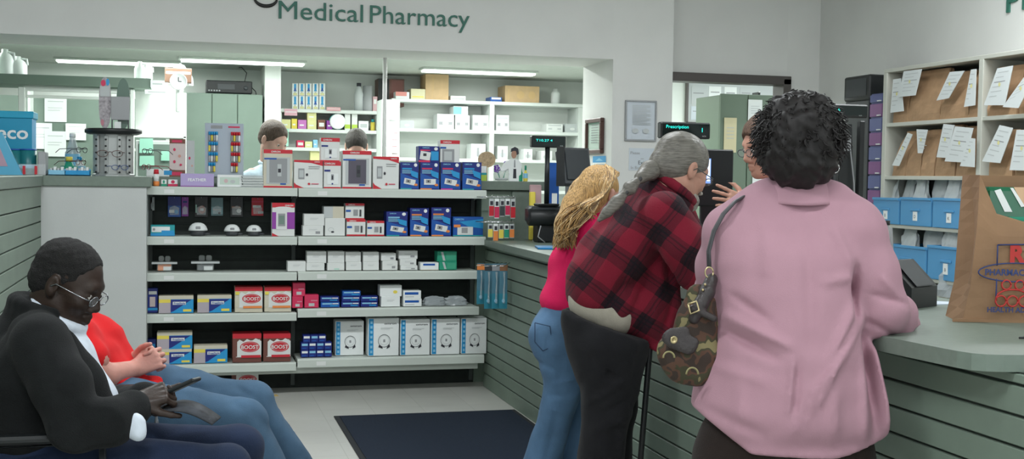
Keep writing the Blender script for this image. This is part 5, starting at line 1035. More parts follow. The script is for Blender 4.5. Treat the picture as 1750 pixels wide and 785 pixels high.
# green locker in the doorway
YK = 9.3
a = at(1230, 240, Y=YK); c = at(1321, 240, Y=YK); zt3 = at(1230, 162, Y=YK).z; zt4 = at(1321, 150, Y=YK).z
LK = mat('locker_green', (.15, .205, .15), .5); yaw = 0
t = thing('green_locker', 'tall sage green locker with papers stuck on it in the doorway', 'locker', ((a.x+c.x)/2, YK, 0)); w = c.x-a.x; xm = at(1277, 240, Y=YK).x-(a.x+c.x)/2
b = MB(); b.box(-w/2, w/2, .02, .5, 0, zt3, LK, .004); b.build('carcass', t)
for x0, x1 in ((-w/2, xm-.003), (xm+.003, w/2)):
    b = MB(); b.box(x0, x1, 0, .019, .05, zt3+.01, LK, .003); d_ = b.build('door', t); b = MB(); b.box(x1-.05, x1-.035, -.02, 0, 1.02, 1.14, CHROME, .003); b.build('handle', d_)
for i, (r, m, nm) in enumerate((((1238, 201, 1258, 261), mat('note_cream', (.66, .60, .38), .6), 'long cream note on the green locker'), ((1279, 170, 1302, 210), WPAPER, 'white sheet high on the green locker'), ((1281, 240, 1300, 290), WPAPER, 'white sheet in the middle of the green locker'), ((1286, 303, 1312, 340), WPAPER, 'white sheet low on the green locker'), ((1224, 288, 1231, 340), WPAPER, 'narrow white strip at the edge of the green locker'))):
    Y = YK-.008; a = at(r[0], r[1], Y=Y); c = at(r[2], r[3], Y=Y); w = c.x-a.x; h = a.z-c.z; b = MB(); b.box(0, w, 0, .003, 0, h, m); decals(b, [('r', .2, .7-.1*k, .8, .72-.1*k, LGREY) for k in range(4)], w, h, M=Matrix.Translation((w/2, 0, 0))); b.build('locker_note', loc=(a.x, Y, c.z), label=nm, cat='note')
b = MB(); b.box(0, .16, .0, .12, 0, .02, YEL, .003); b.box(-.02, 0, 0, .12, -.0, .05, BLACK, .003); p = at(1300, 150, Y=YK+.2); b.build('yellow_file', loc=(p.x, YK+.2, zt3), label='yellow and black file lying on the green locker', cat='file')

# ================================================================ BAG SHELVES ON THE RIGHT
XB = 4.36; XD = .345
def yb(px, py=200, X=XB): return at(px, py, X=X).y
def zb_(py, px=1590, X=XB): return at(px, py, X=X).z
Yfar = yb(1509); Ymid = yb(1675); Ynear = Ymid-(Yfar-Ymid)-.05
ZT = (at(1509, 119, X=XB).z+at(1675, 95, X=XB).z)/2
Z1 = at(1590, 205.5, X=XB).z; Z2 = at(1590, 301, X=XB).z; Z3 = at(1590, 388, X=XB).z; Z4 = at(1590, 476, X=XB).z
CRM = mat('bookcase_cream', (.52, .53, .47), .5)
t = thing('bag_shelving', 'cream open shelving full of filled prescription bags and blue bins', 'shelving', (XB, (Yfar+Ynear)/2, 0), -math.pi/2)
Lh = (Yfar-Ynear)/2                  # local x = -world y
for z, nm in ((ZT, 0), (Z1, 1), (Z2, 1), (Z3, 1), (Z4, 1), (.75, 1), (.4, 1), (.1, 1)):
    b = MB(); b.box(-Lh, Lh, 0, XD-.01, z-.024, z, CRM, .002); b.build('shelf', t)
for yy_ in (Yfar, Ymid, Ynear):
    x = -(yy_-(Yfar+Ynear)/2); x = min(max(x, -Lh+.02), Lh-.02)
    b = MB(); b.box(x-.02, x+.02, -.004, XD-.01, 0, ZT-.0245, CRM, .002); b.build('side_panel', t)
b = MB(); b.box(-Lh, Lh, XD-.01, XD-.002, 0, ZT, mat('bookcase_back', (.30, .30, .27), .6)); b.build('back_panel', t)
PAPB = mat('bag_paper', (.40, .25, .14), .75, noise=.12, nscale=14, bump=.3, bscale=30); SLIP = mat('rx_slip', (.66, .70, .70), .6); SLIPY = mat('slip_yellow', (.70, .66, .30), .6)
def rx_bag(r, z, lab, slips=(), lean=0, depth=.14, off=.02, seed=0, fold=True):
    """folded brown bag standing on a shelf; r = photo rectangle in the shelf-front plane"""
    ya = yb(r[0]); yc = yb(r[2]); w = abs(ya-yc); h = at((r[0]+r[2])/2, r[1], X=XB).z-z; rnd = random.Random(seed)
    t = thing('prescription_bag', lab, 'bag', (XB+off, (ya+yc)/2, z), -math.pi/2, group='brown prescription bags'); b = MB()
    hw = w/2; vs = []; rows = 7; K = 8
    for i in range(rows+1):
        v = i/rows; d = depth*(1-v**2*.9)+.004; sx = 1-.07*v+.02*math.sin(seed+v*6); yo = depth/2-d/2+.0
        for (x, y) in ((-hw, 0), (-hw*.3, 0), (hw*.3, 0), (hw, 0), (hw*.96, d/2), (hw, d), (0, d), (-hw, d)):
            vs.append((x*sx+lean*h*v*v+rnd.uniform(-.003, .003), yo+y+rnd.uniform(-.003, .003), h*v*(1 if fold else 1)))
    b.add(vs, [(i*K+j, i*K+(j+1) % K, (i+1)*K+(j+1) % K, (i+1)*K+j) for i in range(rows) for j in range(K)]+[tuple(range(K-1, -1, -1)), tuple(rows*K+j for j in range(K))], PAPB)
    b.build('paper_sack', t)
    b = MB(); b.box(-hw*.9+lean*h, hw*.9+lean*h, depth*.42-.008, depth*.42+.012, h*.86, h*1.0+.004, PAPB, .003); b.build('folded_top', t)
    for (q, dy) in slips:        # q = four photo corners
        pts = [at(px, py, X=XB-.012-dy) for px, py in q]; loc = [(-(p.y-(ya+yc)/2), p.z-z) for p in pts]
        b = MB(); b.prism(loc, -off-.012-dy-.003, -off-.012-dy, SLIP)
        cx = sum(p[0] for p in loc)/4; cz = sum(p[1] for p in loc)/4; ux = (loc[1][0]-loc[0][0], loc[1][1]-loc[0][1]); vx = (loc[3][0]-loc[0][0], loc[3][1]-loc[0][1])
        for k in range(6):
            v0 = .12+.13*k; u0 = .15; u1 = .85-.2*(k % 2)
            P_ = lambda u, v: (loc[0][0]+ux[0]*u+vx[0]*v, -off-.0155-dy, loc[0][1]+ux[1]*u+vx[1]*v)
            b.add([P_(u0, v0), P_(u1, v0), P_(u1, v0+.025), P_(u0, v0+.025)], [(0, 1, 2, 3)], LGREY if k != 2 else PGREY)
        b.ell(cx, cz+.01, .010, .012, SLIPY, -off-.0165-dy, n=8); b.build('receipt_slip', t)
rx_bag((1522, 135, 1546, 204), Z1, 'small brown bag at the far end of the top bag shelf', [([(1527, 136), (1540, 134), (1545, 190), (1522, 193)], 0)], seed=1)
rx_bag((1546, 120, 1601, 203), Z1, 'widest brown bag of the top shelf with a tilted white slip', [([(1545, 122), (1576, 118), (1565, 163), (1536, 166)], .012)], seed=2, lean=.08)
rx_bag((1601, 123, 1650, 201), Z1, 'brown bag with one long tilted slip in the middle of the top shelf', [([(1624, 123), (1649, 121), (1622, 168), (1601, 172)], .012)], seed=3)
rx_bag((1650, 120, 1668, 198), Z1, 'narrow brown bag against the shelf divider, top shelf', [([(1660, 119), (1669, 118), (1667, 180), (1648, 183)], 0)], seed=4)
rx_bag((1682, 113, 1733, 193), Z1, 'brown bag with a big white slip just past the divider on the top shelf', [([(1705, 117), (1732, 112), (1718, 180), (1682, 180)], .012)], seed=5)
rx_bag((1736, 105, 1775, 190), Z1, 'dark brown bag cut by the right picture edge on the top shelf', [([(1752, 130), (1775, 118), (1741, 185), (1714, 183)], .03)], seed=6)
rx_bag((1524, 225, 1545, 298), Z2, 'brown bag at the far end of the lower bag shelf with a leaning slip', [([(1552, 227), (1560, 230), (1537, 284), (1525, 283)], .012)], seed=7, lean=.2)
rx_bag((1546, 224, 1570, 298), Z2, 'brown bag leaning beside the dark gap on the lower shelf', [], seed=8, lean=.1)
rx_bag((1572, 222, 1594, 298), Z2, 'shadowed brown bag in the middle of the lower shelf', [([(1567, 221), (1586, 222), (1577, 262), (1569, 262)], 0)], seed=9)
rx_bag((1596, 214, 1630, 298), Z2, 'brown bag with a grey white slip on the lower shelf', [([(1613, 212), (1632, 214), (1618, 270), (1601, 269)], 0)], seed=10)
rx_bag((1631, 216, 1667, 297), Z2, 'brown bag with two overlapping slips against the divider of the lower shelf', [([(1633, 216), (1664, 219), (1650, 278), (1615, 276)], .012), ([(1658, 236), (1667, 237), (1666, 286), (1641, 284)], .026)], seed=11)
rx_bag((1688, 222, 1728, 294), Z2, 'brown bag with a tilted slip just past the divider on the lower shelf', [([(1709, 214), (1732, 219), (1710, 279), (1679, 276)], .012)], seed=12)
rx_bag((1734, 220, 1775, 293), Z2, 'brown bag cut by the right picture edge on the lower shelf', [([(1738, 222), (1762, 222), (1762, 292), (1726, 291)], .012)], seed=13)
BIN = mat('bin_blue', (.10, .36, .66), .3, alpha=.82, spec=.6)
def bin_at(r, z, lab, seed):
    ya = yb(r[0], 360); yc = yb(r[2], 360); w = abs(ya-yc)-.006; h = at((r[0]+r[2])/2, r[1], X=XB).z-z; D = .30
    t = thing('blue_bin', lab, 'bin', (XB-.01, (ya+yc)/2, z), -math.pi/2, group='blue bins under the bag shelves')
    b = MB(); th = .004; b.box(-w/2, w/2, 0, D, 0, th, BIN, .001); b.box(-w/2, w/2, 0, th, th, h, BIN, .001); b.box(-w/2, w/2, D-th, D, th, h, BIN, .001); b.box(-w/2, -w/2+th, th, D-th, th, h, BIN, .001); b.box(w/2-th, w/2, th, D-th, th, h, BIN, .001)
    b.box(-w/2, w/2, -.01, 0, h-.016, h, BIN, .002); b.box(-w*.15, w*.15, -.008, 0, h*.52, h*.6, BIN, .003); b.build('tub', t)
    b = MB(); b.box(-.022, .022, -.004, -.0005, h*.18, h*.50, WPAPER); b.text('BDKR'[seed % 4], 0, h*.27, .02, INK, -.0046, align='c'); b.build('label_card', t)
    for k, (dx, ww) in enumerate(((-.22, .5), (.22, .5))):
        crumple('white_bag', (XB+.08+.05*k, (ya+yc)/2-dx*w, z+.008), w*ww*.85, .10, h*(1.45+.25*((seed+k) % 3)), mat('white_bag_film', (.62, .66, .66), .5), '%s crumpled white bag in the %s' % (['far', 'near'][k], lab.replace('blue bin at the far end of the upper bin row', 'farthest upper blue bin').replace('blue bin of the', 'bin of the')), 'bag', 'white crumpled bags in the blue bins', seed=seed*7+k, rot=-math.pi/2, rough=.30, top=.80)
bin_at((1494, 338, 1539, 379), Z3, 'blue bin at the far end of the upper bin row', 0)
bin_at((1541, 338, 1594, 379), Z3, 'middle blue bin of the upper bin row', 1)
bin_at((1596, 339, 1655, 382), Z3, 'blue bin of the upper row next to the brown bag', 2)
bin_at((1520, 420, 1588, 466), Z4, 'blue bin of the lower row behind the card terminal', 3)
bin_at((1590, 422, 1655, 470), Z4, 'blue bin of the lower row next to the brown bag', 4)
crumple('clear_bag', (XB+.15, yb(1625), .75), .35, .2, .28, FOIL, 'grey clear bag under the lower blue bins', 'bag', seed=77, rough=.3)
# purple drawer tower beside the shelving
TW = mat('tower_violet', (.12, .14, .32), .35, alpha=.95); ya, yc = yb(1484, 250, 4.40), yb(1506, 250, 4.40)
t = thing('drawer_tower', 'narrow violet blue plastic drawer tower beside the bag shelving', 'drawers', (4.40, (ya+yc)/2, 0), -math.pi/2); w = ya-yc; hT = at(1495, 160, X=4.40).z
b = MB(); b.box(-w/2, w/2, .012, .28, 0, hT, TW, .004); b.build('frame', t)
k = 0; z = .05
while z < hT-.05:
    b = MB(); b.box(-w/2+.004, w/2-.004, 0, .0115, z, min(z+.085, hT-.01), [TW, mat('drawer_plum', (.22, .08, .24), .35)][k % 2], .003); dr = b.build('drawer', t)
    b = MB(); b.box(w*.15, w*.42, -.008, -.0005, z+.005, z+.012, WPAPER); b.build('handle', dr); z += .095; k += 1
t = thing('cash_safe', 'black box standing on top behind the violet drawer tower', 'box', (4.44, yb(1480, 150, 4.44)+.12, 0), -math.pi/2)
b = MB(); hh2 = at(1480, 128, X=4.44).z; b.box(-.14, .16, 0, .24, 0, hh2-.17, DGREY, .004); b.build('plinth', t); b = MB(); b.box(-.15, .18, -.01, .25, hh2-.168, hh2, BLACK, .01); b.box(-.12, .14, -.012, -.0105, hh2-.14, hh2-.02, DGREY); b.build('cabinet', t)
# ================================================================ SOFT MODELLER (smooth union of rounded forms, meshed)
class Form:
    def __init__(s, lo, hi, v):
        s.v = v; s.lo = np.array(lo, np.float32); n = np.ceil((np.array(hi)-np.array(lo))/v).astype(int)+1
        s.n = n; s.F = np.full(tuple(n), .2, np.float32)
        s.ax = [s.lo[i]+v*np.arange(n[i], dtype=np.float32) for i in range(3)]
    @staticmethod
    def around(pts, pad, v):
        P_ = np.array([tuple(p) for p in pts]); return Form(P_.min(0)-pad, P_.max(0)+pad, v)
    def sub(s, lo, hi):
        a = np.clip(np.floor((np.array(lo)-s.lo)/s.v).astype(int), 0, s.n-1); b = np.clip(np.ceil((np.array(hi)-s.lo)/s.v).astype(int)+1, 1, s.n)
        if np.any(b <= a): return None
        sl = tuple(slice(a[i], b[i]) for i in range(3))
        X = s.ax[0][sl[0]][:, None, None]; Y = s.ax[1][sl[1]][None, :, None]; Z = s.ax[2][sl[2]][None, None, :]
        return sl, X, Y, Z
    def mix(s, sl, d, k, op):
        a = s.F[sl]
        if op == '+':
            h = np.maximum(k-np.abs(a-d), 0)/k; s.F[sl] = np.minimum(a, d)-h*h*k*.25
        else:
            d = -d; h = np.maximum(k-np.abs(a-d), 0)/k; s.F[sl] = np.maximum(a, d)+h*h*k*.25
    def cap(s, a, b, ra, rb=None, k=.02, op='+', flat=None, f=1.0):
        """tapered capsule a-b; flat = direction in which it is squeezed by f"""
        a = np.array(a, np.float32); b = np.array(b, np.float32); rb = ra if rb is None else rb
        R_ = max(ra, rb)*max(1, f)+k*1.2+s.v*2
        g = s.sub(np.minimum(a, b)-R_, np.maximum(a, b)+R_)
        if g is None: return s
        sl, X, Y, Z = g; ab = b-a; L = max(float(ab@ab), 1e-9)
        px, py, pz = X-a[0], Y-a[1], Z-a[2]
        t = np.clip((px*ab[0]+py*ab[1]+pz*ab[2])/L, 0, 1)
        qx, qy, qz = px-ab[0]*t, py-ab[1]*t, pz-ab[2]*t
        if flat is not None:
            n = np.array(flat, np.float32); n = n/np.linalg.norm(n); c = (qx*n[0]+qy*n[1]+qz*n[2])*(1/f-1)
            qx, qy, qz = qx+n[0]*c, qy+n[1]*c, qz+n[2]*c
        d = np.sqrt(qx*qx+qy*qy+qz*qz)-(ra+(rb-ra)*t)
        if f < 1: d = d*(f*.5+.5)
        s.mix(sl, d, k, op); return s
    def path(s, pts, rs, k=.02, op='+', flat=None, f=1.0):
        for i in range(len(pts)-1): s.cap(pts[i], pts[i+1], rs[i], rs[i+1], k, op, flat, f)
        return s
    def ell(s, c, r, M=None, k=.02, op='+'):
        c = np.array(c, np.float32); R_ = max(r)+k*1.2+s.v*2; g = s.sub(c-R_, c+R_)
        if g is None: return s
        sl, X, Y, Z = g; px, py, pz = X-c[0], Y-c[1], Z-c[2]
        if M is not None:
            A = np.array(M, np.float32)      # columns = local axes in the place
            px, py, pz = (px*A[0, 0]+py*A[1, 0]+pz*A[2, 0]), (px*A[0, 1]+py*A[1, 1]+pz*A[2, 1]), (px*A[0, 2]+py*A[1, 2]+pz*A[2, 2])
        k0 = np.sqrt((px/r[0])**2+(py/r[1])**2+(pz/r[2])**2)+1e-6; k1 = np.sqrt((px/r[0]**2)**2+(py/r[1]**2)**2+(pz/r[2]**2)**2)+1e-6
        s.mix(sl, k0*(k0-1)/k1, k, op); return s
    def fold(s, a, b, w, amp, view=None, taper=True):
        """raise (amp>0) or sink (amp<0) the cloth along a line; view = direction in which distance is ignored"""
        a = np.array(a, np.float32); b = np.array(b, np.float32); m_ = w*2.6
        v = np.array(view if view is not None else _F, np.float32); v = v/np.linalg.norm(v)
        e = np.abs(v)*.22; g = s.sub(np.minimum(a, b)-m_-e, np.maximum(a, b)+m_+e)
        if g is None: return s
        sl, X, Y, Z = g; ab = b-a; ab = ab-v*(ab@v); L = max(float(ab@ab), 1e-9)
        px, py, pz = X-a[0], Y-a[1], Z-a[2]; dv = px*v[0]+py*v[1]+pz*v[2]; px, py, pz = px-v[0]*dv, py-v[1]*dv, pz-v[2]*dv
        t0 = (px*ab[0]+py*ab[1]+pz*ab[2])/L; t = np.clip(t0, 0, 1)
        d2 = (px-ab[0]*t)**2+(py-ab[1]*t)**2+(pz-ab[2]*t)**2
        s.F[sl] -= amp*np.exp(-d2/(w*w))*(np.sqrt(np.maximum(np.sin(t*np.pi), 0))*.8+.2 if taper else 1)*(np.abs(dv) < .2)
        return s
    def cut(s, p, n, k=.01):
        """remove everything on the side n points to"""
        n = np.array(n, np.float32); n /= np.linalg.norm(n)
        d = (s.ax[0][:, None, None]-p[0])*n[0]+(s.ax[1][None, :, None]-p[1])*n[1]+(s.ax[2][None, None, :]-p[2])*n[2]
        s.mix((slice(None),)*3, -d, k, '-'); return s
    def wrinkle(s, amp, freq, seed=0, dirs=None):
        r_ = np.random.RandomState(seed); X = s.ax[0][:, None, None]; Y = s.ax[1][None, :, None]; Z = s.ax[2][None, None, :]; w = 0
        for i in range(5):
            d = r_.normal(size=3) if dirs is None else np.array(dirs[i % len(dirs)])+r_.normal(size=3)*.25
            d /= np.linalg.norm(d); e = r_.normal(size=3)*.6; fr = freq*r_.uniform(.6, 1.5)
            w = w+np.sin(fr*(X*d[0]+Y*d[1]+Z*d[2])+1.3*np.sin(fr*.45*(X*e[0]+Y*e[1]+Z*e[2])+i)+r_.uniform(0, 6))
        s.F += (amp*w/3).astype(np.float32); return s
    def mesh(s):
        F = s.F.copy(); F[0] = F[-1] = .1; F[:, 0] = F[:, -1] = .1; F[:, :, 0] = F[:, :, -1] = .1
        ins = F < 0; n = F.shape
        cs = sum(ins[dx:n[0]-1+dx, dy:n[1]-1+dy, dz:n[2]-1+dz].astype(np.int8) for dx in (0, 1) for dy in (0, 1) for dz in (0, 1))
        act = (cs > 0) & (cs < 8); idx = np.full(act.shape, -1, np.int64); ii = np.argwhere(act); idx[act] = np.arange(len(ii))
        acc = np.zeros((len(ii), 3)); cnt = np.zeros(len(ii))
        cor = [(dx, dy, dz) for dx in (0, 1) for dy in (0, 1) for dz in (0, 1)]
        val = {c: F[ii[:, 0]+c[0], ii[:, 1]+c[1], ii[:, 2]+c[2]] for c in cor}
        for c in cor:
            for ax in range(3):
                if c[ax]: continue
                e = list(c); e[ax] = 1; e = tuple(e); a, b = val[c], val[e]; m = (a < 0) != (b < 0)
                t = np.where(m, a/np.where(m, a-b, 1), 0); p = np.array(c, float)[None].repeat(len(ii), 0); p[:, ax] = t
                acc[m] += p[m]; cnt[m] += 1
        V = (ii+acc/cnt[:, None])*s.v+s.lo
        faces = []
        for ax in range(3):
            o1, o2 = [(1, 2), (2, 0), (0, 1)][ax]
            a = np.take(ins, range(0, n[ax]-1), ax); b = np.take(ins, range(1, n[ax]), ax); q = np.argwhere(a != b)
            q = q[(q[:, o1] > 0) & (q[:, o2] > 0) & (q[:, o1] < n[o1]-1) & (q[:, o2] < n[o2]-1)]
            if not len(q): continue
            def cell(d1, d2):
                c = q.copy(); c[:, o1] += d1; c[:, o2] += d2; return idx[c[:, 0], c[:, 1], c[:, 2]]
            f = np.stack([cell(-1, -1), cell(0, -1), cell(0, 0), cell(-1, 0)], 1)
            fl = a[q[:, 0], q[:, 1], q[:, 2]] if True else None
            f[~fl] = f[~fl][:, ::-1]; faces.append(f)
        return V, np.concatenate(faces)

def soft(name, forms, m, parent, smooth=1, label=None, mats=None):
    """one mesh from one or more forms"""
    Vs, Fs, o = [], [], 0; mi = []
    for j, fm_ in enumerate(forms):
        V, Q = fm_.mesh(); Vs.append(V); Fs.append(Q+o); o += len(V); mi += [j]*len(Q)
    V = np.concatenate(Vs); Q = np.concatenate(Fs)
    me = bpy.data.meshes.new(name); loc = np.array(parent.location) if parent else np.zeros(3)
    me.vertices.add(len(V)); me.vertices.foreach_set('co', (V-loc).astype(np.float32).ravel())
    me.loops.add(len(Q)*4); me.loops.foreach_set('vertex_index', Q.astype(np.int32).ravel())
    me.polygons.add(len(Q)); me.polygons.foreach_set('loop_start', np.arange(0, len(Q)*4, 4, dtype=np.int32)); me.polygons.foreach_set('loop_total', np.full(len(Q), 4, np.int32))
    me.polygons.foreach_set('use_smooth', np.ones(len(Q), bool)); me.update(calc_edges=True); me.validate()
    if mats:
        for x in mats: me.materials.append(x)
        me.polygons.foreach_set('material_index', np.array(mi, np.int32))
    else: me.materials.append(m)
    ob = bpy.data.objects.new(name, me); COL.objects.link(ob); ob.parent = parent
    if smooth:
        md = ob.modifiers.new('relax', 'SMOOTH'); md.factor = .5; md.iterations = smooth
    return props(ob, label)

def basis(fwd, up=(0, 0, 1)):
    f = Vector(fwd).normalized(); l = Vector(up).cross(f).normalized(); u = f.cross(l)
    return Matrix(((f.x, l.x, u.x), (f.y, l.y, u.y), (f.z, l.z, u.z)))

class Head:
    """c = centre of the head at eye level; x forward, y to the person's left, z up"""
    def __init__(s, c, fwd, up=(0, 0, 1), sc=1.0): s.c = Vector(c); s.M = basis(fwd, up); s.s = sc
    def p(s, x, y, z): return s.c+s.M @ Vector((x, y, z))*s.s
    def skin(s, F, neck_to=None, nr=.056, ear=True, lips=1.0, nose=1.0):
        k = s.s; E = lambda c, r, kk=.02, op='+': F.ell(s.p(*c), tuple(q*k for q in r), s.M, kk*k, op)
        C = lambda a, b, ra, rb, kk=.015, op='+': F.cap(s.p(*a), s.p(*b), ra*k, rb*k, kk*k, op)
        E((-.018, 0, .035), (.098, .074, .084)); E((.028, 0, -.028), (.064, .057, .088), .03)
        for y in (-1, 1):
            C((-.005, y*.046, -.055), (.058, y*.017, -.098), .020, .018, .03); E((.060, y*.038, -.026), (.020, .020, .020), .03)
        E((.070, 0, -.100), (.018, .022, .017), .02)
        C((.074, -.028, .022), (.074, .028, .022), .013, .013, .02)
        for y in (-1, 1): E((.097, y*.031, -.001), (.016, .017, .012), .014, '-')
        for y in (-1, 1): E((.074, y*.031, -.001), (.0135, .0135, .0125), .004)
        C((.084, 0, .008), (.101, 0, -.031), .0070, .0120*nose, .018)
        for y in (-1, 1): E((.092, y*.014*nose, -.040), (.011, .0085, .0085), .008)
        C((.086, -.017, -.064), (.092, 0, -.061), .0055*lips, .0070*lips, .006); C((.086, .017, -.064), (.092, 0, -.061), .0055*lips, .0070*lips, .006)
        C((.085, -.014, -.0745), (.090, 0, -.076), .006*lips, .0080*lips, .006); C((.085, .014, -.0745), (.090, 0, -.076), .006*lips, .0080*lips, .006)
        if ear:
            for y in (-1, 1):
                E((-.012, y*.078, -.006), (.019, .010, .031), .008); E((-.006, y*.089, -.002), (.009, .007, .018), .006, '-'); E((-.008, y*.077, -.030), (.009, .006, .010), .006)
        if neck_to is not None: F.cap(s.p(-.028, 0, -.055), neck_to, nr*k*.95, nr*k*1.1, .03)
        return F
    def hair(s, F, grow=.008, low=-.03, front=.075, k=.012, up=-.020):
        g = grow; q = s.s
        F.ell(s.p(-.020, 0, .040), tuple(x*q for x in (.099+g, .075+g, .083+g)), s.M, .01)
        F.ell(s.p(-.055, 0, -.015), tuple(x*q for x in (.058+g, .066+g*.6, .060)), s.M, .03)
        F.ell(s.p(front+.035, 0, up), tuple(x*q for x in (.075, .085, .090)), s.M, k, '-')
        F.ell(s.p(.015, 0, low-.09), tuple(x*q for x in (.085, .11, .085)), s.M, k, '-')
        return F
    def eyes(s, parent, white=(.55, .53, .50)):
        for y in (-1, 1):
            b = MB(); c = s.p(.0775, y*.031, -.002)-Vector(parent.location); MM = Matrix.Translation(c) @ s.M.to_4x4()
            b.lathe([(0, -.0115*s.s), (.008*s.s, -.008*s.s), (.0115*s.s, 0), (.008*s.s, .008*s.s), (0, .0115*s.s)], mat('eye_white', white, .2), 12, M=MM)
            b.lathe([(.0052*s.s, 0), (.0045*s.s, .0016*s.s), (0, .0020*s.s)], mat('eye_iris', (.03, .02, .015), .15), 10, M=MM @ Matrix.Translation((.0102*s.s, 0, 0)) @ Matrix.Rotation(math.pi/2, 4, 'Y'))
            b.build('eye', parent)
    def glasses(s, parent, m, w=.056, h=.030):
        q = s.s; MM = Matrix.Translation(-Vector(parent.location)); b = MB()
        P_ = lambda x, y, z: tuple(s.p(x, y, z))
        for y in (-1, 1):
            b.tube([P_(.100, y*.033+w/2*math.cos(a), -.008+h/2*math.sin(a)) for a in np.linspace(0, 2*math.pi, 22)], .0016*q, m, 6, M=MM)
            b.tube([P_(.099, y*(.033+w/2), -.004), P_(.085, y*.078, .0), P_(.0, y*.085, .004), P_(-.018, y*.084, -.012)], .0018*q, m, 6, M=MM)
        b.tube([P_(.101, -.007, -.004), P_(.104, 0, .0), P_(.101, .007, -.004)], .0016*q, m, 6, M=MM)
        g = b.build('glasses', parent)
        b = MB()
        for y in (-1, 1): b.add([P_(.1005, y*.033+w/2*math.cos(a), -.008+h/2*math.sin(a)) for a in np.linspace(0, 2*math.pi, 20, endpoint=False)], [tuple(range(20))], mat('lens', (.7, .75, .78), .05, alpha=.16, spec=.9), M=MM)
        b.build('lens', g)

def hand(F, wrist, fwd, back, side=1, curl=(.5, .6, .4), spread=.06, thumb=(.55, .8, -.25), sc=1.0, thumb_curl=.35, k=.004):
    """palm and five fingers; fwd = towards the knuckles, back = normal of the back of the hand, side=+1 when the thumb is to fwd x back ... """
    x = Vector(fwd).normalized(); z = Vector(back); z = (z-x*z.dot(x)).normalized(); y = z.cross(x)*side
    P_ = lambda a, b, c: Vector(wrist)+(x*a+y*b+z*c)*sc
    for o in (-.030, -.010, .010, .030): F.cap(P_(.0, o*.55, 0), P_(.086-abs(o)*.15, o, 0), .0155*sc, .0115*sc, .012)
    F.cap(P_(.005, .018, -.008), P_(.05, .030, -.010), .016*sc, .012*sc, .012)
    L = (.060, .074, .080, .073)
    for i, (o, ln_) in enumerate(((-.032, L[0]), (-.0115, L[3]), (.010, L[2]), (.031, L[1]))):
        p = P_(.086-abs(o)*.18, o, .001); ang = 0; sp = (o/.03)*spread; r = .0085*sc if i else .0074*sc
        for j, fr in enumerate((.45, .31, .24)):
            ang += curl[j]*(1+.08*(1.5-i)); d = x*(math.cos(ang)*math.cos(sp))+y*math.sin(sp)+z*(-math.sin(ang)); q = p+d*ln_*fr*sc
            F.cap(p, q, r*(1.04-.08*j), r*(.98-.09*j), k); p = q
    p = P_(.026, .030, -.006); d = (x*thumb[0]+y*thumb[1]+z*thumb[2]).normalized()
    for j, ln_ in enumerate((.040, .032, .025)):
        q = p+d*ln_*sc; F.cap(p, q, (.0125-.0016*j)*sc, (.0112-.0016*j)*sc, .008 if j == 0 else .004); p = q
        d = (d+(x*.5-y*.45-z*.25)*thumb_curl).normalized()
    return F

def fabric(name, col, rough=.9, noise=.08, nscale=30, bump=.25, bscale=350, sheen=.04):
    m = mat(name, col, rough, noise=noise, nscale=nscale, bump=bump, bscale=bscale, spec=.25); m.node_tree.nodes['Principled BSDF'].inputs['Sheen Weight'].default_value = sheen; return m
def skin(name, col, rough=.5):
    m = mat(name, col, rough, noise=.07, nscale=25, bump=.08, bscale=180, spec=.4); b_ = m.node_tree.nodes['Principled BSDF']; b_.inputs['Subsurface Weight'].default_value = .06; b_.inputs['Subsurface Radius'].default_value = (.01, .004, .002); return m
def hairm(name, col, rough=.55, stretch=(60, 60, 6), noise=.5): return mat(name, col, rough, noise=noise, nscale=3, bump=.6, bscale=3, stretch=stretch, spec=.4)
def person(label, loc): return thing('person', label, 'person', loc)
def shoes(t, pts, m, fwd):
    f = Vector((fwd[0], fwd[1], 0)).normalized()
    for p in pts:
        F = Form.around([p, Vector(p)+f*.2], .09, .008); a = Vector((p[0], p[1], .045))
        F.path([a-f*.05, a+f*.08, a+f*.17-Vector((0, 0, .008))], [.042, .044, .036], .02); F.cut((0, 0, .004), (0, 0, -1)); soft('shoe', [F], m, t)
JEANB = fabric('denim_mid_blue', (.080, .155, .26), noise=.22, nscale=7); JEANS = fabric('denim_blue', (.058, .112, .18), noise=.22, nscale=7); JEANSD = fabric('denim_dark', (.014, .024, .055), noise=.15, nscale=8)
SHOE = mat('shoe_black', (.02, .02, .02), .5); SHOEB = mat('shoe_brown', (.10, .06, .04), .6)
Zv = Vector((0, 0, 1))
# ================================================================ PEOPLE
RT = Vector((_cy, -_sy, 0)); FW = Vector((_sy, _cy, 0))      # right and ahead, on the floor, as seen from the doorway

# ---------------------------------------------------------------- woman in the pink shirt
D = 3.32; q = lambda px, py, d=0: at(px, py, D=D+d)
base = q(1340, 700); t = person('woman in a loose pink shirt with dark curly hair standing at the counter', (base.x, base.y, 0))
SKB = skin('skin_brown', (.20, .095, .055)); PINK = fabric('pink_cotton', (.41, .235, .285), noise=.04, nscale=5, bump=.12); TRB = fabric('dark_brown_trousers', (.022, .015, .013))
allp = [q(1190, 300, -.35), q(1600, 800, .5), q(1350, 160)]
F = Form.around([q(1200, 320, -.25), q(1580, 800, .45), q(1180, 790, -.25)], .06, .0068)
lat = RT
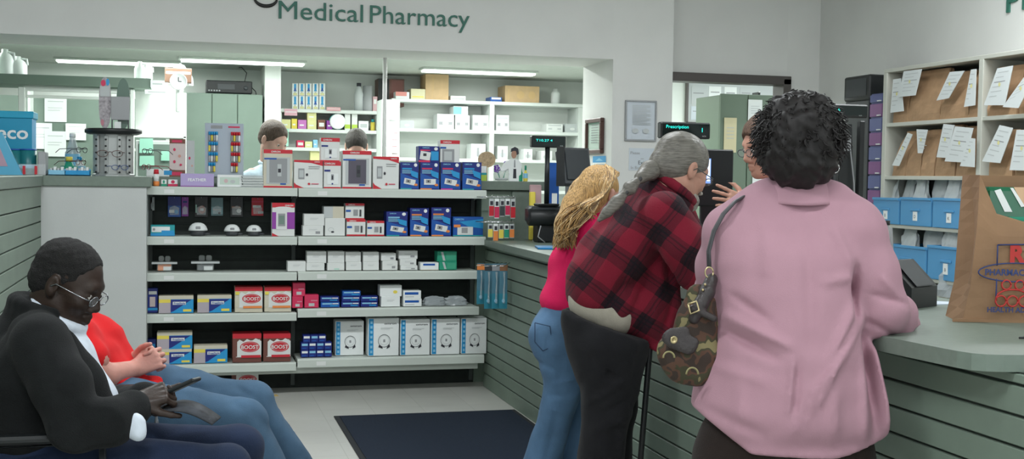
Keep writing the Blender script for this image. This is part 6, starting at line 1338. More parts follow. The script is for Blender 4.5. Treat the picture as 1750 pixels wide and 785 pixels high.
# torso: stacked wide ovals
for (xl, xr, y, th, dd) in ((1292, 1424, 352, .080, .04), (1243, 1470, 400, .115, .03), (1222, 1470, 450, .135, .0), (1222, 1462, 500, .15, .0), (1222, 1470, 550, .165, .0), (1210, 1478, 600, .18, .0), (1196, 1490, 650, .19, .0), (1190, 1502, 700, .19, -.01)):
    cx = (xl+xr)/2; r_ = th; hw = (xr-xl)/2/627
    F.cap(q(cx, y, dd)-lat*(hw-r_*.62), q(cx, y, dd)+lat*(hw-r_*.62), r_*.60, r_*.60, .03)
    F.ell(q(cx, y, dd), (hw*.95, r_*.97, .085), basis(lat, (0, 0, 1)), .07)
for (xl, xr, y, th) in ((1182, 1508, 722, .185), (1178, 1516, 760, .18), (1176, 1522, 790, .18)):
    cx = (xl+xr)/2; hw = (xr-xl)/2/627; F.ell(q(cx, y), (hw, th, .07), basis(lat), .03)
# hem falls lower at the middle, flares on her right side
# shoulders and sleeves
F.cap(q(1300, 362, .03), q(1250, 395, .03), .075, .075, .05); F.cap(q(1425, 362, .03), q(1456, 392, .03), .075, .085, .05)
F.path([q(1456, 398, .03), q(1478, 470, .02), q(1502, 528, .02)], [.090, .086, .078], .03)
F.path([q(1502, 528, .02), q(1524, 540, .12), q(1535, 552, .26)], [.076, .066, .056], .02)
F.path([q(1250, 400, .04), q(1232, 455, .10), q(1226, 500, .20)], [.072, .066, .06], .03); F.path([q(1226, 500, .20), q(1240, 515, .42)], [.06, .05], .02)
# folds: ridges and hollows of the cloth
for a, b_, w, am in (((1450, 505), (1345, 690), .016, .014), ((1455, 540), (1325, 720), .014, .012), ((1440, 545), (1360, 650), .012, -.010), ((1228, 535), (1330, 585), .014, .012), ((1228, 560), (1310, 605), .012, -.010), ((1240, 500), (1300, 545), .010, -.007),
                    ((1330, 600), (1318, 690), .008, .007), ((1340, 600), (1330, 690), .008, -.006), ((1466, 560), (1474, 735), .016, -.022), ((1484, 590), (1500, 735), .013, .018), ((1498, 620), (1512, 735), .010, -.012), ((1455, 600), (1450, 740), .014, .008), ((1447, 450), (1449, 548), .012, -.022), ((1300, 380), (1290, 470), .018, .006),
                    ((1410, 385), (1440, 460), .016, .007), ((1362, 380), (1362, 600), .020, -.006), ((1478, 500), (1548, 520), .008, -.008), ((1470, 545), (1530, 575), .008, -.008), ((1490, 470), (1520, 500), .010, .006), ((1380, 480), (1450, 470), .014, .006), ((1210, 620), (1290, 640), .018, .006), ((1200, 690), (1290, 730), .014, -.006), ((1250, 640), (1240, 740), .018, .006), ((1400, 640), (1390, 745), .020, .006)):
    F.fold(q(*a), q(*b_), w, am*1.35)
F.wrinkle(.0032, 26, 3); F.wrinkle(.0014, 70, 5)
def hemcut(F, a, b, k=.006):
    d = (b-a).normalized(); n = FW.cross(d); n = n if n.z < 0 else -n; F.cut(a, n, k)
hemcut(F, q(1184, 694), q(1262, 754)); hemcut(F, q(1250, 756), q(1420, 762)); hemcut(F, q(1400, 763), q(1524, 733))
F.ell(q(1345, 790), (.24, .16, .12), basis(lat), .01, '-')
shirt = soft('shirt', [F], PINK, t, 2)
nk = q(1361, 330, .03)-t.location; b = MB(); n_ = 36; prof = [(.066, -.005), (.064, .020), (.067, .032), (.074, .033), (.090, .008), (.106, -.022), (.110, -.032)]
vs = []
for r0, z0_ in prof:
    for i in range(n_): a0_ = 2*math.pi*i/n_; fl_ = 1+.10*max(0, math.sin(a0_)); vs.append(tuple(nk+(RT*1.02*math.cos(a0_)+FW*.95*math.sin(a0_))*r0*fl_+Zv*(z0_-.018*max(0, math.sin(a0_))+.0015*math.sin(5*a0_))))
b.add(vs, [(k*n_+i, k*n_+(i+1) % n_, (k+1)*n_+(i+1) % n_, (k+1)*n_+i) for k in range(len(prof)-1) for i in range(n_)], PINK, True)
o = b.build('collar', t); md = o.modifiers.new('s', 'SOLIDIFY'); md.thickness = .005
G = Form.around([q(1500, 520, .0), q(1560, 590, .4)], .06, .005); G.cap(q(1530, 548, .22), q(1537, 556, .29), .062, .060, .01); G.cap(q(1530, 548, .17), q(1540, 558, .36), .050, .048, .004, '-'); G.wrinkle(.002, 70, 2)
soft('cuff', [G], PINK, t, 1)
# trousers
F = Form.around([q(1200, 700, -.2), (base.x, base.y, 0), q(1480, 760, .3)], .2, .011)
hipL, hipR = q(1262, 745, .0), q(1418, 745, .0)
fl = [Vector((hipL.x, hipL.y, .04))+FW*.04, Vector((hipR.x, hipR.y, .04))+FW*.04]
F.ell(q(1340, 735), (.215, .165, .12), basis(lat), .05)
for h, f_ in ((hipL, fl[0]), (hipR, fl[1])): F.path([h-Zv*.06, (h+f_)/2+FW*.02, f_+Zv*.03], [.125, .095, .080], .04)
F.wrinkle(.003, 30, 8); soft('trousers', [F], TRB, t, 1); shoes(t, fl, SHOE, FW)
# body: head, neck, arms, hands
hd = Head(q(1367, 262, .02), FW*.93+RT*.30-Zv*.12, (0, 0, 1), 1.02)
B = Form.around([hd.c], .19, .004); hd.skin(B, q(1362, 345, .02), .058)
B2 = Form.around([q(1200, 330, -.1), q(1480, 760, .2)], .1, .014)
B2.path([q(1362, 335, .02), q(1355, 430), q(1350, 560), q(1345, 700)], [.05, .07, .09, .12], .04)
for s_ in (1290, 1440): B2.cap(q(s_, 400, .03), q(1355, 410, .0), .035, .04, .03)
for h, f_ in ((hipL, fl[0]), (hipR, fl[1])): B2.path([q(1345, 700), h-Zv*.05, (h+f_)/2+FW*.02, f_], [.13, .10, .07, .05], .05)
B3 = Form.around([q(1440, 390), q(1550, 590, .5)], .09, .0055); B3.path([q(1452, 400, .03), q(1500, 526, .02), q(1536, 556, .30)], [.05, .042, .030], .02)
wr = q(1536, 560, .32); B4 = Form.around([wr, q(1545, 590, .5)], .12, .0035); B4.cap(q(1524, 545, .16), wr, .034, .026, .01); hand(B4, wr, FW*.8+RT*.25-Zv*.12, Zv, 1, (.25, .35, .25))
wl = q(1248, 500, .48); B5 = Form.around([q(1226, 500, .18), wl+FW*.2], .1, .0045); B5.cap(q(1226, 500, .2), wl, .040, .026, .02); hand(B5, wl, FW*.9+RT*.4-Zv*.1, Zv, -1, (.3, .4, .3))
soft('body', [B, B2, B3, B4, B5], SKB, t, 1)
hd.eyes(t)
CURL = mat('black_curls', (.010, .008, .008), .55, noise=.4, nscale=60, spec=.4)
F = Form.around([hd.c+Zv*.02], .23, .0055)
F.ell(hd.p(-.030, 0, .045), (.135, .112, .105), hd.M, .02); F.ell(hd.p(-.05, 0, -.02), (.095, .105, .085), hd.M, .03); F.ell(hd.p(-.035, 0, .09), (.09, .09, .07), hd.M, .03)
F.ell(hd.p(.12, 0, -.02), (.08, .08, .10), hd.M, .015, '-'); F.wrinkle(.007, 75, 11); F.wrinkle(.004, 150, 12); hr = soft('hair', [F], CURL, t, 0)
rnd = random.Random(5); b = MB()
for i in range(1500):
    th = rnd.uniform(0, 2*math.pi); ph = math.acos(rnd.uniform(-.75, 1)); n_ = Vector((math.sin(ph)*math.cos(th), math.sin(ph)*math.sin(th), math.cos(ph)))
    if n_.x > .55 and n_.z < .6: continue
    R0 = Vector((.112*n_.x, .108*n_.y, .105*n_.z+.045)); c = hd.p(-.032+R0.x, R0.y, R0.z); o = hd.M @ n_; t1 = o.orthogonal().normalized(); t2 = o.cross(t1); r0 = rnd.uniform(.005, .011); ln_ = rnd.uniform(.012, .038); tw = rnd.uniform(3, 8); w0 = rnd.uniform(0, 6)
    b.tube([c+o*(ln_*k/7-.006)+(t1*math.cos(w0+tw*k/7)+t2*math.sin(w0+tw*k/7))*r0*(1-.05*k)-Zv*.012*(k/7)**2 for k in range(8)], [.0026, .0028, .0028, .0026, .0024, .0020, .0016, .0008], CURL, 4, M=Matrix.Translation(-t.location))
b.build('curls', hr)
b = MB(); sd = hd.p(-.01, -.092, -.04)-t.location; b.tube([sd+Vector((.014*math.cos(a), 0, .014*math.sin(a)))+Zv*0 for a in np.linspace(0, 2*math.pi, 14)], .0015, CHROME, 6); b.build('earring', t)
# shoulder bag
CAMO = mat('camouflage_fabric', (.10, .06, .035), .75); nt = CAMO.node_tree; bs = nt.nodes['Principled BSDF']; tc = nt.nodes.new('ShaderNodeTexCoord'); ns = nt.nodes.new('ShaderNodeTexNoise'); ns.inputs['Scale'].default_value = 24; ns.inputs['Detail'].default_value = 1.5
nt.links.new(tc.outputs['Object'], ns.inputs[0]); cr_ = nt.nodes.new('ShaderNodeValToRGB'); cr_.color_ramp.interpolation = 'CONSTANT'; e = cr_.color_ramp.elements; e[0].position = 0; e[0].color = (.035, .022, .016, 1); e[1].position = .44; e[1].color = (.085, .04, .024, 1)
x_ = e.new(.52); x_.color = (.045, .042, .02, 1); x_ = e.new(.60); x_.color = (.20, .17, .08, 1); nt.links.new(ns.outputs[0], cr_.inputs[0]); nt.links.new(cr_.outputs[0], bs.inputs['Base Color'])
LEA = mat('bag_leather', (.035, .028, .028), .38, bump=.2, bscale=120); BRS = mat('antique_brass', (.48, .40, .22), .3, .8)
dB = -.06; bag = thing('shoulder_bag', 'camouflage patterned shoulder bag with dark leather flap hanging by the pink shirt', 'bag', q(1180, 600, dB)); TB = Matrix.Translation(-bag.location)
F = Form.around([q(1130, 480, dB-.08), q(1235, 670, dB+.08)], .06, .006); vd = tuple(FW)
F.path([q(1190, 505, dB), q(1182, 555, dB), q(1172, 605, dB), q(1166, 622, dB)], [.028, .040, .052, .050], .03, flat=vd, f=.6); F.path([q(1148, 600, dB), q(1196, 640, dB)], [.034, .032], .03, flat=vd, f=.7); F.path([q(1205, 520, dB), q(1206, 610, dB)], [.03, .035], .03, flat=vd, f=.6)
F.wrinkle(.0025, 60, 4); soft('pouch', [F], CAMO, bag, 1)
F = Form.around([q(1120, 560, dB-.12), q(1200, 620, dB)], .04, .004); 
for a, c in (((1143, 574), (1170, 566)), ((1140, 580), (1182, 594)), ((1150, 588), (1176, 598)), ((1150, 570), (1186, 585))): F.cap(q(*a, dB-.050), q(*c, dB-.050), .014, .014, .008, flat=vd, f=.35)
fp = soft('flap', [F], LEA, bag, 1)
b = MB(); cc = q(1151, 581, dB-.061); b.lathe([(.0095, 0), (.0105, .003), (.0095, .005), (.0045, .004), (.004, .001)], BRS, 18, M=TB @ Matrix.Translation(cc) @ Matrix.Rotation(math.pi/2, 4, 'X')); b.build('turn_lock', fp)
F = Form.around([q(1180, 440, dB-.1), q(1240, 540, dB)], .05, .004); F.path([q(1216, 478, dB), q(1208, 500, dB-.02), q(1198, 520, dB-.03), q(1186, 545, dB-.03)], [.017, .020, .018, .015], .01); F.cap(q(1184, 527, dB-.045), q(1220, 545, dB-.04), .010, .010, .006)
soft('strap_tab', [F], LEA, bag, 1)
b = MB(); fx = [q(1176, 520, dB-.06), q(1190, 515, dB-.06), q(1195, 531, dB-.06), q(1180, 537, dB-.06)]; b.tube(fx+[fx[0]], .0028, BRS, 6, M=TB); b.build('buckle', bag); b = MB(); b.tube([q(1212+7*math.cos(a), 466+9*math.sin(a), dB-.01) for a in np.linspace(0, 2*math.pi, 16)], .0022, BRS, 6, M=TB); b.build('ring', bag)
for px, py in ((1205, 487), (1201, 496)): b = MB(); b.lathe([(.004, 0), (.003, .003), (0, .004)], BRS, 8, M=TB @ Matrix.Translation(q(px, py, dB-.04)) @ Matrix.Rotation(math.pi/2, 4, 'X')); b.build('stud', bag)
for px, py, rr in ((1143, 612, .017), (1183, 640, .018)): b = MB(); b.tube([q(px+rr*560*math.cos(a), py-rr*620*math.sin(a), dB-.062) for a in np.linspace(0, math.pi, 12)], .0045, mat('camo_pale', (.28, .25, .12), .7), 6, M=TB, flat=.5); b.build('pocket_piping', bag)
b = MB(); b.tube([q(1212, 458, dB+.0), q(1211, 430, dB), q(1220, 395, -.05), q(1236, 366, -.065), q(1256, 345, -.045), q(1272, 336, .0), q(1280, 340, .08)], .0105, mat('strap_grey', (.05, .05, .055), .5), 8, M=TB, flat=.45); b.build('strap', bag)

# ---------------------------------------------------------------- man in the plaid shirt
D = 4.36; q = lambda px, py, d=0: at(px, py, D=D+d); base = q(1030, 700)
t = person('man in a red and black plaid shirt with a grey ponytail bending forward', (base.x, base.y, 0))
SKL = skin('skin_fair', (.50, .27, .20)); 
PL = fabric('plaid_flannel', (.2, .015, .03), noise=.0, bump=.3); nt = PL.node_tree; bs = nt.nodes['Principled BSDF']
sp = (q(1150, 330)-q(1015, 520)).normalized(); vw = (q(1080, 430)-EYE).normalized(); sd = sp.cross(vw).normalized()
tc = nt.nodes.new('ShaderNodeTexCoord')
def dotn(v):
    n = nt.nodes.new('ShaderNodeVectorMath'); n.operation = 'DOT_PRODUCT'; n.inputs[1].default_value = tuple(v); nt.links.new(tc.outputs['Object'], n.inputs[0]); return n.outputs['Value']
def mth(op, a, b=None):
    n = nt.nodes.new('ShaderNodeMath'); n.operation = op
    for i, x in enumerate((a, b)):
        if x is None: continue
        if isinstance(x, (int, float)): n.inputs[i].default_value = x
        else: nt.links.new(x, n.inputs[i])
    return n.outputs[0]
wn = nt.nodes.new('ShaderNodeTexNoise'); wn.inputs['Scale'].default_value = 5; nt.links.new(tc.outputs['Object'], wn.inputs[0]); wob = mth('MULTIPLY', mth('SUBTRACT', wn.outputs[0], .5), .05)
def band(s_, per, duty, ph): return mth('LESS_THAN', mth('FRACT', mth('ADD', mth('DIVIDE', s_, per), ph)), duty)
s1 = mth('ADD', dotn(sp), wob); s2 = mth('ADD', dotn(sd), wob)
dk = mth('ADD', mth('MULTIPLY', mth('ADD', band(s1, .135, .46, .1), band(s2, .135, .46, .3)), .46), mth('MULTIPLY', mth('ADD', mth('ADD', band(s1, .135, .05, -.20), band(s2, .135, .05, .0)), mth('ADD', band(s1, .135, .03, -.10), band(s2, .135, .03, .10))), .28))
mxn = nt.nodes.new('ShaderNodeMix'); mxn.data_type = 'RGBA'; mxn.inputs[6].default_value = (.20, .012, .028, 1); mxn.inputs[7].default_value = (.012, .008, .012, 1); nt.links.new(dk, mxn.inputs[0])
for l in list(bs.inputs['Base Color'].links): nt.links.remove(l)
nt.links.new(mxn.outputs[2], bs.inputs['Base Color'])
F = Form.around([q(955, 300, -.3), q(1215, 610, .35), q(1225, 480, -.32)], .05, .008); W_ = (sp.cross(sd)).normalized()
F.path([q(1020, 500, .0), q(1048, 445, .0), q(1088, 392, .0), q(1128, 356, .0)], [.110, .130, .135, .100], .03)
F.path([q(1018, 495, -.08), q(1060, 432, -.10), q(1122, 376, -.12)], [.090, .095, .080], .03); F.path([q(1030, 500, .10), q(1070, 430, .12), q(1130, 372, .12)], [.09, .095, .08], .03)
F.path([q(1014, 480, -.04), q(1058, 520, -.04), q(1105, 555, -.02)], [.10, .10, .075], .03); F.path([q(1014, 485, .08), q(1062, 525, .08), q(1105, 560, .06)], [.09, .09, .065], .03); F.path([q(1104, 440, .0), q(1120, 520, -.02), q(1122, 590, -.02)], [.125, .085, .05], .03)
F.cap(q(1148, 345, 0), q(1120, 340, 0), .08, .08, .04)
F.path([q(1135, 368, -.17), q(1168, 420, -.20), q(1180, 462, -.17)], [.085, .078, .066], .03); F.path([q(1180, 462, -.17), q(1196, 476, .03)], [.062, .05], .02)
F.path([q(1150, 365, .17), q(1176, 420, .20), q(1186, 455, .22)], [.085, .075, .062], .03); F.path([q(1186, 455, .22), q(1205, 470, .32)], [.055, .048], .02)
for a, b_, w, am in (((1055, 400), (1005, 490), .02, .010), ((1135, 400), (1140, 500), .018, -.022), ((1130, 470), (1095, 590), .018, .014), ((1150, 490), (1120, 590), .012, -.014), ((1170, 390), (1165, 460), .014, -.010), ((1100, 480), (1060, 560), .014, -.010), ((1070, 440), (1040, 520), .014, -.008), ((1150, 430), (1200, 440), .010, -.008), ((1155, 455), (1205, 462), .010, .008)):
    F.fold(q(*a), q(*b_), w, am)
d_ = (q(1085, 580)-q(962, 514)).normalized(); n_ = FW.cross(d_); F.cut(q(962, 514), n_ if n_.z < 0 else -n_, .006)
F.ell(q(1010, 560), (.13, .16, .05), basis(q(1085, 580)-q(962, 514)), .01, '-') if False else None
F.wrinkle(.0035, 30, 21); F.wrinkle(.0018, 60, 22)
soft('shirt', [F], PL, t, 1)
G = Form.around([q(1100, 290, -.1), q(1200, 350, .1)], .05, .005); nk = q(1152, 322, .0); ax_ = (q(1175, 300)-q(1140, 345)).normalized(); u1 = ax_.orthogonal().normalized(); u2 = ax_.cross(u1)
for i in range(20):
    a0_, a1_ = 2*math.pi*i/20, 2*math.pi*(i+1)/20; G.cap(nk+(u1*math.cos(a0_)+u2*math.sin(a0_))*.078, nk+(u1*math.cos(a1_)+u2*math.sin(a1_))*.078, .017, .017, .01)
soft('collar', [G], PL, t, 1)
F = Form.around([q(950, 480, -.2), q(1060, 560, .2)], .06, .007); F.path([q(1013, 512, -.055), q(1050, 532, -.055)], [.090, .090], .03); F.path([q(1014, 512, .06), q(1048, 532, .06)], [.085, .085], .03); F.wrinkle(.003, 50, 2)
d_ = (q(1050, 558)-q(955, 522)).normalized(); n_ = FW.cross(d_); F.cut(q(955, 527), n_ if n_.z < 0 else -n_, .006)
soft('undershirt', [F], fabric('cream_cotton', (.42, .39, .32)), t, 1)
TRK = fabric('black_jeans', (.012, .012, .014), noise=.2, nscale=9); k1, k2 = q(1035, 690, -.08), q(1045, 690, .10); f1, f2 = q(1022, 800, -.10), q(1050, 800, .14); f1.z = f2.z = .05; f1 = Vector((k1.x-.05, k1.y-.02, .05)); f2 = Vector((k2.x+.0, k2.y+.0, .05))
F = Form.around([q(955, 500, -.3), f1, f2, q(1110, 600, .3)], .13, .0095)
F.ell(q(1022, 568, .0), (.112, .165, .125), basis(RT), .03); F.ell(q(1055, 575, .0), (.095, .15, .11), basis(RT), .03); F.ell(q(1015, 585, -.07), (.098, .085, .085), basis(RT), .03)
for s_, kn, ft in ((-.09, k1, f1), (.09, k2, f2)): F.path([q(1036, 590, s_), kn, ft+Zv*.02], [.135, .085, .075], .04)
F.cap(q(1075, 600, -.06), q(1060, 660, -.08), .06, .06, .05); F.cap(q(1006, 545, -.075), q(1050, 562, -.075), .098, .098, .03); F.cap(q(1006, 545, .07), q(1050, 562, .07), .092, .092, .03); d_ = (q(1050, 558)-q(955, 522)).normalized(); n_ = FW.cross(d_); F.cut(q(955, 522), n_ if n_.z > 0 else -n_, .01)
for a, b_, w, am in (((1000, 600), (1050, 640), .014, -.008), ((1060, 640), (1000, 680), .014, .009), ((1070, 670), (1020, 700), .012, -.009), ((1080, 700), (1010, 725), .014, .009), ((990, 640), (985, 760), .012, -.007), ((1040, 700), (1050, 785), .016, -.010), ((1020, 560), (1030, 640), .012, -.006)): F.fold(q(*a), q(*b_), w, am)
F.wrinkle(.004, 28, 23); F.wrinkle(.002, 60, 24)
soft('trousers', [F], TRK, t, 1); shoes(t, [f1, f2], SHOE, RT)
hd = Head(q(1166, 290, .0), RT*.80+FW*.45-Zv*.38, (0, 0, 1), 1.0)
B = Form.around([hd.c], .19, .004); hd.skin(B, q(1135, 350, 0), .062)
B2 = Form.around([q(960, 330, -.3), q(1215, 600, .4), f1, f2], .08, .014); B2.path([q(1135, 355), q(1080, 430), q(1030, 550)], [.06, .075, .065], .04)
for s_, kn, ft in ((-.09, k1, f1), (.09, k2, f2)): B2.path([q(1036, 590, s_), kn, ft], [.07, .055, .045], .04)
for s_ in (-1, 1): B2.path([q(1140, 368, .13*s_), q(1172, 440, .19*s_)], [.045, .035], .03)
w1 = q(1206, 478, .14); B4 = Form.around([q(1188, 468, -.05), w1+FW*.15], .08, .0045); B4.cap(q(1192, 474, -.02), w1, .032, .026, .02); hand(B4, w1, FW*.5+RT*.85-Zv*.2, Zv, 1, (.3, .4, .3))
w2 = q(1222, 470, .42); B5 = Form.around([q(1186, 452, .22), w2+FW*.15], .08, .0045); B5.cap(q(1188, 458, .24), w2, .038, .027, .02); hand(B5, w2, FW*.4+RT*.9-Zv*.2, Zv, -1, (.3, .4, .3))
soft('body', [B, B2, B4, B5], SKL, t, 1); hd.eyes(t); hd.glasses(t, DGREY)
GH = mat('grey_hair', (.16, .15, .13), .42, noise=.35, nscale=3, bump=.25, bscale=3, stretch=(8, 30, 60), spec=.4); F = Form.around([hd.c], .2, .0045); hd.hair(F, .008, -.045, .085); F.ell(hd.p(-.10, 0, -.02), (.035, .04, .04), hd.M, .03); F.wrinkle(.0012, 190, 3)
hr = soft('hair', [F], GH, t, 1)
F = Form.around([q(1010, 280, -.3), q(1140, 400, .05)], .05, .0045)
F.path([q(1130, 283, -.03), q(1110, 292, -.08), q(1094, 304, -.12)], [.026, .034, .022], .012); F.path([q(1087, 312, -.14), q(1076, 322, -.16), q(1071, 327, -.16)], [.016, .024, .016], .006); F.path([q(1066, 332, -.17), q(1054, 346, -.19), q(1038, 362, -.20), q(1024, 376, -.20)], [.015, .022, .018, .008], .008); F.wrinkle(.0012, 110, 6)
pt_ = soft('ponytail', [F], GH, t, 1)
for a in ((1090, 308, -.13), (1068, 330, -.165)): b = MB(); b.lathe([(.018, -.006), (.021, 0), (.018, .006)], mat('hair_tie', (.05, .05, .05), .6), 12, M=Matrix.Translation(q(*a)-t.location) @ basis((1, 0, -.9)).to_4x4() @ Matrix.Rotation(math.pi/2, 4, 'Y')); b.build('hair_tie', t)
F = Form.around([hd.c-Zv*.08], .14, .0045); F.ell(hd.p(.052, 0, -.088), (.050, .054, .034), hd.M, .02); F.ell(hd.p(.078, 0, -.104), (.028, .032, .030), hd.M, .02); F.cap(hd.p(.095, -.022, -.054), hd.p(.095, .022, -.054), .007, .007, .01); F.wrinkle(.003, 120, 6); soft('beard', [F], mat('grey_beard', (.30, .28, .25), .8, noise=.4, nscale=80, bump=.6, bscale=150), t, 1)
p = q(1111, 590, -.05); fz = Vector((q(1095, 785, -.05).x, q(1095, 785, -.05).y, 0)); fz = p+(q(1095, 785, -.05)-p)*(p.z/(p.z-q(1095, 785, -.05).z))
c_ = thing('walking_cane', 'thin black cane standing upright between the plaid shirt and the counter', 'cane', (fz.x, fz.y, 0)); b = MB(); tp = p+(p-fz)*.32
b.tube([(0, 0, .012), tuple(p-Vector((fz.x, fz.y, 0))), tuple(tp-Vector((fz.x, fz.y, 0)))], .0105, BLACK, 10); b.build('shaft', c_)
tq = tp-Vector((fz.x, fz.y, 0)); b = MB(); b.tube([tuple(tq-Zv*.01), tuple(tq+Zv*.02+RT*.02), tuple(tq+Zv*.03+RT*.07), tuple(tq+Zv*.01+RT*.10)], .012, BLACK, 10); b.build('handle', c_); b = MB(); b.lathe([(.016, 0), (.018, .004), (.013, .03)], DGREY, 12); b.build('rubber_tip', c_)

# ---------------------------------------------------------------- blonde woman
D = 5.1; q = lambda px, py, d=0: at(px, py, D=D+d); base = q(950, 680); t = person('woman with long blonde hair in a bright pink red top and blue jeans', (base.x, base.y, 0))
TOP = fabric('crimson_jersey', (.66, .015, .10), noise=.05, nscale=8, sheen=.0); F = Form.around([q(925, 370, -.25), q(1100, 545, .3)], .05, .008)
F.path([q(966, 505, 0), q(978, 450, 0), q(998, 400, 0), q(1022, 378, 0)], [.090, .090, .095, .075], .03); F.path([q(968, 500, -.07), q(985, 440, -.07), q(1005, 395, -.10)], [.070, .070, .065], .03); F.path([q(968, 500, .08), q(985, 440, .08), q(1005, 395, .10)], [.07, .07, .065], .03)
F.path([q(1005, 395, -.14), q(1018, 440, -.16), q(1045, 470, -.08)], [.06, .052, .04], .03); F.path([q(1010, 395, .14), q(1040, 430, .16), q(1075, 445, .2)], [.06, .05, .04], .03); F.ell(q(958, 512, 0), (.085, .135, .06), basis(RT), .04)
F.wrinkle(.004, 40, 31, dirs=[(.3, .1, 1)]); soft('top', [F], TOP, t, 1)
k1, k2 = q(962, 668, -.07), q(985, 665, .08); f1 = Vector((q(915, 780, -.05).x, q(915, 780, -.05).y, .05)); f2 = Vector((k2.x-.02, k2.y, .05)); F = Form.around([q(900, 500, -.3), f1, f2, q(1010, 600, .3)], .12, .009)
F.ell(q(948, 568, 0), (.100, .165, .115), basis(RT), .03); F.ell(q(966, 535, 0), (.090, .14, .06), basis(RT), .04); F.ell(q(938, 578, -.075), (.088, .085, .088), basis(RT), .03); F.ell(q(940, 578, .075), (.088, .085, .088), basis(RT), .03)
F.path([q(955, 600, -.08), k1, f1+Zv*.10, f1], [.092, .072, .078, .095], .03); F.path([q(962, 600, .08), k2, f2+Zv*.1, f2], [.095, .072, .076, .09], .03); 
for a, b_, w, am in (((905, 610), (960, 630), .010, -.007), ((940, 650), (985, 640), .010, .008), ((935, 670), (980, 665), .010, -.008), ((935, 690), (975, 700), .010, .007), ((950, 700), (930, 780), .012, -.008), ((960, 600), (950, 650), .010, -.005)): F.fold(q(*a), q(*b_), w, am)
F.wrinkle(.004, 36, 33); F.wrinkle(.002, 80, 34)
jn = soft('jeans', [F], JEANB, t, 1); b = MB(); TB = Matrix.Translation(-t.location)
SEAM = mat('denim_seam', (.03, .06, .12), .8); shoes(t, [f1, f2], SHOEB, RT)
for poly in ([(914, 552), (940, 558), (944, 592), (928, 600), (914, 585)],):
    b.tube([q(x, y, -.165-.0*i) for i, (x, y) in enumerate(poly+[poly[0]])], .0022, SEAM, 5, M=TB); 
b.build('pocket_stitching', jn)
hd = Head(q(1024, 335, 0), RT*.62+FW*.68-Zv*.36, (0, 0, 1), 1.0); B = Form.around([hd.c], .18, .0045); hd.skin(B, q(1008, 385, 0), .048)
B2 = Form.around([q(925, 380, -.25), q(1080, 545, .3), f1, f2], .08, .014); B2.path([q(1008, 390), q(985, 440), q(960, 530)], [.045, .06, .07], .04); B2.path([q(955, 585, -.07), k1, f1], [.065, .05, .04], .04); B2.path([q(962, 585, .07), k2, f2], [.065, .05, .04], .04)
w1 = q(1060, 458, .0); B4 = Form.around([q(1018, 440, -.17), w1+FW*.2+RT*.1], .08, .005); B4.cap(q(1020, 440, -.16), w1, .036, .024, .02); hand(B4, w1, FW*.4+RT*.9, Zv, 1, (.3, .4, .3), sc=.92)
w2 = q(1095, 450, .2); B5 = Form.around([q(1040, 430, .1), w2+RT*.2], .08, .005); B5.cap(q(1045, 432, .16), w2, .034, .024, .02); hand(B5, w2, RT*.95+FW*.2, Zv, -1, (.3, .4, .3), sc=.92)
soft('body', [B, B2, B4, B5], skin('skin_fair_rosy', (.52, .27, .21)), t, 1); hd.eyes(t)
HB1, HB2, HB3 = hairm('hair_golden', (.44, .265, .10), .45), hairm('hair_pale', (.60, .43, .22), .45), hairm('hair_root', (.19, .115, .055), .5)
F = Form.around([hd.c, q(955, 410, -.1)], .20, .005); hd.hair(F, .001, -.10, .070); F.path([hd.p(-.06, 0, -.02), q(990, 355, -.05), q(972, 385, -.10), q(958, 412, -.11)], [.070, .070, .055, .030], .03, flat=tuple(FW), f=.9); hr = soft('hair', [F], HB1, t, 1)
rnd = random.Random(9); bb = [MB(), MB(), MB()]
for i in range(520):
    az = rnd.uniform(-2.6, 2.6); st = hd.p(rnd.uniform(-.04, .055)+.0, math.sin(az)*.03, .120+rnd.uniform(-.006, .006)); yl = math.sin(az); side = yl
    m1 = hd.p(-.045-.05*abs(math.cos(az))*(1 if math.cos(az) < .4 else -.6), side*.088, .05); m2 = hd.p(-.085, side*.090, -.03)
    near = side < 0; e1 = q(975+rnd.uniform(-18, 22), 375+rnd.uniform(-10, 10), -.10+.12*side+rnd.uniform(-.03, .03)); e2 = q(957+rnd.uniform(-10, 26), 402+rnd.uniform(-8, 26), -.09+.14*side+rnd.uniform(-.03, .03))
    if rnd.random() < .28: e2 = q(1005+rnd.uniform(-20, 16), 370+rnd.uniform(-6, 8), -.10+.1*side); e1 = q(1000+rnd.uniform(-12, 12), 352, -.10+.12*side)
    cps = [st, m1, m2, e1, e2]; pts = []
    for u in np.linspace(0, 1, 14):
        s0 = u*(len(cps)-1); j = min(int(s0), len(cps)-2); f_ = s0-j; P0, P1, P2, P3 = cps[max(j-1, 0)], cps[j], cps[j+1], cps[min(j+2, len(cps)-1)]
        pt = .5*((2*P1)+(P2-P0)*f_+(2*P0-5*P1+4*P2-P3)*f_*f_+(3*P1-P0-3*P2+P3)*f_**3)
        wv = .010*u*math.sin(u*14+i); pts.append(pt+RT*wv+Zv*wv*.4)
    bb[rnd.choice((0, 0, 1, 1, 2))].tube(pts, [.0052*(1-.65*u) for u in np.linspace(0, 1, 14)], [HB1, HB2, HB3][rnd.choice((0, 0, 1))] if i % 4 else HB3, 4, M=TB)
for i, x in enumerate(bb): x.build('strands', hr)

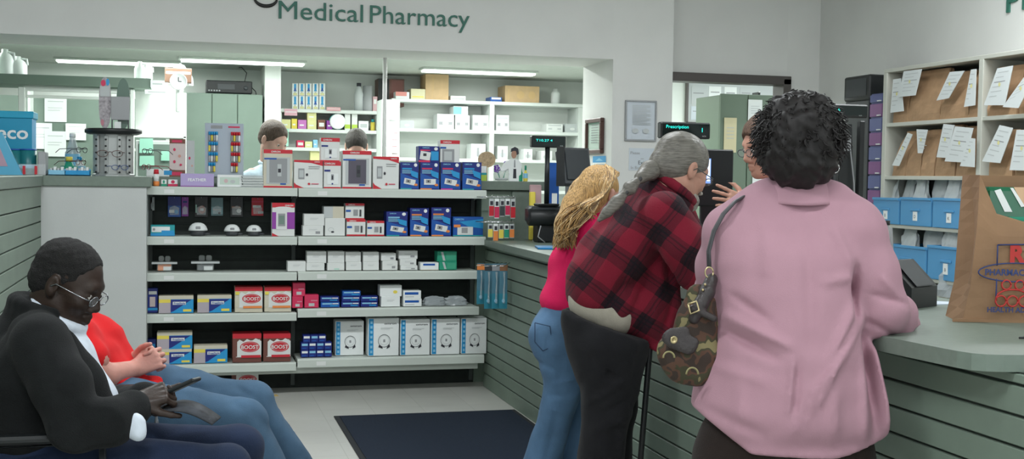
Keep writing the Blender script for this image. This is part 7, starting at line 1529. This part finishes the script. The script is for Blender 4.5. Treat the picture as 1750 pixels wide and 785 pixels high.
# ---------------------------------------------------------------- clerk behind the counter
D = 5.25; q = lambda px, py, d=0: at(px, py, D=D+d); base = q(1325, 500, .1); base.x = 2.86; t = person('pharmacy clerk with brown hair in a magenta collar behind the counter, reaching out a hand', (base.x, base.y, 0))
hd = Head(q(1310, 248, 0), -RT*.93-FW*.30-Zv*.28, (0, 0, 1), 1.08); B = Form.around([hd.c], .19, .004); hd.skin(B, q(1335, 330, 0), .052)
wr = q(1278, 348, -.12); B4 = Form.around([q(1340, 400, 0), wr-RT*.2], .09, .004); B4.cap(q(1312, 362, -.06), wr, .034, .024, .01); hand(B4, wr, -RT*.95+Zv*.25-FW*.1, -FW*.8+Zv*.3, -1, (.05, .12, .10), .22, sc=.95)
B2 = Form.around([q(1290, 330, -.1), Vector((base.x, base.y, 0))], .2, .014); B2.path([q(1338, 340), q(1345, 450), Vector((base.x, base.y, .9))], [.06, .12, .14], .05); B2.path([Vector((base.x-.08, base.y, .9)), Vector((base.x-.08, base.y, .06))], [.09, .05], .03); B2.path([Vector((base.x+.08, base.y, .9)), Vector((base.x+.08, base.y, .06))], [.09, .05], .03)
soft('body', [B, B2, B4], SKL, t, 1); hd.eyes(t)
F = Form.around([hd.c], .2, .005); hd.hair(F, .012, -.07, .078); F.ell(hd.p(-.09, 0, .0), (.05, .06, .06), hd.M, .03); F.wrinkle(.0015, 160, 8); soft('hair', [F], hairm('hair_brown', (.10, .055, .035)), t, 1)
F = Form.around([q(1290, 330, -.25), q(1400, 520, .3), Vector((base.x, base.y, .75))], .12, .009); F.path([q(1340, 345, .0), q(1348, 420, .0), Vector((base.x, base.y, .85))], [.09, .135, .155], .05); F.path([q(1340, 365, -.13), q(1350, 395, -.16), q(1322, 366, -.09)], [.06, .055, .042], .03); F.path([q(1345, 365, .14), q(1350, 430, .18)], [.065, .05], .03); F.wrinkle(.004, 35, 41); soft('shirt', [F], fabric('magenta_shirt', (.48, .03, .20)), t, 1)
F = Form.around([Vector((base.x-.2, base.y-.2, 0)), Vector((base.x+.2, base.y+.2, .95))], .03, .012)
for s_ in (-.09, .09): F.path([Vector((base.x+s_, base.y, .85)), Vector((base.x+s_, base.y, .06))], [.11, .07], .04)
soft('trousers', [F], TRK, t, 1); shoes(t, [Vector((base.x-.09, base.y, 0)), Vector((base.x+.09, base.y, 0))], SHOE, -RT)
hd.glasses(t, DGREY); b = MB(); b.tube([hd.p(-.018, .087, -.012)-t.location, hd.p(.01, .10, -.09)-t.location, hd.p(.03, .09, -.13)-t.location, hd.p(-.02, .07, -.17)-t.location, hd.p(-.07, .04, -.14)-t.location], .0025, BLACK, 6); b.build('spectacle_cord', t)
b = MB(); pc_ = q(1254, 344, -.10)-t.location; b.box(pc_.x-.03, pc_.x+.03, pc_.y-.0, pc_.y+.003, pc_.z-.03, pc_.z+.035, WPAPER); o = b.build('paper_slip'); o.location = t.location; props(o, 'small white slip held in the clerk\'s open hand', 'paper')

# ---------------------------------------------------------------- two clerks at the back bench
def back_clerk(lab, px, py, D, fwd, hair_c, shirt_m, up=(0, 0, 1), sc=1.0, lean=0.0):
    q = lambda x, y, d=0: at(x, y, D=D+d); c = q(px, py); base = Vector((c.x, c.y+.0, 0))-Vector(fwd).normalized()*.06; base.z = 0
    t = person(lab, tuple(base)); f = Vector((fwd[0], fwd[1], 0)).normalized(); l = Zv.cross(f); hd = Head(c, fwd, up, sc); nk = c-f*.05-Zv*.19*sc
    B = Form.around([c], .19, .0045); hd.skin(B, nk, .056)
    B2 = Form.around([nk, base], .3, .015); hp = Vector((base.x, base.y, .95)); B2.path([nk, nk-Zv*.2-f*.02, hp], [.07, .12, .13], .05)
    for s_ in (-1, 1): B2.path([hp+l*.08*s_, base+l*.09*s_+Zv*.06], [.10, .05], .04); B2.path([nk-Zv*.05+l*.17*s_, nk-Zv*.32+l*.22*s_+f*.03], [.05, .04], .03)
    hs = []
    for s_ in (-1, 1): 
        el = nk-Zv*.32+l*.22*s_+f*.03; w = el+f*.22-Zv*.02-l*.07*s_; H_ = Form.around([el, w+f*.2], .08, .005); H_.cap(el, w, .038, .026, .02); hand(H_, w, f-Zv*.2, Zv, s_, (.4, .5, .4)); hs.append(H_)
    soft('body', [B, B2]+hs, skin('skin_pale', (.56, .34, .27)), t, 1); hd.eyes(t)
    F = Form.around([c], .2, .005); hd.hair(F, .007, -.045, .072); F.wrinkle(.0012, 180, 2); soft('hair', [F], hairm('hair_'+lab.split()[0]+'_'+str(len(bpy.data.materials)), hair_c), t, 1)
    F = Form.around([nk, nk-Zv*.7], .32, .009); F.path([nk-Zv*.02, nk-Zv*.2-f*.02, nk-Zv*.62], [.08, .135, .145], .06)
    for s_ in (-1, 1): F.path([nk-Zv*.07+l*.09*s_, nk-Zv*.10+l*.17*s_, nk-Zv*.32+l*.23*s_+f*.03], [.08, .08, .06], .05); F.path([nk-Zv*.32+l*.23*s_+f*.03, nk-Zv*.34+l*.18*s_+f*.2], [.055, .04], .02); F.cap(nk-Zv*.2+l*.08*s_, nk-Zv*.6+l*.06*s_, .12, .12, .05)
    F.wrinkle(.004, 34, 51); soft('shirt', [F], shirt_m, t, 1)
    G = Form.around([nk], .14, .005)
    for i in range(18):
        a, e_ = 2*math.pi*i/18, 2*math.pi*(i+1)/18; G.cap(nk+(f*math.cos(a)+l*math.sin(a))*.068+Zv*(.03-.02*math.cos(a)), nk+(f*math.cos(e_)+l*math.sin(e_))*.068+Zv*(.03-.02*math.cos(e_)), .012, .012, .012)
    soft('collar', [G], shirt_m, t, 1)
    F = Form.around([hp+Vector((-.25, -.25, .1)), base+Vector((.25, .25, 0))], .03, .014)
    for s_ in (-1, 1): F.path([hp+l*.08*s_, base+l*.09*s_+Zv*.06], [.12, .07], .05)
    soft('trousers', [F], TRK, t, 1); shoes(t, [base+l*.09, base-l*.09], SHOE, f); return t, hd
LB = fabric('pale_blue_shirt', (.52, .64, .72), bump=.1)
back_clerk('young pharmacist with short brown hair in a pale blue shirt looking down', 468, 239, 9.15, RT*.72-FW*.50-Zv*.42, (.075, .05, .035), LB, sc=1.12)
back_clerk('second clerk behind the counter of whom only dark hair and forehead show over the boxes', 609, 251, 9.6, -FW*.80+RT*.1-Zv*.62, (.03, .025, .02), fabric('white_coat', (.70, .72, .72)), sc=1.06)
# ---------------------------------------------------------------- waiting chairs
SEATM = fabric('chair_vinyl', (.025, .028, .032), .6); STEEL = mat('chair_steel', (.10, .11, .12), .35, .7)
def chair(lab, c, grp):
    t = thing('waiting_chair', lab, 'chair', (c.x, c.y, 0), 0, grp)      # faces +x
    b = MB(); b.box(-.22, .25, -.24, .24, .41, .47, SEATM, .02); b.build('seat', t)
    b = MB(); b.box(-.24, -.185, -.23, .23, .52, .86, SEATM, .02); b.build('backrest', t)
    for s_ in (-1, 1):
        b = MB(); b.tube([(.22, s_*.27, 0.012), (.22, s_*.27, .64), (-.22, s_*.27, .64), (-.22, s_*.27, .012)], .0125, STEEL, 10); b.tube([(.22, s_*.27, .40), (-.22, s_*.27, .40)], .010, STEEL, 8); b.tube([(0, s_*.27, .40), (0, s_*.23, .415)], .012, STEEL, 8); b.build('side_frame', t)
        b = MB(); b.box(-.20, .24, s_*.27-.025, s_*.27+.025, .648, .672, BLACK, .008); b.build('armrest', t)
    b = MB(); b.tube([(-.215, -.27, .60), (-.215, .27, .60)], .010, STEEL, 8); b.build('back_rail', t)
    return t
# ---------------------------------------------------------------- seated man in the black jacket
D = 3.7; q = lambda px, py, d=0: at(px, py, D=D+d); base = q(60, 700); t = person('seated man with glasses in a black jacket looking down at a phone', (base.x, base.y, 0))
SKD = skin('skin_deep', (.034, .021, .016), .42); JK = fabric('black_jacket', (.0085, .0095, .0100), noise=.2, nscale=20, bump=.35)
hip = q(55, 800, 0); hip.z = .56
F = Form.around([q(-40, 480, -.35), q(300, 800, .4), hip], .06, .0085)
F.path([hip, q(40, 720, 0), q(46, 640, 0), q(56, 585, 0), q(68, 548, 0)], [.15, .15, .145, .12, .08], .03)
F.path([q(45, 720, -.10), q(52, 640, -.12), q(62, 578, -.13)], [.12, .115, .08], .03); F.path([q(45, 720, .10), q(52, 640, .12), q(62, 578, .13)], [.12, .115, .08], .03)
F.path([q(70, 585, -.19), q(104, 660, -.25), q(128, 728, -.27)], [.085, .082, .074], .02); F.path([q(128, 728, -.27), q(185, 722, -.24), q(226, 698, -.17)], [.072, .068, .056], .02)
F.path([q(74, 585, .19), q(110, 660, .25), q(140, 715, .26)], [.09, .085, .075], .03); F.path([q(140, 715, .26), q(200, 700, .18), q(246, 682, .08)], [.074, .065, .055], .02)
F.path([q(88, 590, -.05), q(122, 660, -.07), q(150, 730, -.05)], [.075, .09, .105], .03); F.path([q(88, 590, .06), q(122, 660, .08), q(150, 730, .05)], [.075, .09, .10], .03); F.path([hip+Zv*.02, q(150, 790, -.05), q(225, 800, -.08)], [.17, .125, .07], .05); F.path([hip+FW*.1, q(150, 790, .10)], [.15, .10], .05)
for i in range(14):                                     # standing collar
    a0_, a1_ = math.pi*(.30+1.4*i/14), math.pi*(.30+1.4*(i+1)/14); c0 = q(80, 532, 0); g = lambda a: c0+RT*.088*math.cos(a)+FW*.092*math.sin(a)+Zv*(.038-.045*(math.cos(a)+1)*.5)
    F.cap(g(a0_), g(a1_), .016, .016, .012); F.cap(g(a0_)-Zv*.035, g(a1_)-Zv*.035, .018, .018, .02)
for a, b_, w, am in (((78, 560), (60, 650), .02, -.014), ((120, 640), (85, 700), .016, .012), ((160, 690), (108, 715), .014, .012), ((170, 700), (120, 735), .010, -.012), ((160, 745), (225, 722), .012, -.010), ((60, 600), (75, 730), .02, -.016), ((100, 600), (125, 660), .012, -.008), ((190, 700), (200, 745), .010, -.008), ((222, 690), (232, 730), .008, .006), ((20, 560), (30, 660), .02, .010)):
    F.fold(q(*a), q(*b_), w, am)
F.wrinkle(.0045, 26, 61); F.wrinkle(.002, 60, 62); soft('jacket', [F], JK, t, 1)
WS = fabric('white_tshirt', (.62, .68, .76), bump=.1)
F = Form.around([q(60, 510, -.15), q(260, 780, .2), q(260, 700, -.28)], .05, .007); F.path([q(92, 565, 0), q(108, 610, 0), q(142, 690, 0), q(165, 770, 0)], [.070, .084, .098, .09], .03); F.path([q(70, 540, 0), q(122, 560, 0)], [.06, .03], .03); F.ell(q(230, 728, -.235), (.032, .02, .036), basis(RT), .01); F.cap(q(214, 722, -.22), q(238, 744, -.235), .020, .018, .02)
c0 = q(100, 538, 0)
for i in range(20):
    a0_, a1_ = 2*math.pi*i/20, 2*math.pi*(i+1)/20; g = lambda a: c0+RT*(.066*math.cos(a))+FW*.070*math.sin(a)+Zv*(-.042*math.cos(a)); F.cap(g(a0_), g(a1_), .017, .017, .01)

for a, b_, w, am in (((222, 715), (232, 748), .006, -.006), ((236, 712), (240, 745), .005, -.005), ((130, 600), (150, 640), .010, -.005)): F.fold(q(*a), q(*b_), w, am)
F.wrinkle(.003, 45, 63); soft('t_shirt', [F], WS, t, 1)
hd = Head(q(119, 485, 0), RT*.88-FW*.10-Zv*.40, (RT*.25+Zv), 1.06)
B = Form.around([hd.c], .20, .0036); hd.skin(B, q(78, 560, 0), .066, lips=1.25, nose=1.05); B.ell(hd.p(.0, 0, -.085), (.05, .045, .03), hd.M, .03)
wn_ = q(232, 688, -.15); B4 = Form.around([q(190, 715, -.22), wn_+RT*.2], .09, .0036); B4.cap(q(200, 712, -.20), wn_, .036, .028, .01); hand(B4, wn_, RT*.85+Zv*.30+FW*.25, Zv*.8-FW*.6, -1, (1.05, 1.25, .8), thumb=(.75, .5, -.45), sc=1.0)
wf = q(236, 690, .04); B5 = Form.around([q(200, 700, .14), wf+RT*.2], .09, .0036); B5.cap(q(205, 695, .14), wf, .034, .027, .01); hand(B5, wf, RT*.95-Zv*.12-FW*.25, -Zv*.85-RT*.1+FW*.3, -1, (.9, 1.1, .7), sc=1.0)
k1, k2 = q(385, 768, -.12), q(405, 760, .14); k1.z = .545; k2.z = .55; f1 = Vector((k1.x+.04, k1.y, .06)); f2 = Vector((k2.x+.06, k2.y, .06))
B2 = Form.around([q(0, 540, -.2), hip, k1, k2, f1], .12, .014); B2.path([q(74, 565), q(48, 640), hip], [.06, .09, .10], .04)
for s_, kn, ft in ((-.09, k1, f1), (.09, k2, f2)): B2.path([hip+FW*s_, kn-Zv*.02, ft], [.10, .06, .045], .04)
for s_ in (-1, 1): B2.path([q(72, 585, .17*s_), q(134, 722, .26*s_), q(200, 705, .18*s_)], [.055, .045, .035], .03)
soft('body', [B, B2, B4, B5], SKD, t, 1); hd.eyes(t, (.35, .32, .30)); hd.glasses(t, mat('silver_frame', (.35, .36, .38), .25, .9), .050, .030)
F = Form.around([hd.c], .2, .0042); hd.hair(F, .002, -.020, .060, .012, .004); F.wrinkle(.0016, 210, 4); F.wrinkle(.0012, 300, 5); soft('hair', [F], mat('cropped_black_hair', (.010, .009, .009), .8, noise=.4, nscale=150, bump=.8, bscale=320), t, 1)
F = Form.around([hip, k1, k2, f1, f2], .14, .0095)
for s_, kn, ft in ((-.10, k1, f1), (.10, k2, f2)): F.path([hip+FW*s_-Zv*.03, kn, ft], [.115, .074, .066], .03)
F.wrinkle(.005, 30, 64); soft('jeans', [F], JEANSD, t, 1); shoes(t, [f1, f2], SHOE, (1, 0, 0))
# phone and booklet
def slab(name, lab, cat, c, u, v, w, h, th, m, ms=None, group=None):
    u = Vector(u).normalized(); v = (Vector(v)-u*Vector(v).dot(u)).normalized(); n = u.cross(v); M = Matrix.Translation((0, 0, 0)) @ Matrix(((u.x, v.x, n.x, 0), (u.y, v.y, n.y, 0), (u.z, v.z, n.z, 0), (0, 0, 0, 1)))
    b = MB(); b.box(-w/2, w/2, -h/2, h/2, 0, th, m, min(th*.45, .004), M=M)
    if ms: b.box(-w/2+.006, w/2-.006, -h/2+.006, h/2-.006, th, th+.0006, ms, M=M)
    return b.build(name, loc=c, label=lab, cat=cat)
slab('smartphone', 'black phone in the seated man\'s fingers', 'phone', q(300, 669, -.09), RT*.88+Zv*.42, FW*.9-Zv*.10, .15, .078, .012, BLACK, mat('phone_glass', (.02, .022, .025), .08))
b = MB(); c = q(296, 706, -.10); n_ = 12; vs = []
for i in range(n_+1):
    u = i/n_; z = .040*math.sin(u*math.pi)-.02*u; vs += [tuple(RT*(-.07+.20*u)-FW*.05+Zv*(z-.012*math.sin(u*math.pi))), tuple(RT*(-.07+.20*u)+FW*.05+Zv*z)]
b.add(vs, [(2*i, 2*i+2, 2*i+3, 2*i+1) for i in range(n_)], mat('magazine_grey', (.035, .038, .045), .85, noise=.7, nscale=22), True)
o = b.build('magazine', loc=c, label='open magazine with dark pages resting on the seated man\'s hand', cat='magazine'); md = o.modifiers.new('s', 'SOLIDIFY'); md.thickness = .006
chair('black waiting chair under the man in the black jacket', Vector((hip.x, hip.y, 0)), 'waiting chairs')

# ---------------------------------------------------------------- seated man in red
D = 4.5; q = lambda px, py, d=0: at(px, py, D=D+d); hip = q(165, 700, 0); hip.z = .56; hip.x = max(hip.x, -.42); t = person('seated man in a red t-shirt and blue jeans with clasped hands, face hidden', (hip.x, hip.y, 0))
RS = fabric('red_cotton', (.62, .012, .015), noise=.05, nscale=8); F = Form.around([q(60, 520, -.3), q(300, 700, .35), hip], .07, .008)
F.path([hip+Zv*.03, q(168, 655, 0), q(140, 600, 0), q(118, 565, 0)], [.15, .15, .145, .10], .05); F.path([q(168, 650, -.10), q(130, 578, -.14)], [.11, .085], .05); F.path([q(168, 650, .10), q(130, 578, .14)], [.11, .085], .05)
F.path([q(128, 578, -.18), q(156, 612, -.22)], [.072, .060], .03); F.path([q(138, 568, .18), q(182, 605, .24)], [.08, .072], .03); F.path([q(200, 690, .0), q(258, 664, .02), q(272, 655, .05)], [.07, .045, .025], .03)
for a, b_, w, am in (((150, 560), (190, 620), .012, .010), ((140, 590), (180, 640), .012, -.008), ((190, 620), (250, 655), .010, .008), ((170, 560), (200, 600), .010, -.006)): F.fold(q(*a), q(*b_), w, am)
F.wrinkle(.005, 30, 71); F.wrinkle(.002, 70, 72); soft('t_shirt', [F], RS, t, 1)
k1, k2 = q(418, 722, -.12), q(430, 690, .14); f1 = Vector((k1.x+.22, k1.y, .06)); f2 = Vector((k2.x+.30, k2.y+.03, .06))
F = Form.around([hip, k1, k2, f1, f2, q(280, 640)], .14, .009)
for s_, kn, ft in ((-.10, k1, f1), (.10, k2, f2)): F.path([hip+FW*s_+Zv*.02, kn, ft+Zv*.03], [.125, .082, .066], .03)
F.path([hip+FW*.1+Zv*.04, q(330, 672, .14)], [.12, .085], .04)
for a, b_, w, am in (((320, 690), (400, 700), .016, .010), ((340, 720), (410, 705), .014, -.010), ((300, 650), (360, 660), .014, .009), ((430, 700), (450, 770), .016, -.010), ((400, 720), (440, 780), .014, .009), ((450, 690), (500, 770), .014, -.009), ((380, 660), (440, 690), .012, -.006)): F.fold(q(*a), q(*b_), w, am)
F.wrinkle(.005, 28, 73); F.wrinkle(.002, 70, 74); soft('jeans', [F], JEANS, t, 1); shoes(t, [f1, f2], SHOEB, (1, 0, 0))
hd = Head(q(112, 488, 0), RT*.9-Zv*.3, (0, 0, 1), 1.0); B = Form.around([hd.c], .18, .005); hd.skin(B, q(112, 560, 0), .056)
h1 = q(232, 630, -.045); h2 = q(230, 616, .03)
B4 = Form.around([q(160, 615, -.26), h1+RT*.2], .09, .004); B4.path([q(150, 620, -.24), q(180, 642, -.19), h1], [.046, .044, .029], .015); hand(B4, h1, RT*.85+Zv*.42+FW*.2, -FW*.9+Zv*.25, 1, (1.0, 1.25, .85), thumb=(.75, .55, -.3), sc=1.0)
B5 = Form.around([q(175, 600, .26), h2+RT*.2], .09, .004); B5.path([q(180, 605, .24), h2], [.042, .028], .015); hand(B5, h2, RT*.85+Zv*.25-FW*.15, FW*.9+Zv*.35, -1, (1.0, 1.25, .85), thumb=(.8, .5, -.3), sc=1.0)
B2 = Form.around([q(60, 540, -.2), hip, k1, k2, f1, f2], .12, .014); B2.path([q(112, 560), q(150, 620), hip], [.07, .11, .12], .05)
for s_, kn, ft in ((-.09, k1, f1), (.09, k2, f2)): B2.path([hip+FW*s_, kn-Zv*.02, ft], [.09, .055, .045], .04)
for s_ in (-1, 1): B2.path([q(130, 578, .16*s_), q(165, 615, .22*s_)], [.055, .045], .03)
soft('body', [B, B2, B4, B5], skin('skin_pink', (.55, .27, .22)), t, 1); hd.eyes(t)
F = Form.around([hd.c], .2, .005); hd.hair(F, .008, -.04, .075); soft('hair', [F], hairm('hair_dark_brown', (.05, .03, .02)), t, 1)
chair('black waiting chair under the man in the red shirt', Vector((hip.x, hip.y, 0)), 'waiting chairs')
